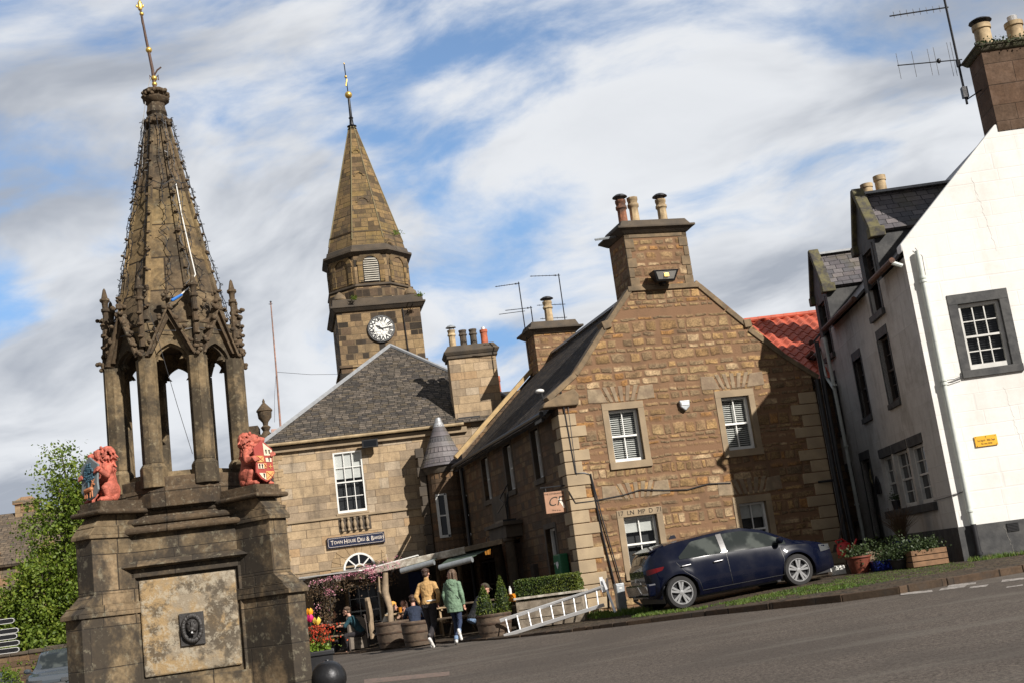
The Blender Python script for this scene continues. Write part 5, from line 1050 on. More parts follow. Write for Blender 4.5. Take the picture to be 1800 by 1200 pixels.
# red pantile cottage beyond the alley
def pantile():
    D=1; H=root('pantile_cottage',(7.0,33.5,-D),R_(4),'cottage with bright red pantile roof behind the alley','house')
    m=MB(D); m.box(0,5.5,.3,6,-1,4.6); m.build('wall','side',H)
    m=MB(D); nu=150; rows=13; W=6.0; y0,z0,y1,z1=-.1,4.55,4.3,7.25; vs=[];fs=[]
    nx=nu+1
    for r in range(rows):
        for e in (0,1):
            f=(r+e)/rows
            for i in range(nx):
                u=i/nu*W; ph=u/W*19*2*PI; w=.05*math.sin(ph); vs.append((u-.4,y0+(y1-y0)*f,z0+(z1-z0)*f+w+(.035 if e==0 else 0)))
    for r in range(rows):
        for i in range(nu):
            a=(2*r)*nx+i; b=(2*r+1)*nx+i; fs.append((a,a+1,b+1,b))
            if r<rows-1: c=(2*r+2)*nx+i; fs.append((b,b+1,c+1,c))
    m.add(vs,fs); m.add([(-.4,y1,z1),(W-.4,y1,z1),(W-.4,2*y1,z0),(-.4,2*y1,z0)],[(0,1,2,3)]); m.build('pantile_roof',M['pant'],H,smooth=True)
    m=MB(D)
    for i in range(15): m.cap((-.4+i*.42,y1,z1+.05),(-.02+i*.42,y1,z1+.05),.085,.08,10)
    m.build('ridge_tiles',M['pant'],H)
M['pant']=plain('red_pantile',(.50,.10,.05),.7,.2,3,.2,dirt=(.30,.07,.04),dam=.5,dsc=1.6)
pantile()
# ================================================================ PALACE AND LEFT BACKGROUND
def palace():
    D=3; H=root('palace_range',(-36,60,-D),R_(8),'old sandstone palace range with stone slate roof and barred windows','building')
    m=MB(D); ops=[(7.2,8.0,.6,3.2),(9.4,10.2,-2.0,.9),(9.4,10.2,1.2,3.4),(3.5,4.4,0,3),(14,14.8,0,3)]; wall(m,FR,0,22,-3,4.4,ops,.3); m.build('wall','palace',H)
    for o in ops:
        m=MB(D); m.add([(o[0],.25,o[2]),(o[1],.25,o[2]),(o[1],.25,o[3]),(o[0],.25,o[3])],[(0,1,2,3)]); wn=m.build('window','glassd',H)
        m=MB(D)
        for i in range(5): x=o[0]+(o[1]-o[0])*(i+.5)/5; m.box(x-.02,x+.02,.12,.15,o[2],o[3])
        z=o[2]+.2
        while z<o[3]: m.box(o[0],o[1],.11,.14,z-.015,z+.015); z+=.25
        m.build('window_bars','iron',wn)
    m=MB(D); m.slab([(-.5,-.3,4.3),(22,-.3,4.3),(22,4,7.3),(-.5,4,7.3)],.15); m.build('roof','oldroof',H)
    m=MB(D); m.box(-1,22,-.15,.0,4.15,4.4); m.box(0,22,-.1,0,.9,1.1); m.build('string_course','palace',H)
    for x in (8.6,11.4):
        m=MB(D); m.box(x,x+1.1,3.6,4.4,6.9,7.7); m.box(x-.1,x+1.2,3.5,4.5,7.7,7.9); m.tbox((x,x+1.1,3.6,4.4),(x+.3,x+.8,3.8,4.2),7.9,8.1); m.build('chimney','palace',H)
    for x in (8.0,10.9):
        m=MB(D); m.box(x,x+.7,-.35,.3,3.2,4.9); m.prism([(x-.1,4.9),(x+.8,4.9),(x+.35,5.5)],-.4,.3); m.tube([(x+.35,-.05,5.4),(x+.35,-.05,5.9)],.07,6); m.ell((x+.35,-.05,5.85),(.18,.08,.1)); m.build('buttress_head','palace',H)
palace()
def low_wall():
    r=root('boundary_wall',(-26,42,-2.1),R_(3),'low rubble boundary wall with dark coping behind the parked cars','wall')
    m=MB(2.1); m.box(0,17,0,.4,-2.1,-.18); m.build('wall_body','side',r); m=MB(2.1)
    for i in range(28): m.box(i*.61,i*.61+.6,-.05,.45,-.18,-.06+.03*(i%3))
    m.build('coping','trimd',r,bevel=.03)
low_wall()
def tree(name,label,base,h,crowns,nl,seed,size,mat='leafy',trunk=.28):
    r=root(name,base,0,label,'tree'); rd=random.Random(seed); m=MB()
    m.tube([(0,0,0),(.1,.05,h*.25),(-.05,.1,h*.5),(.05,0,h*.8)],[trunk,trunk*.75,trunk*.5,.04],9)
    for (cx,cy,cz,rx,ry,rz) in crowns:
        m.tube([(0,0,h*.22+rd.random()),(cx*.4,cy*.4,cz*.6),(cx,cy,cz)],[trunk*.4,trunk*.22,.03],6)
        for _ in range(5):
            e=Vector((rd.gauss(0,1),rd.gauss(0,1),rd.gauss(.3,1))).normalized(); q=Vector((cx+e.x*rx*.9,cy+e.y*ry*.9,cz+e.z*rz*.9)); m.tube([(cx*.6,cy*.6,cz*.7),((cx+q.x)/2,(cy+q.y)/2,(cz+q.z)/2-.1),q],[.07,.04,.012],4)
    m.build('trunk',M['bark'],r); m=MB()
    tot=sum(c[3]*c[4]*c[5] for c in crowns)
    for (cx,cy,cz,rx,ry,rz) in crowns:
        n=int(nl*rx*ry*rz/tot/26)+3
        for _ in range(n):
            e=Vector((rd.gauss(0,1),rd.gauss(0,1),rd.gauss(0,1))).normalized()*(rd.random()**.38)*1.06
            c=Vector((cx+e.x*rx,cy+e.y*ry,cz+e.z*rz)); s=rd.uniform(.16,.36)
            m.leaves([(c.x+rd.gauss(0,s),c.y+rd.gauss(0,s),c.z+rd.gauss(0,s*.6)) for _ in range(26)],size,rd,.6)
    m.build('crown',mat,r,uv=False); return r
M['bark']=plain('bark',(.07,.055,.04),.9,.4,7,.6)
tree('lime_tree','fresh green leafy tree between the fountain and the old palace',(-17.0,45.5,-2),9.5,[(-.6,0,8.0,1.1,1.0,1.4),(-1.0,0,6.4,1.2,1.1,1.3),(.6,0,6.6,1.4,1.2,1.6),(-1.6,0,4.7,1.2,1.1,1.0),(0,0,4.6,1.9,1.5,1.5),(1.3,0,4.4,1.2,1.2,1.6),(-.6,-.2,2.9,1.8,1.5,1.2),(-2.0,0,3.0,1.1,1,.8),(.8,0,2.6,1.6,1.3,1.2)],34000,21,.14)
tree('lime_tree','bushy green tree low in front of the palace wall at the left edge',(-19.6,44.5,-2),5.5,[(-.3,0,3.3,1.1,1.0,.8),(.9,0,3.6,1.1,1,1.0),(.2,0,2.3,1.3,1.1,.8),(1.3,0,2.2,1.2,1,.8),(1.3,0,4.5,.8,.8,.6)],11000,22,.14)
def hedge_box(name,label,c,sx,sy,sz,n,size,seed,mat='box',cat='hedge',rz=0,shape='box',par=None):
    rd=random.Random(seed); m=MB(); pts=[]
    while len(pts)<n:
        if shape=='box':
            f=rd.randrange(5); x=rd.uniform(-1,1);y=rd.uniform(-1,1);z=rd.uniform(0,1)
            if f==0:x=-1
            elif f==1:x=1
            elif f==2:y=-1
            elif f==3:y=1
            else:z=1
            k=1+.1*noise.noise(Vector((x*sx*5,y*sy*5,z*5+seed)))-abs(rd.gauss(0,.05)); pts.append((x*sx*k,y*sy*k,z*sz*(1+.08*noise.noise(Vector((x*sx*6,seed,y*4))))-abs(rd.gauss(0,.02))))
        else:
            t=rd.random()*6.28; z=rd.random(); rr=(1-z)**.75*(1+.25*noise.noise(Vector((math.cos(t)*2,math.sin(t)*2,z*5+seed))))*rd.uniform(.7,1.05); rr=max(rr,.0)
            if z<.12: rr*=.75+z*2
            pts.append((math.cos(t)*rr*sx,math.sin(t)*rr*sy,z*sz))
    m.leaves(pts,size,rd,.4)
    if shape=='box': m.mi=1; m.box(-sx*.86,sx*.86,-sy*.8,sy*.8,0,sz*.88)
    else: m.mi=1; m.lathe((0,0,0),[(sx*.3,0),(sx*.66,.15*sz),(sx*.5,.5*sz),(.02,sz*.9)],8)
    o=m.build(name,[mat,M['core']],par,uv=False,loc=c,rot=(0,0,rz)); 
    return tag(o,label,cat) if label else o
M['core']=plain('twiggy_core',(.012,.02,.006),.95,.3,9,.3)
hedge_box('hedge','loose green hedge growing over the low boundary wall',(-17.5,42.9,-1.9),4.5,.5,2.1,5000,.13,31,'leafy')
def foliage_bush(name,label,loc,r,h,n,size,seed,mat='herb',cat='bush'):
    rd=random.Random(seed); m=MB()
    for _ in range(n//12):
        e=Vector((rd.gauss(0,1),rd.gauss(0,1),abs(rd.gauss(0,1)))).normalized()*rd.random()**.4; c=Vector((e.x*r,e.y*r,e.z*h))
        m.leaves([(c.x+rd.gauss(0,r*.12),c.y+rd.gauss(0,r*.12),max(.02,c.z+rd.gauss(0,h*.1))) for _ in range(12)],size,rd)
    return tag(m.build(name,mat,None,loc=loc,uv=False),label,cat)
foliage_bush('shrub','dark leafy shrub in front of the silver car beside the fountain',(-10.2,27.5,-1.55),.9,1.0,1500,.10,41)
foliage_bush('shrub','small leafy bush at the lower left corner of the photo',at(12,1208,33),.45,.55,500,.08,42,'leafy')
pb=root('post_box',(-15.95,41.5,-1.9),0,'red cylindrical post box partly hidden by the fountain buttress','post box')
m=MB(); m.lathe((0,0,0),[(.25,0),(.25,.1),(.22,.12),(.22,1.28),(.27,1.32),(.27,1.38),(.2,1.46),(.05,1.52)],18); m.build('pillar',M.setdefault('postred',plain('post_office_red',(.45,.012,.015),.35,.1,6,.05)),pb,smooth=True); m=MB(); m.box(-.12,.12,-.24,-.2,1.1,1.15); m.build('slot','black',pb)
def fingerpost():
    r=root('fingerpost',(-10.55,22.0,-1.75),R_(-8),'dark fingerpost with four white edged direction arms','signpost')
    m=MB(); m.tube([(0,0,0),(0,0,2.5)],.045,10); m.ell((0,0,2.55),.07); m.build('post','black',r)
    for z,L,rz in ((2.28,.98,.0),(2.10,1.05,.0),(2.00,1.02,.0),(1.88,1.06,.0),(1.76,1.05,.0)):
        m=MB(); y=-.055; T=lambda u,d,zz: (u*math.cos(rz)-d*math.sin(rz),u*math.sin(rz)+d*math.cos(rz),zz)
        m.prism([(.03,z-.042),(L,z-.042),(L+.04,z-.02),(L+.04,z+.02),(L,z+.042),(.03,z+.042)],-.02,.02,T); m.mi=1
        O=[(.03,z-.042),(L,z-.042),(L+.04,z-.02),(L+.04,z+.02),(L,z+.042),(.03,z+.042)]
        for a,b in zip(O,O[1:]+O[:1]): m.beam(T(a[0],-.022,a[1]),T(b[0],-.022,b[1]),.006,.009)
        m.build('direction_arm',['black','white'],r)
fingerpost()
# ================================================================ CARS
def car(name,label,loc,rz,mat,L=4.37,Wd=1.79,Hh=1.435,wb=2.64,kind='hatch',pitch=0,group=None,detail=True,rim='alu',front=False):
    R=root(name,loc,rz,label,'car',group); R.rotation_euler=(0,-pitch,rz)
    xr,xf=-wb/2,wb/2; tail=-wb/2-.58*L/4.37; nose=wb/2+1.02*L/4.37; wr=.325; hw=Wd/2
    if kind=='hatch': roof=[(tail,.86),(tail+.06,.98),(tail+.18,1.16),(tail+.36,1.27),(tail+.62,1.335),(-.50,1.395),(0,1.42),(.30,1.405),(.75,1.285),(1.15,1.07),(1.38,.95),(1.7,.885),(2.0,.80),(nose-.06,.66),(nose,.50)]
    else: roof=[(tail,1.0),(tail+.05,1.25),(tail+.2,1.5),(tail+.45,1.62),(-.4,1.66),(.1,1.65),(.45,1.56),(1.05,1.14),(1.2,1.06),(1.6,1.02),(2.0,.95),(nose-.06,.8),(nose,.6)]
    belt=[(tail,.86),(tail+.4,.96),(-.4,.93),(1.1,.88),(1.6,.84),(nose-.1,.66),(nose,.5)] if kind=='hatch' else [(tail,1.0),(-.4,1.02),(1.1,.99),(1.6,.95),(nose-.1,.76),(nose,.58)]
    plan=[(tail,.50),(tail+.06,.70),(tail+.16,.82),(tail+.40,.94),(-1.0,1.0),(1.0,1.0),(1.7,.97),(nose-.25,.86),(nose-.08,.70),(nose,.52)]
    def ip(t,x):
        for (a,b),(c,d) in zip(t,t[1:]):
            if x<=c: return b+(d-b)*max(0,min(1,(x-a)/(c-a)))
        return t[-1][1]
    cs=[(tail,.62),(tail+.5,.68),(0,.72),(.8,.74),(1.3,.80),(nose,.9)]   # roof width as a share of the belt half-width
    def ycs(x,z):  # half width of the body side at (x,z)
        w=hw*ip(plan,x); zb=ip(belt,x); zt=ip(roof,x)
        if z<=zb:
            f=(z-.2)/(zb-.2); bulge=1-.10*max(0,(.28-f)/.28)**2-.055*max(0,(f-.55)/.45)**1.5
            if .42<f<.52 : bulge+=.004
            fl=0
            for xw in (xr,xf):
                dd=math.hypot(x-xw,z-wr); fl=max(fl,.022*math.exp(-((dd-.40)/.10)**2))
            return w*bulge+fl
        f=min(1,(z-zb)/max(zt-zb,.02)); k=ip(cs,x); return w*(.945+(k-.945)*f**1.15)
    NX=110; m=MB(); vs=[];rows=[]
    for i in range(NX+1):
        x=tail+(nose-tail)*i/NX; zb0=.20+(.10*max(0,(tail+.35-x)/.35))+.06*max(0,(x-nose+.3)/.3)
        for xw in (xr,xf):
            d=x-xw
            if abs(d)<.375: zb0=max(zb0,wr+math.sqrt(.375**2-d*d)*.985)
        zb=ip(belt,x); zt=ip(roof,x); zb0=min(zb0,zb-.05); row=[]
        for j in range(9): z=zb0+(zb-zb0)*j/8; row.append((x,ycs(x,z),z))
        g1=zt-zb
        for j in range(1,6):
            z=zb+g1*(j/5)*.94; row.append((x,ycs(x,z),z))
        yw=row[-1][1]
        for j in range(1,6):
            f=j/5; row.append((x,yw*(1-f)**.8*(1 if f<1 else 0),zt-(zt-row[13][2])*(1-f)**3 if g1>.03 else zt+.0*(1-f)))
        rows.append(row)
    K=len(rows[0])
    for row in rows: vs+=row
    for row in rows: vs+=[(x,-y,z) for x,y,z in row]
    fs=[]; H2=(NX+1)*K
    for i in range(NX):
        for j in range(K-1):
            a=i*K+j; fs.append((a,a+K,a+K+1,a+1)); b=H2+a; fs.append((b+1,b+K+1,b+K,b))
    for e,rev in ((0,0),(NX,1)):
        loop=[e*K+j for j in range(K)]+[H2+e*K+j for j in range(K-1,-1,-1)]; fs.append(tuple(loop if rev else loop[::-1]))
    m.add(vs,fs); body=m.build('body',mat,R,smooth=True,uv=False)
    if kind=='hatch': m=MB(); m.tbox((tail-.05,tail+.2,-hw*.74,hw*.74),(tail-.06,tail+.2,-hw*.78,hw*.78),.34,.60); m.build('rear_bumper',mat,R,bevel=.04,uv=False)
    # dark underside + wheel wells
    m=MB(); m.box(tail+.25,nose-.25,-hw*.80,hw*.80,.16,.5); m.build('underbody','black',R)
    for xw in (xr,xf):
        m=MB()
        for s in (-1,1):
            pass
        for s,nm in ((-1,'wheel'),(1,'wheel')):
            w=MB(); T=lambda u,d,z:(xw+u,s*(hw-.03-d),wr+z)
            def ring(r0,r1,d0,d1,n=36):
                vs=[];
                for k in range(n):
                    t=2*PI*k/n
                    for r,d in ((r0,d0),(r1,d1)): vs.append(T(r*math.cos(t),d,r*math.sin(t)))
                w.add(vs,[(2*k,2*((k+1)%n),2*((k+1)%n)+1,2*k+1) for k in range(n)])
            ring(.325,.325,.03,.20); ring(.325,.305,.03,.0); ring(.305,.235,.0,.0); ring(.235,.215,.0,.03); ring(.325,.0,.2,.2)
            wh_=w.build('wheel',M['tyre'],R,smooth=True,uv=False)
            w=MB(); ring(.238,.222,-.004,-.004); ring(.222,.205,-.004,.05)
            for k in range(10):
                t=2*PI*(k//2)/5+(.17 if k%2 else -.17)+.2; c0=Vector((math.cos(t),0,math.sin(t))); c1=Vector((-math.sin(t),0,math.cos(t)))
                tt=2*PI*(k//2)/5+.2; e0=Vector((math.cos(tt),0,math.sin(tt)))
                a=e0*.05+c1*.012*(1 if k%2 else -1);b=c0*.215
                P=[a-c1*.016,a+c1*.016,b+c1*.024,b-c1*.024]; w.add([T(p.x,.012,p.z) for p in P]+[T(p.x,.05,p.z) for p in P],[(0,1,2,3),(0,4,5,1),(1,5,6,2),(3,2,6,7),(0,3,7,4)])
            ring(.0,.05,.004,.008,12); w.build('rim',M['rimm'],wh_,uv=False)
            w=MB(); ring(.0,.21,.07,.07); w.build('brake_disc','iron',wh_,uv=False)
            w=MB(); vsr=[]
            for k in range(25):
                t=PI*k/24; vsr+=[T(.40*math.cos(t),-.0,.40*math.sin(t)-.0),T(.40*math.cos(t),.45,.40*math.sin(t))]
            w.add(vsr,[(2*k,2*k+2,2*k+3,2*k+1) for k in range(24)]); w.build('wheel_well','black',wh_,uv=False)
    # side glass
    def panel(nm,xs,lo,hi,mt,off=.006,par=body):
        for s in (-1,1):
            p=MB(); n=len(xs); q=[]
            for x in xs:
                a,b=lo(x),hi(x)
                for j in range(5): z=a+(b-a)*j/4; q.append((x,s*(ycs(x,z)+off),z))
            p.add(q,[(i*5+j,(i+1)*5+j,(i+1)*5+j+1,i*5+j+1) for i in range(n-1) for j in range(4)]); p.build(nm,mt,par,smooth=True,uv=False)
    fr=lambda a,b,n=14:[a+(b-a)*i/n for i in range(n+1)]
    gt=lambda x: ip(roof,x)-.075
    if kind=='hatch':
        zl=lambda x: ip(belt,x)+.015
        panel('rear_door_window',fr(-1.22,-.30),lambda x:zl(x)+.005,lambda x:max(zl(x)+.01,min(gt(x)-.01,zl(x)+.0+(x+1.30)*.75)),M['cglass'])
        panel('front_door_window',fr(-.16,1.16),lambda x:zl(x)+.005,lambda x:max(zl(x)+.01,gt(x)-.015),M['cglass'])
        panel('door_pillar',fr(-.29,-.17,3),lambda x:zl(x),lambda x:gt(x),M['pillar'],.008)
        seams=[[(-.20,.95),(-.21,.6),(-.20,.3)],[(-1.30,.92),(-1.18,.72),(-.92,.5),(-.88,.3)],[(1.0,.86),(1.02,.6),(.96,.3)],[(-.88,.29),(.96,.29)],[(1.05,.87),(1.35,.84),(1.6,.80)]]
        handles=((-.42,.80),(-1.12,.83)); hh=0
    else:
        zl=lambda x: ip(belt,x)+.03
        panel('rear_door_window',fr(-1.5,-.25),lambda x:zl(x),lambda x:max(zl(x)+.01,min(gt(x)-.02,zl(x)+(x+1.6)*1.2)),M['cglass'])
        panel('front_door_window',fr(-.15,.95),lambda x:zl(x),lambda x:max(zl(x)+.01,gt(x)-.02),M['cglass'])
        seams=[[(-.2,1.0),(-.2,.3)],[(1.0,.98),(1.0,.3)]]; handles=((-.4,.9),(-1.1,.92))
    sm=MB()
    for s in (-1,1):
        for pl in seams:
            pts=[]
            for (a,b),(c,d) in zip(pl,pl[1:]):
                for k in range(7): x=a+(c-a)*k/6; z=b+(d-b)*k/6; pts.append((x,s*(ycs(x,z)+.001),z))
            sm.tube(pts,.0055,4)
    sm.build('door_seams','black',body,uv=False)
    for s in (-1,1):
        for x,z in handles:
            h=MB(); y=s*(ycs(x,z)); h.cap((x-.10,y+s*.028,z),(x+.09,y+s*.028,z+.006),.016,.014,8); h.cap((x-.1,y,z),(x-.1,y+s*.025,z),.013,.013,6); h.cap((x+.09,y,z),(x+.09,y+s*.025,z),.013,.013,6); h.build('door_handle',M['chromeh'],body,smooth=True,uv=False)
        h=MB(); x=.98; z=zl(x)+.07; y=ycs(x,z); h.ell((x,s*(y+.15),z+.02),(.07,.11,.075)); h.cap((x,s*y,z-.03),(x,s*(y+.1),z-.02),.025,.02,6); h.build('wing_mirror',mat,R,smooth=True,uv=False)
    # screens
    def screen(nm,x0,x1,k0,mt='cglass',zo=.006):
        p=MB(); q=[];n=8
        for i in range(n+1):
            x=x0+(x1-x0)*i/n; w=ip(cs,x)*hw*ip(plan,x)*k0; z=ip(roof,x)
            for j in range(9): t=-1+j/4; q.append((x,w*t,z+zo-.02*abs(t)**3))
        p.add(q,[(i*9+j,(i+1)*9+j,(i+1)*9+j+1,i*9+j+1) for i in range(n) for j in range(8)]); p.build(nm,M[mt],body,smooth=True,uv=False)
    if kind=='hatch': screen('windscreen',.42,1.30,.93); screen('rear_window',tail+.06,tail+.36,.86,zo=.012)
    else: screen('windscreen',.42,1.08,.95)
    if kind=='hatch':
        sp=MB(); zt=ip(roof,tail+.42); sp.slab([(tail+.16,-.52,zt-.06),(tail+.5,-.55,zt+.035),(tail+.5,.55,zt+.035),(tail+.16,.52,zt-.06)],.035); sp.build('spoiler',mat,body,bevel=.012)
        sp=MB(); sp.tbox((-1.05,-.88,-.02,.02),(-.99,-.90,-.006,.006),1.40,1.475); sp.build('roof_fin',mat,body)
    for s in (-1,1):
        t=MB(); q=[]
        for i in range(8):
            x=tail+.03+.30*i/7; z0=.76+.07*i/7; z1=.87+.02*i/7
            if i==7: z0=z1-.02
            for z in (z0,(z0+z1)/2,z1): q.append((x,s*(ycs(x,z)+.006),z))
        t.add(q,[(i*3+j,(i+1)*3+j,(i+1)*3+j+1,i*3+j+1) for i in range(7) for j in range(2)]); t.build('tail_light',M['tail'],R,smooth=True,uv=False)
        t=MB(); q=[]
        hz=.64 if kind=='hatch' else .76
        for i in range(8):
            x=nose-.42+.40*i/7; z0=hz+.02*i/7-.03; z1=hz+.12-.03*i/7
            for z in (z0,(z0+z1)/2,z1): q.append((x,s*(ycs(x,z)+.008),z))
        for yy in (.75,.55): 
            for z in (z0,(z0+z1)/2,z1): q.append((nose+.005,s*hw*.52*yy,z))
        t.add(q,[(i*3+j,(i+1)*3+j,(i+1)*3+j+1,i*3+j+1) for i in range(9) for j in range(2)]); t.build('headlight',M['hlamp'],R,smooth=True,uv=False)
    t=MB(); gz=.42 if kind=='hatch' else .62; gw=.40 if kind=='hatch' else .42
    t.box(nose-.03,nose+.012,-gw,gw,gz-.13,gz+.13); gr=t.build('grille','black',R,bevel=.02)
    t=MB()
    for k in range(3): t.box(nose+.01,nose+.028,-gw,gw,gz-.09+k*.08,gz-.055+k*.08)
    t.build('grille_bars',M['chromeh'],gr)
    t=MB(); c=(nose+.035,0,gz+.02)
    for i in range(20): a0=2*PI*i/20;a1=2*PI*(i+1)/20; t.beam((c[0],.085*math.cos(a0),c[2]+.085*math.sin(a0)),(c[0],.085*math.cos(a1),c[2]+.085*math.sin(a1)),.016,.014,(1,0,0))
    if kind!='hatch':
        for i in range(3): a0=PI/2+i*2*PI/3; t.beam(c,(c[0],.085*math.cos(a0),c[2]+.085*math.sin(a0)),.02,.014,(1,0,0))
    t.build('badge',M['chromeh'],gr)
    t=MB(); t.box(nose+.01,nose+.03,-.26,.26,gz-.29,gz-.18); t.build('number_plate','white',R)
    if kind=='suv':
        for s in (-1,1): t=MB(); t.tube([(-1.5,s*.58,1.62),(-1.2,s*.58,1.70),(0,s*.57,1.73),(.35,s*.56,1.66)],.02,6); t.build('roof_rail',M['chromeh'],R)
    return R
M['rimm']=plain('alloy_rim',(.42,.42,.42),.3,.1,9,.05,.6); M['tyre']=plain('tyre_rubber',(.022,.021,.021),.85,.25,12,.3); M['cglass']=None
def cglass():
    m,k=newm('car_glass'); v=k.n('ShaderNodeTexCoord').outputs['Object']; n=k.noise(v,2.5,3).outputs[0]
    fin(k,k.mix(k.ss(n,.45,.6),(.02,.024,.022),(.07,.078,.07)),.04,n,.05,.02,**{'Specular IOR Level':.7}); return m  # pale blotches in the glass colour stand for reflections
M['cglass']=cglass()
M['pillar']=plain('grey_pillar',(.05,.045,.042),.35,.1,6,.05); M['chromeh']=plain('chrome',(.55,.55,.56),.15,.1,8,.03,.9)
M['tail']=plain('red_lamp_lens',(.12,.004,.006),.15,.1,8,.02); M['hlamp']=plain('clear_lamp_lens',(.10,.105,.11),.08,.1,8,.02,.3)
M['navyp']=carpaint('deep_navy_paint',(.002,.0035,.013),.16); M['silverp']=carpaint('blue_grey_silver_paint',(.055,.065,.075)); M['bluep2']=carpaint('mid_blue_paint',(.03,.07,.20)); M['blackp']=carpaint('black_paintwork',(.01,.01,.012))
pr_=Vector((2.58,24.62,-.90)); pf_=Vector((5.20,25.33,-.77)); mid=(pr_+pf_)/2; ang=math.atan2(pf_.y-pr_.y,pf_.x-pr_.x)
nrm=Vector((-math.sin(ang),math.cos(ang),0)); c0=mid+nrm*.86+Vector((math.cos(ang),math.sin(ang),0))*.14
car('parked_car','dark navy blue hatchback parked on the verge in front of the rubble gable',(c0.x,c0.y,c0.z-.01),ang,M['navyp'],pitch=math.atan2(pf_.z-pr_.z,2.71))
car('parked_car','silver grey family car facing the square at the far left',(-14.9,37.6,-1.78),R_(-78),M['silverp'],L=4.6,Wd=1.8,kind='suv',group='cars parked at the left edge')
car('parked_car','mid blue car mostly hidden behind the silver car',(-13.6,40.3,-1.72),R_(-80),M['bluep2'],group='cars parked at the left edge')
car('parked_car','black car cut off by the left edge of the photo',(-16.3,35.2,-1.95),R_(-75),M['blackp'],kind='hatch',group='cars parked at the left edge')
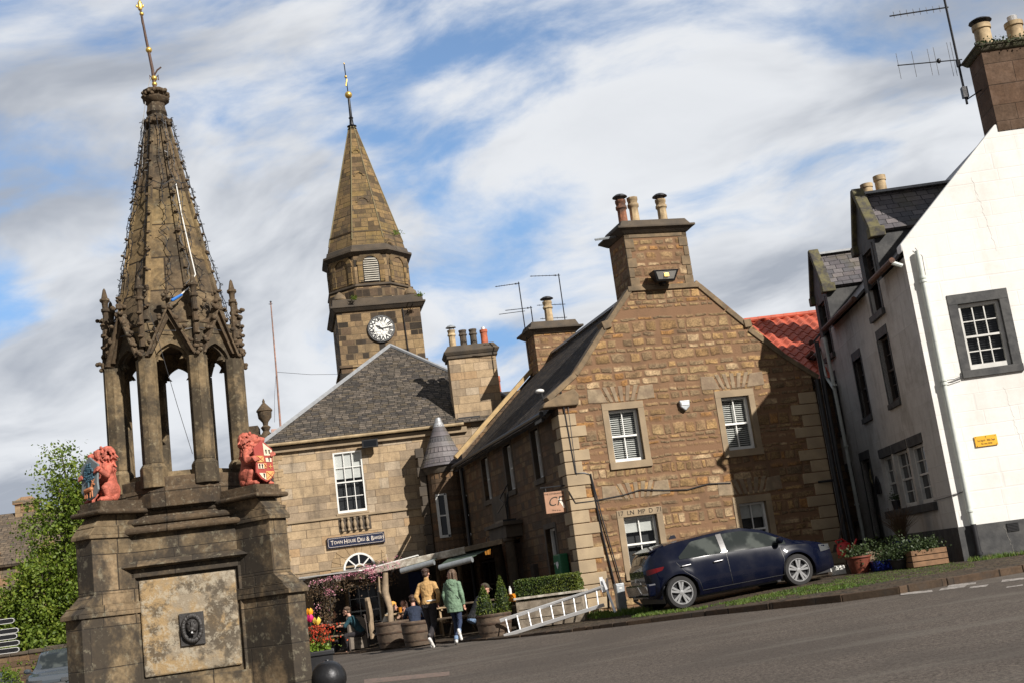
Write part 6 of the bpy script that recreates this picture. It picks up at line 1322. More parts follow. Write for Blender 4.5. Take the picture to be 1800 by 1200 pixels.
# ================================================================ LION STATUES
def lion(name,label,ang,head,left):
    e=Vector((math.cos(ang),math.sin(ang),0)); a=R_(13)
    loc=Vector((-3.64,12.61,0))+Matrix.Rotation(a,3,'Z')@(e*1.0); L=root(name,(loc.x,loc.y,1.30),a+ang,label,'statue')
    rd=random.Random(7+left); m=MB()
    m.ell((-.05,0,.11),(.10,.105,.12)); m.cap((-.05,0,.12),(.0,0,.34),.085,.088,14); m.ell((.02,0,.33),(.085,.095,.09)); m.ell((.03,0,.22),(.06,.075,.08))
    m.cap((.0,0,.36),(.03,0,.46),.07,.06,12)
    hd=Matrix.Rotation(head,3,'Z'); H=lambda x,y,z: Vector((.035,0,.475))+hd@Vector((x,y,z))
    m.ell(H(.01,0,.0),(.065,.055,.062)); m.cap(H(.05,0,-.005),H(.10,0,-.012),.036,.030,12); m.cap(H(.05,0,-.048),H(.085,0,-.055),.024,.019,10)
    m.ell(H(.118,0,.0),(.014,.016,.012)); m.cap(H(.045,.028,.03),H(.06,.018,.032),.014,.01,8); m.cap(H(.045,-.028,.03),H(.06,-.018,.032),.014,.01,8)
    for s in (-1,1):
        m.ell(H(-.01,s*.045,.062),(.014,.018,.02)); m.ell(H(.095,s*.018,-.018),(.02,.014,.014))
        # forelegs hugging the shield
        m.cap((.03,s*.08,.33),(.09,s*.14,.25),.044,.034,12); m.cap((.09,s*.14,.25),(.175,s*.125,.285+(.03 if s>0 else -.02)),.034,.026,12)
        pz=.285+(.03 if s>0 else -.02)
        for k in range(4): m.cap((.185,s*.125-.012*(k-1.5)*1.6,pz+.0),(.20,s*(.115)-.016*(k-1.5),pz-.018-.005*k),.0125,.011,8)
        # haunch, shin, foot
        m.ell((.02,s*.095,.12),(.10,.045,.085)); m.cap((.09,s*.10,.13),(.06,s*.105,.04),.038,.028,12); m.cap((.04,s*.105,.025),(.14,s*.10,.022),.027,.026,12)
        for k in range(4): m.ell((.155,s*.10+(k-1.5)*.016,.016),(.016,.010,.014),n=8,m=6)
        m.ell((-.02,s*.09,.05),(.06,.04,.05))
    # curly mane in tapered locks
    for i in range(230):
        t=rd.random(); az=rd.uniform(-PI,PI); 
        if t<.5:
            el=rd.uniform(-.6,1.4); c=Vector((-.03+.072*math.cos(az)*math.cos(el)*.9,.070*math.sin(az)*math.cos(el),.47+.075*math.sin(el)))
            if c.x>.02 and abs(c.y)<.045 and abs(head)<.1: continue
            v=hd@(c-Vector((.035,0,.475)))+Vector((.035,0,.475)); c=v
        else:
            z=rd.uniform(.28,.44); r=.078+.016*(z<.4); c=Vector((.0+r*math.cos(az),r*1.0*math.sin(az),z))
        d=Vector((rd.gauss(0,.012),rd.gauss(0,.012),-.026)); m.cap(c,c+d*1.1,.0145,.007,7)
    # tail curled round the haunch
    s=-1 if left else 1
    m.tube([(-.12,s*.03,.06),(-.12,s*.13,.16),(-.03,s*.155,.22),(.03,s*.16,.14),(-.0,s*.17,.05),(-.10,s*.17,.016),(-.16,s*.15,.018)],[.018,.018,.017,.016,.016,.018,.012],8)
    organic('body',m,'lion',L,.0048,1,.35)
    m=MB()
    for s in (-1,1): m.ell(H(.062,s*.03,.012),(.007,.009,.008),n=8,m=6)
    m.ell(H(.075,0,-.036),(.018,.016,.008)); m.build('eyes_and_mouth',M['dmaroon'],L,smooth=True)
    O=[(0,.0),(.07,.03),(.128,.095),(.115,.17),(.12,.25),(.132,.34),(.06,.385),(0,.43)]; O=O+[(-x,z) for x,z in O[::-1][1:-1]]
    T=lambda u,d,z:(.20-d-z*.05,u,z+.02)
    m=MB(); m.prism(O,-.0,.022,T); S0=m.build('shield',M['slatep'] if left else M['maroon'],L,bevel=.004)
    if left:
        m=MB()
        for i in range(60):
            z=rd.uniform(.19,.36); w=.015+.055*min(1,(.38-z)/.12); m.ell(T(rd.uniform(-w,w),-.008,z),(.012,.016,.013),n=7,m=5)
        m.cap(T(0,-.01,.12),T(0,-.01,.22),.009,.008,8); m.build('oak_tree_relief',M['bluegr'],S0,smooth=True)
        m=MB(); 
        for a0,b0,r0,r1 in (((-.04,.10),(.04,.11),.024,.024),((.04,.115),(.06,.15),.012,.012),((.06,.155),(.085,.15),.012,.009),((-.045,.09),(-.055,.03),.008,.006),((-.02,.09),(-.025,.03),.008,.006),((.03,.09),(.025,.03),.008,.006),((.05,.10),(.06,.035),.008,.006),((.062,.165),(.05,.20),.005,.004),((.068,.165),(.085,.20),.005,.004)): m.cap(T(a0[0],-.012,a0[1]),T(b0[0],-.012,b0[1]),r0,r1,8)
        m.build('stag_relief',M['stagc'],S0,smooth=True)
    else:
        def pl(nm,quads,mt,d=-.006):
            mm=MB()
            for q in quads: mm.prism(q,d,d+.004,T)
            mm.build(nm,mt,S0)
        B=lambda a,b,c,d:[(a,c),(b,c),(b,d),(a,d)]
        # as seen from outside +u is the viewer's right
        pl('cream_quarters',[[(-.0,.27),(.112,.27),(.118,.325),(.05,.368),(0,.40)],B(.015,.095,.205,.245),B(-.10,-.02,.135,.185),[(-.10,.09),(-.01,.09),(-.01,.02),(-.06,.045)]],M['cream'])
        pl('gold_quarters',[B(-.108,-.012,.20,.265),[(.0,.11),(.108,.11),(.11,.095),(.065,.045),(.0,.015)],B(-.02,.02,.14,.19)],M['ochre'])
        def sal(c,w,h): return [[(c[0]-w-.004,c[1]-h),(c[0]-w+.004,c[1]-h),(c[0]+w+.004,c[1]+h),(c[0]+w-.004,c[1]+h)],[(c[0]+w-.004,c[1]-h),(c[0]+w+.004,c[1]-h),(c[0]-w+.004,c[1]+h),(c[0]-w-.004,c[1]+h)]]
        pl('red_saltires',sal((-.06,.232),.04,.028)+sal((.052,.068),.045,.032)+sal((0,.165),.014,.018),M['maroon'],-.010)
        tw=[]
        for x,z in ((.03,.29),(.075,.29),(.06,.21),(-.082,.14),(-.045,.14),(-.035,.045)): tw+=[B(x-.006,x+.006,z,z+.028),B(x-.010,x+.010,z+.024,z+.04)]
        pl('black_towers',tw,'black',-.010)
        pl('gold_cross',[B(.045,.095,.155,.162),B(.066,.074,.135,.182)],M['ochre'],-.007)
    return L
M['dmaroon']=plain('dark_maroon',(.14,.02,.02),.6,.1,9,.05); M['maroon']=plain('maroon_shield',(.36,.06,.045),.6,.1,9,.05); M['slatep']=plain('slate_grey_shield',(.16,.19,.20),.6,.1,9,.1)
M['bluegr']=plain('blue_grey_leaves',(.05,.11,.15),.6,.2,9,.1); M['stagc']=plain('ochre_stag',(.45,.17,.07),.6,.1,9,.1); M['cream']=plain('cream_paint',(.72,.60,.44),.6,.08,9,.05); M['ochre']=plain('ochre_paint',(.65,.36,.12),.6,.08,9,.05)
lion('lion_statue','coral red lion statue facing left with grey shield of tree and stag',R_(-135),R_(-48),1)
lion('lion_statue','coral red lion statue facing right with quartered red and cream shield',R_(-45),R_(42),0)
# ================================================================ BOLLARD, TULIPS
b=root('ball_bollard',(*at(577,1180,12).xy,-1.6),0,'large black cast iron ball bollard beside the fountain','bollard')
m=MB(1.6); m.lathe((0,0,0),[(.14,-1.6),(.14,-1.5),(.09,-1.42),(.08,-.80),(.12,-.78),(.12,-.75),(.07,-.72)],20); m.build('stem','iron',b,smooth=True)
m=MB(1.6); z=at(577,1192,12).z; m.ell((0,0,z),.173,n=32,m=20); m.lathe((0,0,z+.168),[(.03,-.01),(.022,.012),(.005,.016)],12); m.build('ball','iron',b,smooth=True)
def tulips():
    c=at(556,1160,13.3); r=root('flower_planter',(c.x,c.y,c.z-.85),R_(10),'square black planter of tulips and orange wallflowers behind the fountain','planter'); D=0
    m=MB(); h=.94; m.tbox((-.15,.15,-.15,.15),(-.185,.185,-.185,.185),0,h); m.box(-.2,.2,-.2,.2,h-.04,h+.01); m.build('planter_box','black',r,bevel=.01)
    rd=random.Random(9); m=MB(); m.leaves([(rd.gauss(0,.08),rd.gauss(0,.08),h+abs(rd.gauss(.04,.035))) for _ in range(900)],.035,rd); m.build('lime_foliage',M['limeb'],r,uv=False)
    m=MB(); m.leaves([(rd.gauss(.03,.085),rd.gauss(0,.08),h+rd.uniform(.08,.28)) for _ in range(620)],.028,rd); m.build('wallflowers','orangeb',r,uv=False)
    m=MB()
    for _ in range(60): x,y=rd.gauss(.03,.08),rd.gauss(0,.07); m.tube([(x*.6,y*.6,h),(x,y,h+rd.uniform(.12,.3))],.003,4)
    m.build('stems','herb',r,uv=False)
    for px,py,mt in ((544,1075,'tyel'),(545,1086,'tpink'),(557,1091,'tyel2'),(556,1094,'tyel2')):
        if (px,py)==(556,1094): continue
        q=at(px,py,13.3)-Vector((c.x,c.y,c.z-.85)); q=Matrix.Rotation(-R_(10),3,'Z')@q; t=MB()
        op=.6 if mt=='tyel2' else .1
        for k in range(6):
            a=k*PI/3; pr=[]
            for i in range(6):
                f=i/5; rr=.034*math.sin(PI*min(f*.62+.12,1))+op*.03*f; wd=.026*math.sin(PI*min(1,f*.85+.12)); e=Vector((math.cos(a),math.sin(a),0)); n=Vector((-e.y,e.x,0)); p=q+e*rr+Vector((0,0,-.04+.085*f)); pr+=[p-n*wd,p+n*wd]
            t.add(pr,[(2*i,2*i+1,2*i+3,2*i+2) for i in range(5)])
        t.build('tulip_flower',M[mt],r,smooth=True); t=MB(); t.tube([(q.x*.5,q.y*.5,h),(q.x*.9,q.y,q.z-.2),(q.x,q.y,q.z-.03)],.006,5)
        for s in (-1,1): t.add([(q.x*.5,q.y*.5,h),(q.x*.5+s*.03,q.y*.5,h+.12),(q.x*.6+s*.05,q.y*.5,h+.24),(q.x*.5+s*.0,q.y*.5,h+.12)],[(0,1,2,3)])
        t.build('tulip_stem','herb',r)
M['limeb']=foliage('lime_leaves',[(.10,.18,.02),(.2,.3,.03),(.3,.38,.05)]); M['tyel']=plain('orange_yellow_petal',(.85,.36,.02),.5,.1,9,.05); M['tyel2']=plain('yellow_petal',(.85,.62,.10),.5,.1,9,.05); M['tpink']=plain('magenta_petal',(.60,.02,.16),.5,.1,9,.05)
tulips()
# ================================================================ PEOPLE
def loftb(mb,pts,side,n=16):     # pts (centre, rx, ry); closed elliptical tube
    P=[Vector(p[0]) for p in pts]; s=Vector(side).normalized(); vs=[]
    for i,p in enumerate(P):
        d=(P[min(i+1,len(P)-1)]-P[max(i-1,0)]).normalized(); b=d.cross(s).normalized(); a=b.cross(d).normalized(); rx,ry=pts[i][1],pts[i][2]
        vs+=[p+a*rx*math.cos(2*PI*j/n)+b*ry*math.sin(2*PI*j/n) for j in range(n)]
    k=len(P); fs=[(i*n+j,i*n+(j+1)%n,(i+1)*n+(j+1)%n,(i+1)*n+j) for i in range(k-1) for j in range(n)]+[tuple(range(n-1,-1,-1)),tuple((k-1)*n+j for j in range(n))]
    mb.add(vs,fs)
STAND=dict(pelvis=(0,0,.95),waist=(0,.0,1.10),chest=(0,0,1.28),neck=(0,-.01,1.47),head=(0,.02,1.63),shL=(-.165,0,1.405),shR=(.165,0,1.405),elL=(-.25,-.03,1.15),elR=(.25,-.03,1.15),wrL=(-.24,.06,.92),wrR=(.24,.06,.92),hipL=(-.09,0,.92),hipR=(.09,0,.92),knL=(-.10,.03,.50),knR=(.10,.03,.50),anL=(-.10,0,.09),anR=(.10,0,.09),toL=(-.11,.15,.03),toR=(.11,.15,.03))
def person(label,loc,rz,J,cl,hair='bob',haircol='hairb',skin='skin',look=0.0,scale=1.0,thin=1.0,fem=0,nod=0.0,group=None):
    j={k:Vector(v) for k,v in {**STAND,**J}.items()}; R=root('person',loc,rz,label,'person',group); R.scale=(scale,)*3
    sd_=j['shR']-j['shL']
    def torso(m,k,lo=0): 
        w=thin*(.93 if fem else 1); loftb(m,[(j['pelvis']-(j['waist']-j['pelvis'])*.45,.10+k,.08+k),(j['pelvis'],.155*w+k,.105+k),(j['waist'],.13*w+k,.09+k),(j['chest'],.155*w+k,.108+k),(j['chest'].lerp(j['neck'],.6),.165*w+k,.095+k),(j['chest'].lerp(j['neck'],.92),.09+k,.06+k)],sd_)
        for s in 'LR': m.cap(j['sh'+s].lerp(j['neck'],.75)-Vector((0,0,.035)),j['sh'+s]-Vector((0,0,.005)),.045+k*.6,.05+k*.6,12)
    def arm(m,k,up=1,lo=1,ext=1.0):
        for s in 'LR':
            if up: m.cap(j['sh'+s]-Vector((0,0,.01)),j['el'+s],.047*thin+k*.8,.038*thin+k,12)
            if lo: m.cap(j['el'+s],j['el'+s].lerp(j['wr'+s],ext),.037*thin+k,.026*thin+k*1.2,12)
    def leg(m,k,up=1,lo=1,ext=1.0,flare=0):
        for s in 'LR':
            if up: m.cap(j['hip'+s],j['kn'+s],.082*thin+k,.055*thin+k,14)
            if lo: m.cap(j['kn'+s],j['kn'+s].lerp(j['an'+s],ext),.052*thin+k,.034*thin+k+flare,14)
    m=MB(); torso(m,0); arm(m,0); leg(m,0); m.cap(j['neck']-Vector((0,0,.05)),j['neck'].lerp(j['head'],.6),.056,.052,12)
    hm=Matrix.Rotation(look,3,'Z')@Matrix.Rotation(nod,3,'X'); H=lambda x,y,z: j['head']+hm@Vector((x,y,z))
    m.ell(H(0,-.005,.02),(.075,.095,.10),hm,16,12); m.ell(H(0,.035,-.045),(.055,.062,.07),hm,14,10); m.cap(H(0,.085,-.015),H(0,.112,-.035),.012,.014,8); m.cap(H(-.03,.085,.015),H(.03,.085,.015),.014,.014,8)
    m.ell(H(0,.09,-.075),(.022,.012,.008),hm); m.ell(H(0,.082,-.11),(.025,.02,.018),hm)
    for s in (-1,1): m.ell(H(s*.078,-.0,-.015),(.010,.02,.03),hm,8,8)
    for s,sg in (('L',-1),('R',1)):
        m.cap(j['an'+s],j['to'+s].lerp(j['an'+s],.2),.036,.03,10)
        w=j['wr'+s]; d=(w-j['el'+s]).normalized(); side=Vector((0,1,0)).cross(d); side=side.normalized() if side.length>.1 else Vector((1,0,0)); lat=d.cross(side).normalized()
        pc=w+d*.05; m.cap(w,pc+d*.02,.026,.034,10)
        for q in range(4):
            o=lat*((q-1.5)*.019); ln=(.062,.072,.066,.052)[q]; a=pc+d*.035+o; b_=a+d*ln*.55-side*sg*.008; c=b_+d*ln*.4-side*sg*.022; m.cap(a,b_,.0095,.009,7); m.cap(b_,c,.009,.0075,7)
        a=w+d*.03+lat*.03; m.cap(a,a+d*.035+lat*.022,.0115,.010,7); m.cap(a+d*.035+lat*.022,a+d*.065+lat*.022,.010,.008,7)
    B=organic('body',m,skin,R,.0085,1,.4)
    e=MB()
    for s in (-1,1): e.ell(H(s*.03,.088,.008),(.010,.006,.006),hm,8,6)
    e.build('eyes','black',R,smooth=True)
    for c in cl:
        nm,mt,parts=c[0],c[1],c[2]; m=MB()
        for pt in parts:
            n0,a=pt[0],pt[1:]
            if n0=='torso': torso(m,a[0])
            elif n0=='arms': arm(m,*a)
            elif n0=='legs': leg(m,*a)
            elif n0=='hips': loftb(m,[(j['pelvis']-(j['waist']-j['pelvis'])*.6,.13+a[0],.095+a[0]),(j['pelvis'],.16*thin+a[0],.11+a[0]),(j['pelvis'].lerp(j['waist'],.75),.135*thin+a[0],.095+a[0])],sd_)
            elif n0=='skirt': 
                up=(j['waist']-j['pelvis']).normalized(); loftb(m,[(j['pelvis']-Vector((0,0,a[1])),.20,.15),(j['pelvis'],.165+a[0],.12+a[0]),(j['chest'],.16+a[0],.115+a[0])],sd_)
            elif n0=='collar': m.cap(j['neck']-Vector((0,0,.03)),j['neck']+Vector((0,0,.035)),.068,.06,12)
            elif n0=='hood': m.ell(j['neck']+Vector((0,-.09,-.04)),(.13,.07,.10)); m.cap(j['neck']+Vector((-.08,-.03,.0)),j['neck']+Vector((.08,-.03,.0)),.055,.055); m.ell(j['neck']+Vector((0,-.10,-.12)),(.07,.05,.07))
            elif n0=='shoes':
                for s in 'LR':
                    A,T_=j['an'+s],j['to'+s]; m.cap(A-Vector((0,0,.0)),A+(T_-A)*.2,.045,.045,10); m.cap(A+(T_-A)*-.12+Vector((0,0,-.045)) if A.z<.2 else A+(T_-A)*-.25,T_,.038,.034,10)
            elif n0=='cuffs':
                for s in 'LR': q=j['kn'+s].lerp(j['an'+s],.82); q2=j['kn'+s].lerp(j['an'+s],.92); m.cap(q,q2,.052,.052,12)
            elif n0=='bag': m.tube([j['shL']+Vector((0,-.08,.05)),j['chest']+Vector((0,-.135,0)),j['pelvis']+Vector((.17,-.08,.1))],.014,6)
            elif n0=='hem': loftb(m,[(j['pelvis']+Vector((.05,0,.055)),.145*thin,.128),(j['pelvis']+Vector((.05,0,.09)),.14*thin,.125)],sd_)
        if nm in('shoes','jeans_cuffs','strap'): organic(nm,m,mt,R,.010,1,.4)
        else:
            o=organic(nm,m,mt,R,.012,3,.5)
    if hair:
        m=MB(); rd=random.Random(len(label))
        m.ell(H(0,-.022,.045),(.084,.096,.088),hm,16,12); m.ell(H(0,-.055,-.01),(.072,.06,.075),hm,14,10)
        if hair=='long':
            for _ in range(34): x=rd.uniform(-.085,.085); m.cap(H(x,-.045-rd.random()*.05,.03),H(x*1.25,-.07-rd.random()*.035,-.17-rd.random()*.06),.022,.012,7)
            for s in (-1,1): m.cap(H(s*.072,.01,.05),H(s*.085,-.01,-.14),.024,.016,8)
        elif hair=='bob':
            for s in (-1,1): m.cap(H(s*.078,.015,.05),H(s*.082,.0,-.11),.028,.022,8)
            m.ell(H(0,-.06,-.06),(.08,.05,.09),hm)
        if hair=='short':
            for _ in range(26): a=rd.uniform(0,6.28); m.cap(H(.06*math.cos(a),-.02+.07*math.sin(a),.09),H(.085*math.cos(a),-.025+.095*math.sin(a),.05+.03*rd.random()),.022,.013,7)
        if hair=='bun': m.ell(H(0,-.06,.12),(.035,.035,.035),hm)
        if hair=='cap':
            pass
        organic('hair',m,haircol,R,.009,1,.4)
    return R,H,hm
for n_,c_,r_ in (('skin',(.50,.27,.19),.55),('skint',(.40,.21,.14),.55),('hairb',(.055,.028,.018),.6),('hairl',(.11,.07,.045),.6),('tan_knit',(.48,.29,.115),.9),('dtrous',(.022,.018,.02),.85),('sage',(.155,.24,.155),.8),('jeans',(.022,.035,.075),.85),('jeansl',(.17,.25,.38),.85),('blackj',(.012,.012,.013),.8),('navyt',(.018,.026,.05),.9),('tealt',(.012,.05,.065),.9),('creamk',(.50,.46,.38),.9),('mustard',(.65,.33,.07),.9),('tanj',(.30,.18,.12),.85),('whshoe',(.75,.73,.69),.6),('dshoe',(.05,.045,.045),.7),('olive',(.06,.055,.035),.8)):
    M[n_]=plain(n_ if len(n_)>5 else n_+'_cloth',c_,r_,.22,5,.25 if 'skin' in n_ else .9,bs=2.6,bd=.01 if 'skin' in n_ else .045)
def zt(x,y): return g(x,y)
# walking man, seen from behind
mx,my=-2.68,28.0
R1,_,_=person('person walking away in a tan sweater and dark trousers with hands in pockets',(mx,my,g(mx,my)+.0),R_(-14),
 dict(pelvis=(0,0,.97),waist=(0,.01,1.12),chest=(0,.02,1.30),neck=(-.0,.02,1.50),head=(-.01,.06,1.66),shL=(-.175,.02,1.41),shR=(.175,.02,1.41),elL=(-.275,-.04,1.17),elR=(.275,-.05,1.18),wrL=(-.225,.06,.99),wrR=(.20,.06,.99),hipL=(-.09,0,.93),hipR=(.09,0,.93),knL=(-.08,.14,.53),knR=(.07,.02,.50),anL=(-.05,.12,.10),anR=(.06,-.33,.25),toL=(-.06,.27,.04),toR=(.07,-.25,.06)),
 [('trousers','dtrous',[('hips',.014),('legs',.016,1,1,.93,.018)]),('tan_sweater','tan_knit',[('torso',.020),('arms',.016,1,1,.93),('collar',)]),('shirt_hem','whshoe',[('hem',)]),('shoes','dshoe',[('shoes',)])],'short','hairb',look=0)
m=MB(); m.cap((.055,-.36,.205),(.085,-.235,.03),.040,.036,10); m.build('shoe_sole','whshoe',R1,smooth=True); m=MB(); m.cap((-.06,.08,.03),(-.065,.28,.022),.04,.034,10); m.build('shoe_sole','whshoe',R1,smooth=True)
# woman in green coat
wx,wy=-2.05,27.4
R2,_,_=person('person walking away in a sage green hooded coat, rolled jeans and white trainers',(wx,wy,g(wx,wy)),R_(-20),
 dict(elL=(-.24,-.02,1.16),wrL=(-.22,.06,.90),elR=(.24,-.05,1.16),wrR=(.22,.04,.92),knL=(-.09,.16,.52),anL=(-.08,.05,.10),toL=(-.16,.18,.03),knR=(.09,.0,.50),anR=(.20,-.36,.30),toR=(.23,-.34,.13)),
 [('jeans','jeans',[('hips',.008),('legs',.006,1,1,.86)]),('jeans_cuffs','jeansl',[('cuffs',)]),('green_coat','sage',[('torso',.024),('skirt',.022,.20),('arms',.020,1,1,.92),('hood',)]),('strap','blackj',[('bag',)]),('shoes','whshoe',[('shoes',)])],'long','hairl',look=R_(95),scale=.945,thin=.93,fem=1)
# seated figures share a sitting pose
def sit(lean=.18,arm='table',spread=.1):
    d=dict(pelvis=(0,0,.55),waist=(0,lean*.35,.69),chest=(0,lean*.8,.86),neck=(0,lean*1.25,1.04),head=(0,lean*1.5+.03,1.20),shL=(-.16,lean*1.1,.97),shR=(.16,lean*1.1,.97),hipL=(-.09,.02,.53),hipR=(.09,.02,.53),knL=(-.09-spread,.42,.52),knR=(.09+spread,.42,.52),anL=(-.10-spread*.6,.36,.09),anR=(.10+spread*.6,.36,.09),toL=(-.12-spread*.6,.50,.04),toR=(.12+spread*.6,.50,.04))
    if arm=='table': d.update(elL=(-.24,lean+.16,.78),elR=(.24,lean+.16,.78),wrL=(-.12,lean+.36,.79),wrR=(.12,lean+.36,.80))
    else: d.update(elL=(-.22,lean*.6+.05,.74),elR=(.22,lean*.6+.05,.74),wrL=(-.14,.28,.62),wrR=(.14,.28,.62))
    return d
def seated(label,px,py_head,Y,rz,cl,lean=.18,arm='table',s=1.0,**k):
    h=at(px,py_head,Y); zg=g(h.x,Y); hd=sit(lean,arm)['head']; a=Matrix.Rotation(rz,3,'Z')@Vector(hd)
    sc=s; return person(label,(h.x-a.x*sc,Y-a.y*sc,h.z-hd[2]*sc),rz,sit(lean,arm),cl,scale=sc,**k)
tr=lambda mt:('trousers',mt,[('hips',.012),('legs',.012,1,1,.93)])
R3,H3,hm3=seated('seated person in black jacket and dark cap beside the leafy barrel',853,1034,29.3,R_(-62),[('jeans','jeansl',[('hips',.012),('legs',.012,1,1,.93)]),('black_jacket','blackj',[('torso',.028),('arms',.022,1,1,.95),('collar',)]),('shoes','dshoe',[('shoes',)])],lean=.26,hair='short',nod=-.35)
m=MB(); m.ell(H3(0,-.015,.065),(.092,.105,.075),hm3,16,10); m.cap(H3(-.035,.09,.05),H3(.035,.09,.05),.02,.02,8); m.slab([H3(-.065,.07,.055),H3(-.05,.175,.035),H3(.05,.175,.035),H3(.065,.07,.055)],.012); organic('cap',m,'olive',R3,.008,1)
seated('seated person in navy T-shirt with back to the square',725,1053,30.9,R_(8),[tr('dtrous'),('navy_shirt','navyt',[('torso',.014),('arms',.018,1,0)]),('shoes','dshoe',[('shoes',)])],lean=.18,hair='short',haircol='hairb',s=1.0)
seated('seated person with long dark hair and tan jacket facing the camera',709,1061,32.3,R_(172),[tr('dtrous'),('tan_jacket','tanj',[('torso',.02),('arms',.016,1,1,.9)]),('shoes','dshoe',[('shoes',)])],lean=.2,hair='long',haircol='hairb',s=.97,fem=1)
R5,H5,hm5=seated('seated person in cream jumper and mustard beanie hat',691,1065,31.7,R_(-70),[tr('dtrous'),('cream_jumper','creamk',[('torso',.024),('arms',.02,1,1,.93)]),('shoes','dshoe',[('shoes',)])],lean=.22,hair='bob',haircol='hairb',s=.95)
m=MB(); m.ell(H5(0,-.01,.06),(.095,.108,.085),hm5,16,10); organic('beanie','' or m,'mustard',R5,.010,1)
seated('seated person in teal shirt facing left under the pergola',609,1073,32.2,R_(80),[tr('dtrous'),('teal_shirt','tealt',[('torso',.02),('arms',.018,1,0)]),('shoes','dshoe',[('shoes',)])],lean=.24,hair='short',haircol='hairl',s=.92)
seated('seated person in dark clothes at the far left pergola table',585,1078,33.4,R_(-95),[tr('dtrous'),('dark_jumper','blackj',[('torso',.02),('arms',.018,1,1,.9)]),('shoes','dshoe',[('shoes',)])],lean=.2,hair='bob',haircol='hairb',s=.92)
# ================================================================ PATIO
def picnic(label,x,y,rz,L=1.7,zo=0,mt='wood'):
    r=root('picnic_table',(x,y,g(x,y)+.02+zo),rz,label,'picnic table','picnic tables on the patio')
    m=MB()
    for i in range(5): m.box(-L/2,L/2,-.36+i*.147,-.36+i*.147+.132,.71,.75)
    m.build('table_top',mt,r,bevel=.006)
    for s in (-1,1):
        m=MB()
        for i in range(2): m.box(-L/2,L/2,s*.72-.13+i*.135,s*.72+i*.135-.01,.42,.46)
        m.build('bench_seat',mt,r,bevel=.006)
    for sx in (-1,1):
        m=MB(); x0=sx*(L/2-.28)
        m.beam((x0,-.62,0),(x0,-.2,.71),.045,.1); m.beam((x0,.62,0),(x0,.2,.71),.045,.1); m.beam((x0+.045,-.8,.40),(x0+.045,.8,.40),.045,.09); m.beam((x0+.045,-.34,.69),(x0+.045,.34,.69),.045,.06); m.build('leg_frame',mt,r)
    return r
M['woodp']=plain('tan_timber',(.40,.29,.17),.85,.25,9,.3,dirt=(.2,.14,.08),dam=.4)  # lighter, warmer timber colour for one picnic table
picnic('picnic table behind the two big barrels',-3.35,31.75,R_(8),1.7,mt='woodp')
picnic('dark picnic table at the left end of the pergola',-5.75,33.0,R_(10),1.6)
picnic('weathered picnic table beside the person in the black cap',-1.55,30.35,R_(-28),1.9)
def bottles(name,label,c,items):
    for (dx,dy,h,r0,mt) in items: pass
gl=root('drinks_glass',at(704,1076,31.6),0,'glass of orange drink on the picnic table','glass'); m=MB(); m.lathe((0,0,0),[(.03,-.06),(.045,.08),(.045,.14)],12); m.build('orange_drink',M['amber'],gl,smooth=True); m=MB(); m.lathe((0,0,0),[(.034,-.065),(.050,.13),(.05,.17)],12); m.build('glass_tumbler','glass',gl,smooth=True)
cd=root('menu_caddy',at(893,1053,28.3),R_(-20),'orange table caddy holding bottles and white cards','caddy'); m=MB(); m.tbox((-.15,.15,-.1,.1),(-.17,.17,-.12,.12),-.06,.12); m.build('caddy_box','amber',cd,bevel=.01)
m=MB(); m.lathe((.08,0,.1),[(.035,0),(.035,.14),(.015,.17),(.015,.2)],10); m.build('sauce_bottle','whited',cd,smooth=True); m=MB(); m.box(-.14,-.02,-.02,.02,.1,.24); m.box(-.16,.0,-.115,-.105,.12,.26); m.build('white_cards','white',cd)
tt=root('side_table',(at(893,1064,28.3).x,28.3,g(-1,28.3)+.03),R_(-20),'narrow table under the orange caddy','table'); th_=at(893,1062,28.3).z-g(-1,28.3)-.06; m=MB(); m.box(-.45,.3,-.25,.25,th_-.05,th_); m.build('table_top','wood',tt,bevel=.005)
for sx,sy in ((-.4,-.2),(.25,-.2),(-.4,.2),(.25,.2)): m=MB(); m.box(sx-.025,sx+.025,sy-.025,sy+.025,0,th_-.05); m.build('leg','wood',tt)
def barrel(label,x,y,r0,h,zo=.03,soil=True):
    r=root('barrel_planter',(x,y,g(x,y)+zo),random.Random(int(x*9)).random(),label,'barrel','half barrel planters')
    m=MB(); n=20; prof=[(r0*.86,0),(r0*.94,h*.3),(r0*1.0,h*.7),(r0*1.01,h)]; m.lathe((0,0,0),prof+[(r0*.95,h),(r0*.93,h-.05)],n); m.build('staves','barrel',r,smooth=True)
    for f,k in ((.16,.905),(.52,.99),(.86,1.02)): m=MB(); rr=r0*k+.004; m.lathe((0,0,h*f),[(rr-.004,0),(rr,.004),(rr+.002,.045),(rr-.004,.05)],24); m.build('hoop',M['hoop'],r,smooth=True)
    m=MB(); m.lathe((0,0,h-.06),[(r0*.94,0),(r0*.93,.01)],20); m.build('soil','soil',r); return r
M['hoop']=plain('rusty_hoop',(.085,.065,.05),.7,.3,9,.2,.4,dirt=(.14,.07,.04),dam=.5)
barrel('half barrel holding the crooked pergola post',-3.88,30.5,.42,.62)
barrel('plain half barrel beside the post barrel and the person in tan',-3.12,29.35,.40,.56)
barrel('half barrel planted with two pointed box shrubs beside the ladder',-1.22,27.55,.40,.50)
zb=g(-1.2,27.5)+.5
hedge_box('box_cone','left pointed green box shrub in the barrel, the shorter one',(-1.38,27.5,zb),.25,.24,.66,1500,.045,51,'box','shrub',shape='cone')
hedge_box('box_cone','right pointed green box shrub in the barrel, the taller one',(-.98,27.6,zb),.24,.24,.84,1700,.045,52,'box','shrub',shape='cone')
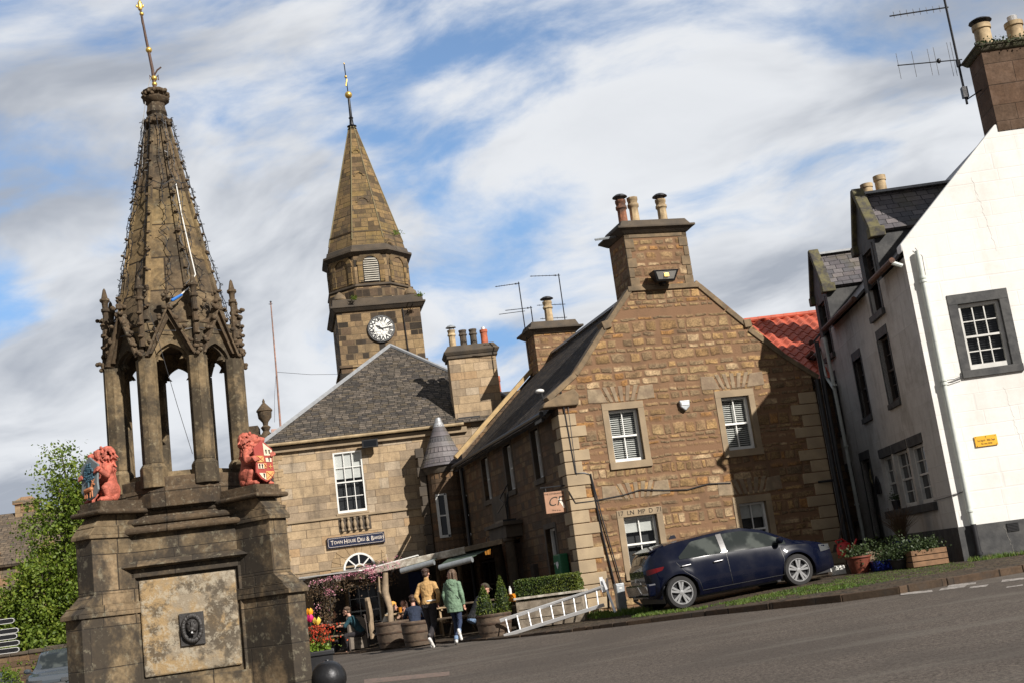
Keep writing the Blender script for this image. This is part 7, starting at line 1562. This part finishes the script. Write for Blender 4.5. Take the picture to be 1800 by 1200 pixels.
def planter():
    a=Vector((-.62,27.35,0)); b=Vector((.86,26.95,0)); c=(a+b)/2; ang=math.atan2(b.y-a.y,b.x-a.x); L=(b-a).length; zt_=at(970,1042,27.15).z
    r=root('wooden_planter',(c.x,c.y+.25,g(c.x,c.y)+.04),ang,'long weathered timber planter behind the white ladder','planter'); h=zt_-r.location.z
    m=MB()
    for i in range(3): m.box(-L/2+.05,L/2-.05,-.23,-.2,.03+i*(h-.1)/3,(i+1)*(h-.1)/3+.015); m.box(-L/2+.05,L/2-.05,.2,.23,.03+i*(h-.1)/3,(i+1)*(h-.1)/3+.015)
    m.box(-L/2,-L/2+.05,-.23,.23,0,h-.05); m.box(L/2-.05,L/2,-.23,.23,0,h-.05); m.build('boards',M['oldboard'],r,bevel=.004)
    m=MB(); m.box(-L/2-.03,L/2+.03,-.28,-.17,h-.05,h); m.box(-L/2-.03,L/2+.03,.17,.28,h-.05,h); m.box(-L/2-.03,-L/2+.08,-.17,.17,h-.05,h); m.box(L/2-.08,L/2+.03,-.17,.17,h-.05,h); m.build('rim','beam',r,bevel=.005)
    m=MB(); m.box(-L/2+.05,L/2-.05,-.2,.2,h-.12,h-.08); m.build('soil','soil',r)
    hz=at(960,1017,27.4).z; hedge_box('box_hedge','clipped box hedge growing in the long timber planter',(c.x-.02,c.y+.27,zt_-.08),L/2-.03,.24,hz-zt_+.14,9000,.04,53,'box','hedge',ang)
M['oldboard']=plain('peeling_grey_boards',(.30,.25,.19),.85,.3,7,.4,dirt=(.12,.09,.06),dam=.6,dsc=4)
planter()
def ladder():
    A=at(879,1090,27.05); B=at(1058,1032,26.45); C=at(886,1117,26.9); D_=at(1062,1062,26.3); r=root('ladder',C,0,'white aluminium ladder lying on its side against the timber planter','ladder')
    o=C; A,B,C,D_=A-o,B-o,C-o,D_-o
    m=MB(); m.beam(A,B,.03,.075,(0,-.3,1)); m.build('side_rail','alu',r,bevel=.004); m=MB(); m.beam(C,D_,.03,.075,(0,-.3,1)); m.build('side_rail','alu',r,bevel=.004)
    m=MB(); m.beam(A+Vector((.35,-.07,.05)),B+Vector((.02,-.07,.03)),.02,.04,(0,-.3,1)); m.build('slide_rail','alu',r)
    for i in range(9): f=(i+.5)/9; m=MB(); m.tube([C.lerp(D_,f),A.lerp(B,f)],.016,8); m.build('rung','alu',r)
    q=root('leaning_frame',at(1072,1075,26.5),0,'white wooden posts leaning against the house corner behind the ladder','frame'); o=q.location
    m=MB(); m.beam(at(1060,1018,27.0)-o,at(1082,1076,26.4)-o,.05,.03,(0,1,0)); m.beam(at(1056,1014,27.1)-o,at(1062,1040,26.9)-o,.08,.04,(0,1,0)); m.build('white_board','alu',q)
    m=MB(); m.beam(at(1067,1016,27.0)-o,at(1070,1068,26.6)-o,.05,.04,(0,1,0)); m.build('dark_stake','dwood',q)
ladder()
ub=root('utility_box',(1.66,27.35,g(1.7,27.3)+.08),R_(16.6),'narrow grey metal service box against the rubble wall behind the car','cabinet'); m=MB(); m.box(-.1,.1,-.08,.08,0,.62); m.build('cabinet_body','galv',ub,bevel=.01); m=MB(); m.box(-.085,.085,-.09,-.08,.03,.58); m.build('door','galv',ub,bevel=.004); m=MB(); m.box(-.03,.03,-.093,-.09,.5,.53); m.build('label_plate','white',ub)
m=MB(); m.tube([(1.95,27.4,-.45),(1.95,27.2,-.7),(2.1,27.0,-.82),(2.6,26.9,-.84)],.03,8); tag(m.build('drain_hose','black'),'black curved hose at the foot of the wall behind the car','hose')
# pergola
def pergola():
    A=at(538,1021,33.2);Mi=at(642,1009,32.0);C=at(880,951,31.3); r=root('pergola',(-3.9,31.5,g(-3.9,31.5)),0,'rustic white beamed pergola canopy along the front of the town house','pergola'); o=Vector(r.location)
    m=MB(); m.beam(at(590,1016,32.6)-o,at(818,966,31.6)-o,.12,.19); m.build('front_beam','beam',r,bevel=.02)
    m=MB(); m.beam(at(818,965,31.6)-o,at(884,950,31.2)-o,.10,.13); m.build('end_beam','wood',r,bevel=.01)
    m=MB(); m.beam(A-o,at(640,1012,32.2)-o,.08,.14); m.build('left_beam','wood',r,bevel=.01)
    m=MB(); m.beam(at(536,1014,33.3)-o,at(640,1001,32.3)-o,.5,.03); m.beam(at(640,1001,32.3)-o,at(735,975,32.2)-o,.2,.03); m.build('white_canopy_edge','white',r)
    w1=th(1.2,-.1,1.0)-o; w2=th(5.0,-.1,1.05)-o
    m=MB(); m.slab([A-o+Vector((0,.1,.07)),C-o+Vector((0,.1,.05)),w2+Vector((1.6,-1,.3)),w1+Vector((-.6,0,.05))],.05); m.build('canopy_roof',M['canv'],r)
    m=MB()
    for f in (.1,.3,.5,.7,.9): p=A.lerp(C,f)-o; m.beam(p-Vector((0,.1,.02)),p+Vector((.3,4.2,.12)),.07,.10)
    m.build('rafters','wood',r)
    m=MB(); T0=at(681,1012,31.0)-o;T1=at(677,1040,31.0)-o;T2=at(686,1068,30.7)-o;T3=at(688,1108,30.5)-o; m.tube([T0+Vector((-.04,0,.1)),T1,T2,T3],[.065,.095,.075,.07],10); m.tube([T1+Vector((0,0,-.15)),T1+Vector((-.14,0,.05)),T0+Vector((-.22,0,.02))],[.035,.03,.022],7); m.build('crooked_post',M['drift'],r,smooth=True)
    for px,py,py2,Y,k in ((575,1020,1105,33.5,.07),(806,980,1060,33.6,.06),(768,985,1080,33.8,.05)):
        m=MB(); m.tube([at(px,py,Y)-o,at(px+8,py2,Y)-o],k,8); m.build('post','wood',r)
    m=MB(); m.tube([at(645,1050,31.9),at(650,1078,31.85),at(655,1122,31.8)],[.07,.085,.06],8); tag(m.build('driftwood_stake',M['drift'],smooth=True),'short weathered driftwood stake behind the chalk board','stake')
    rd=random.Random(17); m=MB(); pts=[]
    for i in range(380):
        f=rd.random()**.8; px=542+165*f; py=1024-38*f+rd.gauss(1,2.2+3*(f>.5)); p=at(px,py,32.3-rd.random()*.5); pts.append(p-o)
    for c0,n in (((577,1042),30),((585,1036),30),((558,1070),25),((650,1000),90),((655,1010),60)):
        for _ in range(n): pts.append(at(c0[0]+rd.gauss(0,6),c0[1]+rd.gauss(0,5),32.1)-o)
    m.leaves(pts,.045,rd); v=root('clematis',at(575,1105,32.3),0,'pink flowering climber trailing over the left end of the pergola','climber'); v2=Vector(v.location)
    m.v=[(p[0]+o.x-v2.x,p[1]+o.y-v2.y,p[2]+o.z-v2.z) for p in m.v]; m.build('pink_blossom','pinkb',v,uv=False)
    m=MB()
    for i in range(70):
        px=575+rd.gauss(0,7)+ (rd.random()<.45)*rd.uniform(-30,110); y0=1022-(px-542)*.22; ln=rd.uniform(12,40)*(1.8 if abs(px-577)<12 else .8); p=at(px,y0,32.3+rd.random()*.5); pts=[p]
        for k in range(4): pts.append(at(px+rd.gauss(0,4),y0+ln*(k+1)/4,32.3+rd.random()*.4))
        m.tube([q-v2 for q in pts],.008,4)
    m.build('hanging_stems',M['bark'],v,uv=False)
    m=MB(); pts=[at(575+rd.gauss(0,9),rd.uniform(1018,1100),32.4)-v2 for _ in range(900)]+[at(rd.uniform(545,690),1030-(0)+rd.gauss(0,9)-.0,32.4)-v2 for _ in range(0)]
    for _ in range(1100): px=rd.uniform(540,700); pts.append(at(px,1040-(px-540)*.2+rd.gauss(0,9),32.4)-v2)
    m.leaves(pts,.05,rd); m.build('leaves','dryleaf',v,uv=False)
M['canv']=plain('grey_canopy_boards',(.22,.20,.17),.8,.2,6,.2); M['drift']=plain('driftwood',(.30,.22,.14),.85,.3,8,.5,dirt=(.12,.09,.06),dam=.5)
pergola()
def awning(label,p0,p1,b0,b1,mt):
    r=root('awning',p0,0,label,'awning'); o=Vector(p0)
    m=MB(); m.tube([p0-o,p1-o],.075,12); m.build('roller_tube','galv',r,smooth=True)
    m=MB(); m.slab([p0-o+Vector((0,0,.06)),p1-o+Vector((0,0,.06)),b1-o,b0-o],.015); m.build('fabric',mt,r); return r
M['greenc']=plain('dark_green_canvas',(.05,.075,.05),.8,.15,5,.1)
awning('dark retracted awning below the middle of the pergola beam',at(705,1003,31.4),at(763,987,31.1),at(735,985,33.0),at(775,975,32.6),M['greenc'])
awning('dark green canvas awning with grey roller beside the inn doorway',at(773,997,30.8),at(830,982,30.4),at(805,968,32.8),at(872,958,31.9),M['greenc'])
ab=root('chalk_board',(-4.98,32.0,g(-5,32)+.03),R_(14),'small freestanding wooden menu board with faint writing','sign'); m=MB(); m.beam((0,0,.45),(0,.0,.46),.5,.5,(0,1,0)) if 0 else None
m=MB(); m.prism([(-.22,.03),(.22,.03),(.22,.78),(.1,.84),(-.1,.84),(-.22,.78)],-.02,.02,lambda u,d,z:(u,d+z*.22,z)); m.build('board',M['chalkb'] if 'chalkb' in M else plain('pale_menu_board',(.16,.13,.10),.8,.2,6,.2),ab,bevel=.01)
m=MB()
for s in (-1,1): m.beam((s*.24,0,0),(s*.24,.19,.86),.04,.04); m.beam((s*.24,.45,0),(s*.24,.19,.86),.03,.03)
m.beam((-.24,.19,.86),(.24,.19,.86),.04,.04); m.build('frame','dwood',ab)
for i in range(6): text('lettering',('SOUP','ROLLS','CAKES','SCONES','COFFEE','TEAS')[i],.075,'ink',ab,Matrix.Translation((0,-.03+(.70-i*.11)*.22,.70-i*.11))@Matrix.Rotation(PI/2-.22,4,'X'),.001)
# back-of-patio darkness: dark boards on the town house wall deepen the shade; a blue banner stands by the door
bn=root('blue_banner',at(742,1070,34.0),0,'dark blue banner hanging in the shade behind the people','banner'); m=MB(); m.box(-.28,.28,-.01,.01,-.3,1.05); m.build('cloth',plain('dark_blue_cloth',(.012,.025,.10),.8,.15,5,.1),bn); m=MB(); m.tube([(-.3,0,1.06),(.3,0,1.06)],.02,6); m.build('rail','dwood',bn)
# ================================================================ WHITE HOUSE DOOR GARDEN
def potted(name,label,x,y,r0,h,mt,leafmt,lh,lr,n,seed,kind='round',size=.06,spiky=False):
    r=root(name,(x,y,g(x,y)+.11),0,label,'planter'); m=MB()
    if kind=='round': m.lathe((0,0,0),[(r0*.7,0),(r0*.95,h*.88),(r0*1.06,h*.9),(r0*1.06,h),(r0*.92,h),(r0*.9,h-.05)],20)
    else: m.tbox((-r0,r0,-r0*.5,r0*.5),(-r0*1.08,r0*1.08,-r0*.56,r0*.56),0,h)
    m.build('pot',mt,r,smooth=kind=='round',bevel=0 if kind=='round' else .01)
    rd=random.Random(seed); m=MB()
    if spiky:
        for _ in range(n): a=rd.random()*6.28; l=lh*rd.uniform(.6,1.1); e=Vector((math.cos(a),math.sin(a),0)); o=rd.uniform(.15,.9)*lr; m.tube([(0,0,h-.02),e*o*.5+Vector((0,0,h+l*.6)),e*o+Vector((0,0,h+l*(1-.25*o)))],[.009,.007,.002],4)
    else:
        for _ in range(n//10):
            e=Vector((rd.gauss(0,.5)*lr,rd.gauss(0,.5)*lr*.8,h+abs(rd.gauss(0,.45))*lh)); m.leaves([(e.x+rd.gauss(0,.04),e.y+rd.gauss(0,.04),e.z+rd.gauss(0,.03)) for _ in range(10)],size,rd,.5)
    m.build('foliage',leafmt,r,uv=False); return r
M['potb']=plain('cobalt_glazed_pot',(.012,.02,.13),.25,.15,7,.05); M['pott']=plain('brick_red_plastic_pot',(.17,.045,.025),.55,.15,7,.1); M['potp']=plain('purple_pot',(.04,.02,.07),.4,.15,7,.1)
potted('plant_pot','round terracotta pot with leafy plant at the front of the blue car',6.75,26.2,.27,.36,M['pott'],'herb',.26,.30,600,61)
potted('plant_trough','low blue trough with green plants next to the terracotta pot',7.3,26.0,.34,.22,M['potb'],'herb',.28,.32,500,62,'box')
potted('plant_trough','yellowed wooden trough with leafy plants behind the blue trough',7.25,26.6,.36,.40,'wood','herb',.28,.32,500,63,'box')
potted('plant_pot','tall cobalt blue pot with dried spiky plant under the triple window',8.05,27.2,.26,.52,M['potb'],'dryleaf',.75,.5,150,64,spiky=True)
potted('plant_pot','small purple pot beside the cottage door',7.75,28.6,.2,.34,M['potp'],'herb',.25,.25,300,65)
potted('plant_pot','bushy grey green shrub spilling over a hidden pot beside the timber crate',7.35,25.35,.2,.22,'black','herb',.42,.36,1500,66,size=.05)
cr=root('timber_crate',(7.85,25.15,g(7.85,25.15)+.11),R_(8),'wooden slatted crate planter with trailing herbs at the white house corner','planter'); m=MB()
for i in range(3): m.box(-.36,.36,-.2,-.175,.02+i*.115,.12+i*.115); m.box(-.36,.36,.175,.2,.02+i*.115,.12+i*.115); m.box(-.385,-.36,-.2,.2,.02+i*.115,.12+i*.115); m.box(.36,.385,-.2,.2,.02+i*.115,.12+i*.115)
m.build('slats',M['cratew'] if 'cratew' in M else plain('brown_stained_slats',(.20,.11,.055),.8,.25,8,.3),cr,bevel=.004); rd=random.Random(67); m=MB(); m.leaves([(rd.gauss(-.05,.2),rd.gauss(0,.12),.33+abs(rd.gauss(0,.12))) for _ in range(1500)],.05,rd); m.build('herbs','herb',cr,uv=False); m=MB(); m.box(-.35,.35,-.17,.17,.22,.26); m.build('soil','soil',cr)
wb=root('window_pot',wh(.02,4.4,.60),WR,'dark pot with plant on the long window sill','planter'); m=MB(); m.lathe((.0,0,0),[(.09,-.02),(.12,.2)],12); m.build('pot','black',wb,smooth=True); m=MB(); rd=random.Random(68); m.leaves([(rd.gauss(0,.07),rd.gauss(0,.09),.22+abs(rd.gauss(0,.08))) for _ in range(200)],.05,rd); m.build('foliage','herb',wb,uv=False)
rb=root('red_watering_can',at(1484,962,27.3),R_(20),'bright red plastic watering can between the car and the plant pots','watering can'); m=MB(); m.lathe((0,0,-.2),[(.15,0),(.16,.2),(.12,.3),(.05,.33)],18,sx=1.2,sy=.8); m.tube([(-.1,0,.0),(-.2,0,.17),(-.02,0,.2),(.08,0,.12)],.018,7); m.tube([(.14,0,-.1),(.28,0,.05),(.36,0,.16)],[.035,.025,.02],8); m.build('can_body',M['postred'],rb,smooth=True)
st=root('stone_block',(*at(1470,998,26.9).xy,g(6.6,26.9)+.1),R_(10),'white painted stone block beside the car bumper','block'); m=MB(); m.tbox((-.17,.17,-.14,.14),(-.14,.15,-.12,.12),0,.2); m.build('painted_stone','whited',st,bevel=.02)
br=root('broom',at(1474,957,28.9),0,'dark broom handle leaning against the white cottage wall','broom'); m=MB(); m.tube([(0,0,0),at(1481,905,29.8)-at(1474,957,28.9)],.022,6); m.build('handle','dwood',br); m=MB(); m.tbox((-.16,.16,-.05,.05),(-.1,.1,-.03,.03),-.16,.02); m.build('brush_head','dwood',br)
rk=MB(); rk.v=[]; rd=random.Random(70)
for i in range(7):
    rk.ell((8.9+rd.uniform(0,.9),24.75+rd.uniform(-.1,.1),g(8.9,24.7)+.13),(rd.uniform(.05,.11),.06,rd.uniform(.03,.08)),n=7,m=5)
tag(rk.build('rubble_pile','trimd'),'small heap of dark stones and weeds at the foot of the white gable wall','rubble')
grass_on('grass',[(8.5,24.5),(9.9,24.4),(9.9,24.95),(8.6,24.95)],900,.09,71,.12)['label']='weeds sprouting along the base of the white gable wall'
tag(bpy.data.objects[-1] if 0 else None or S.objects['rubble_pile'])
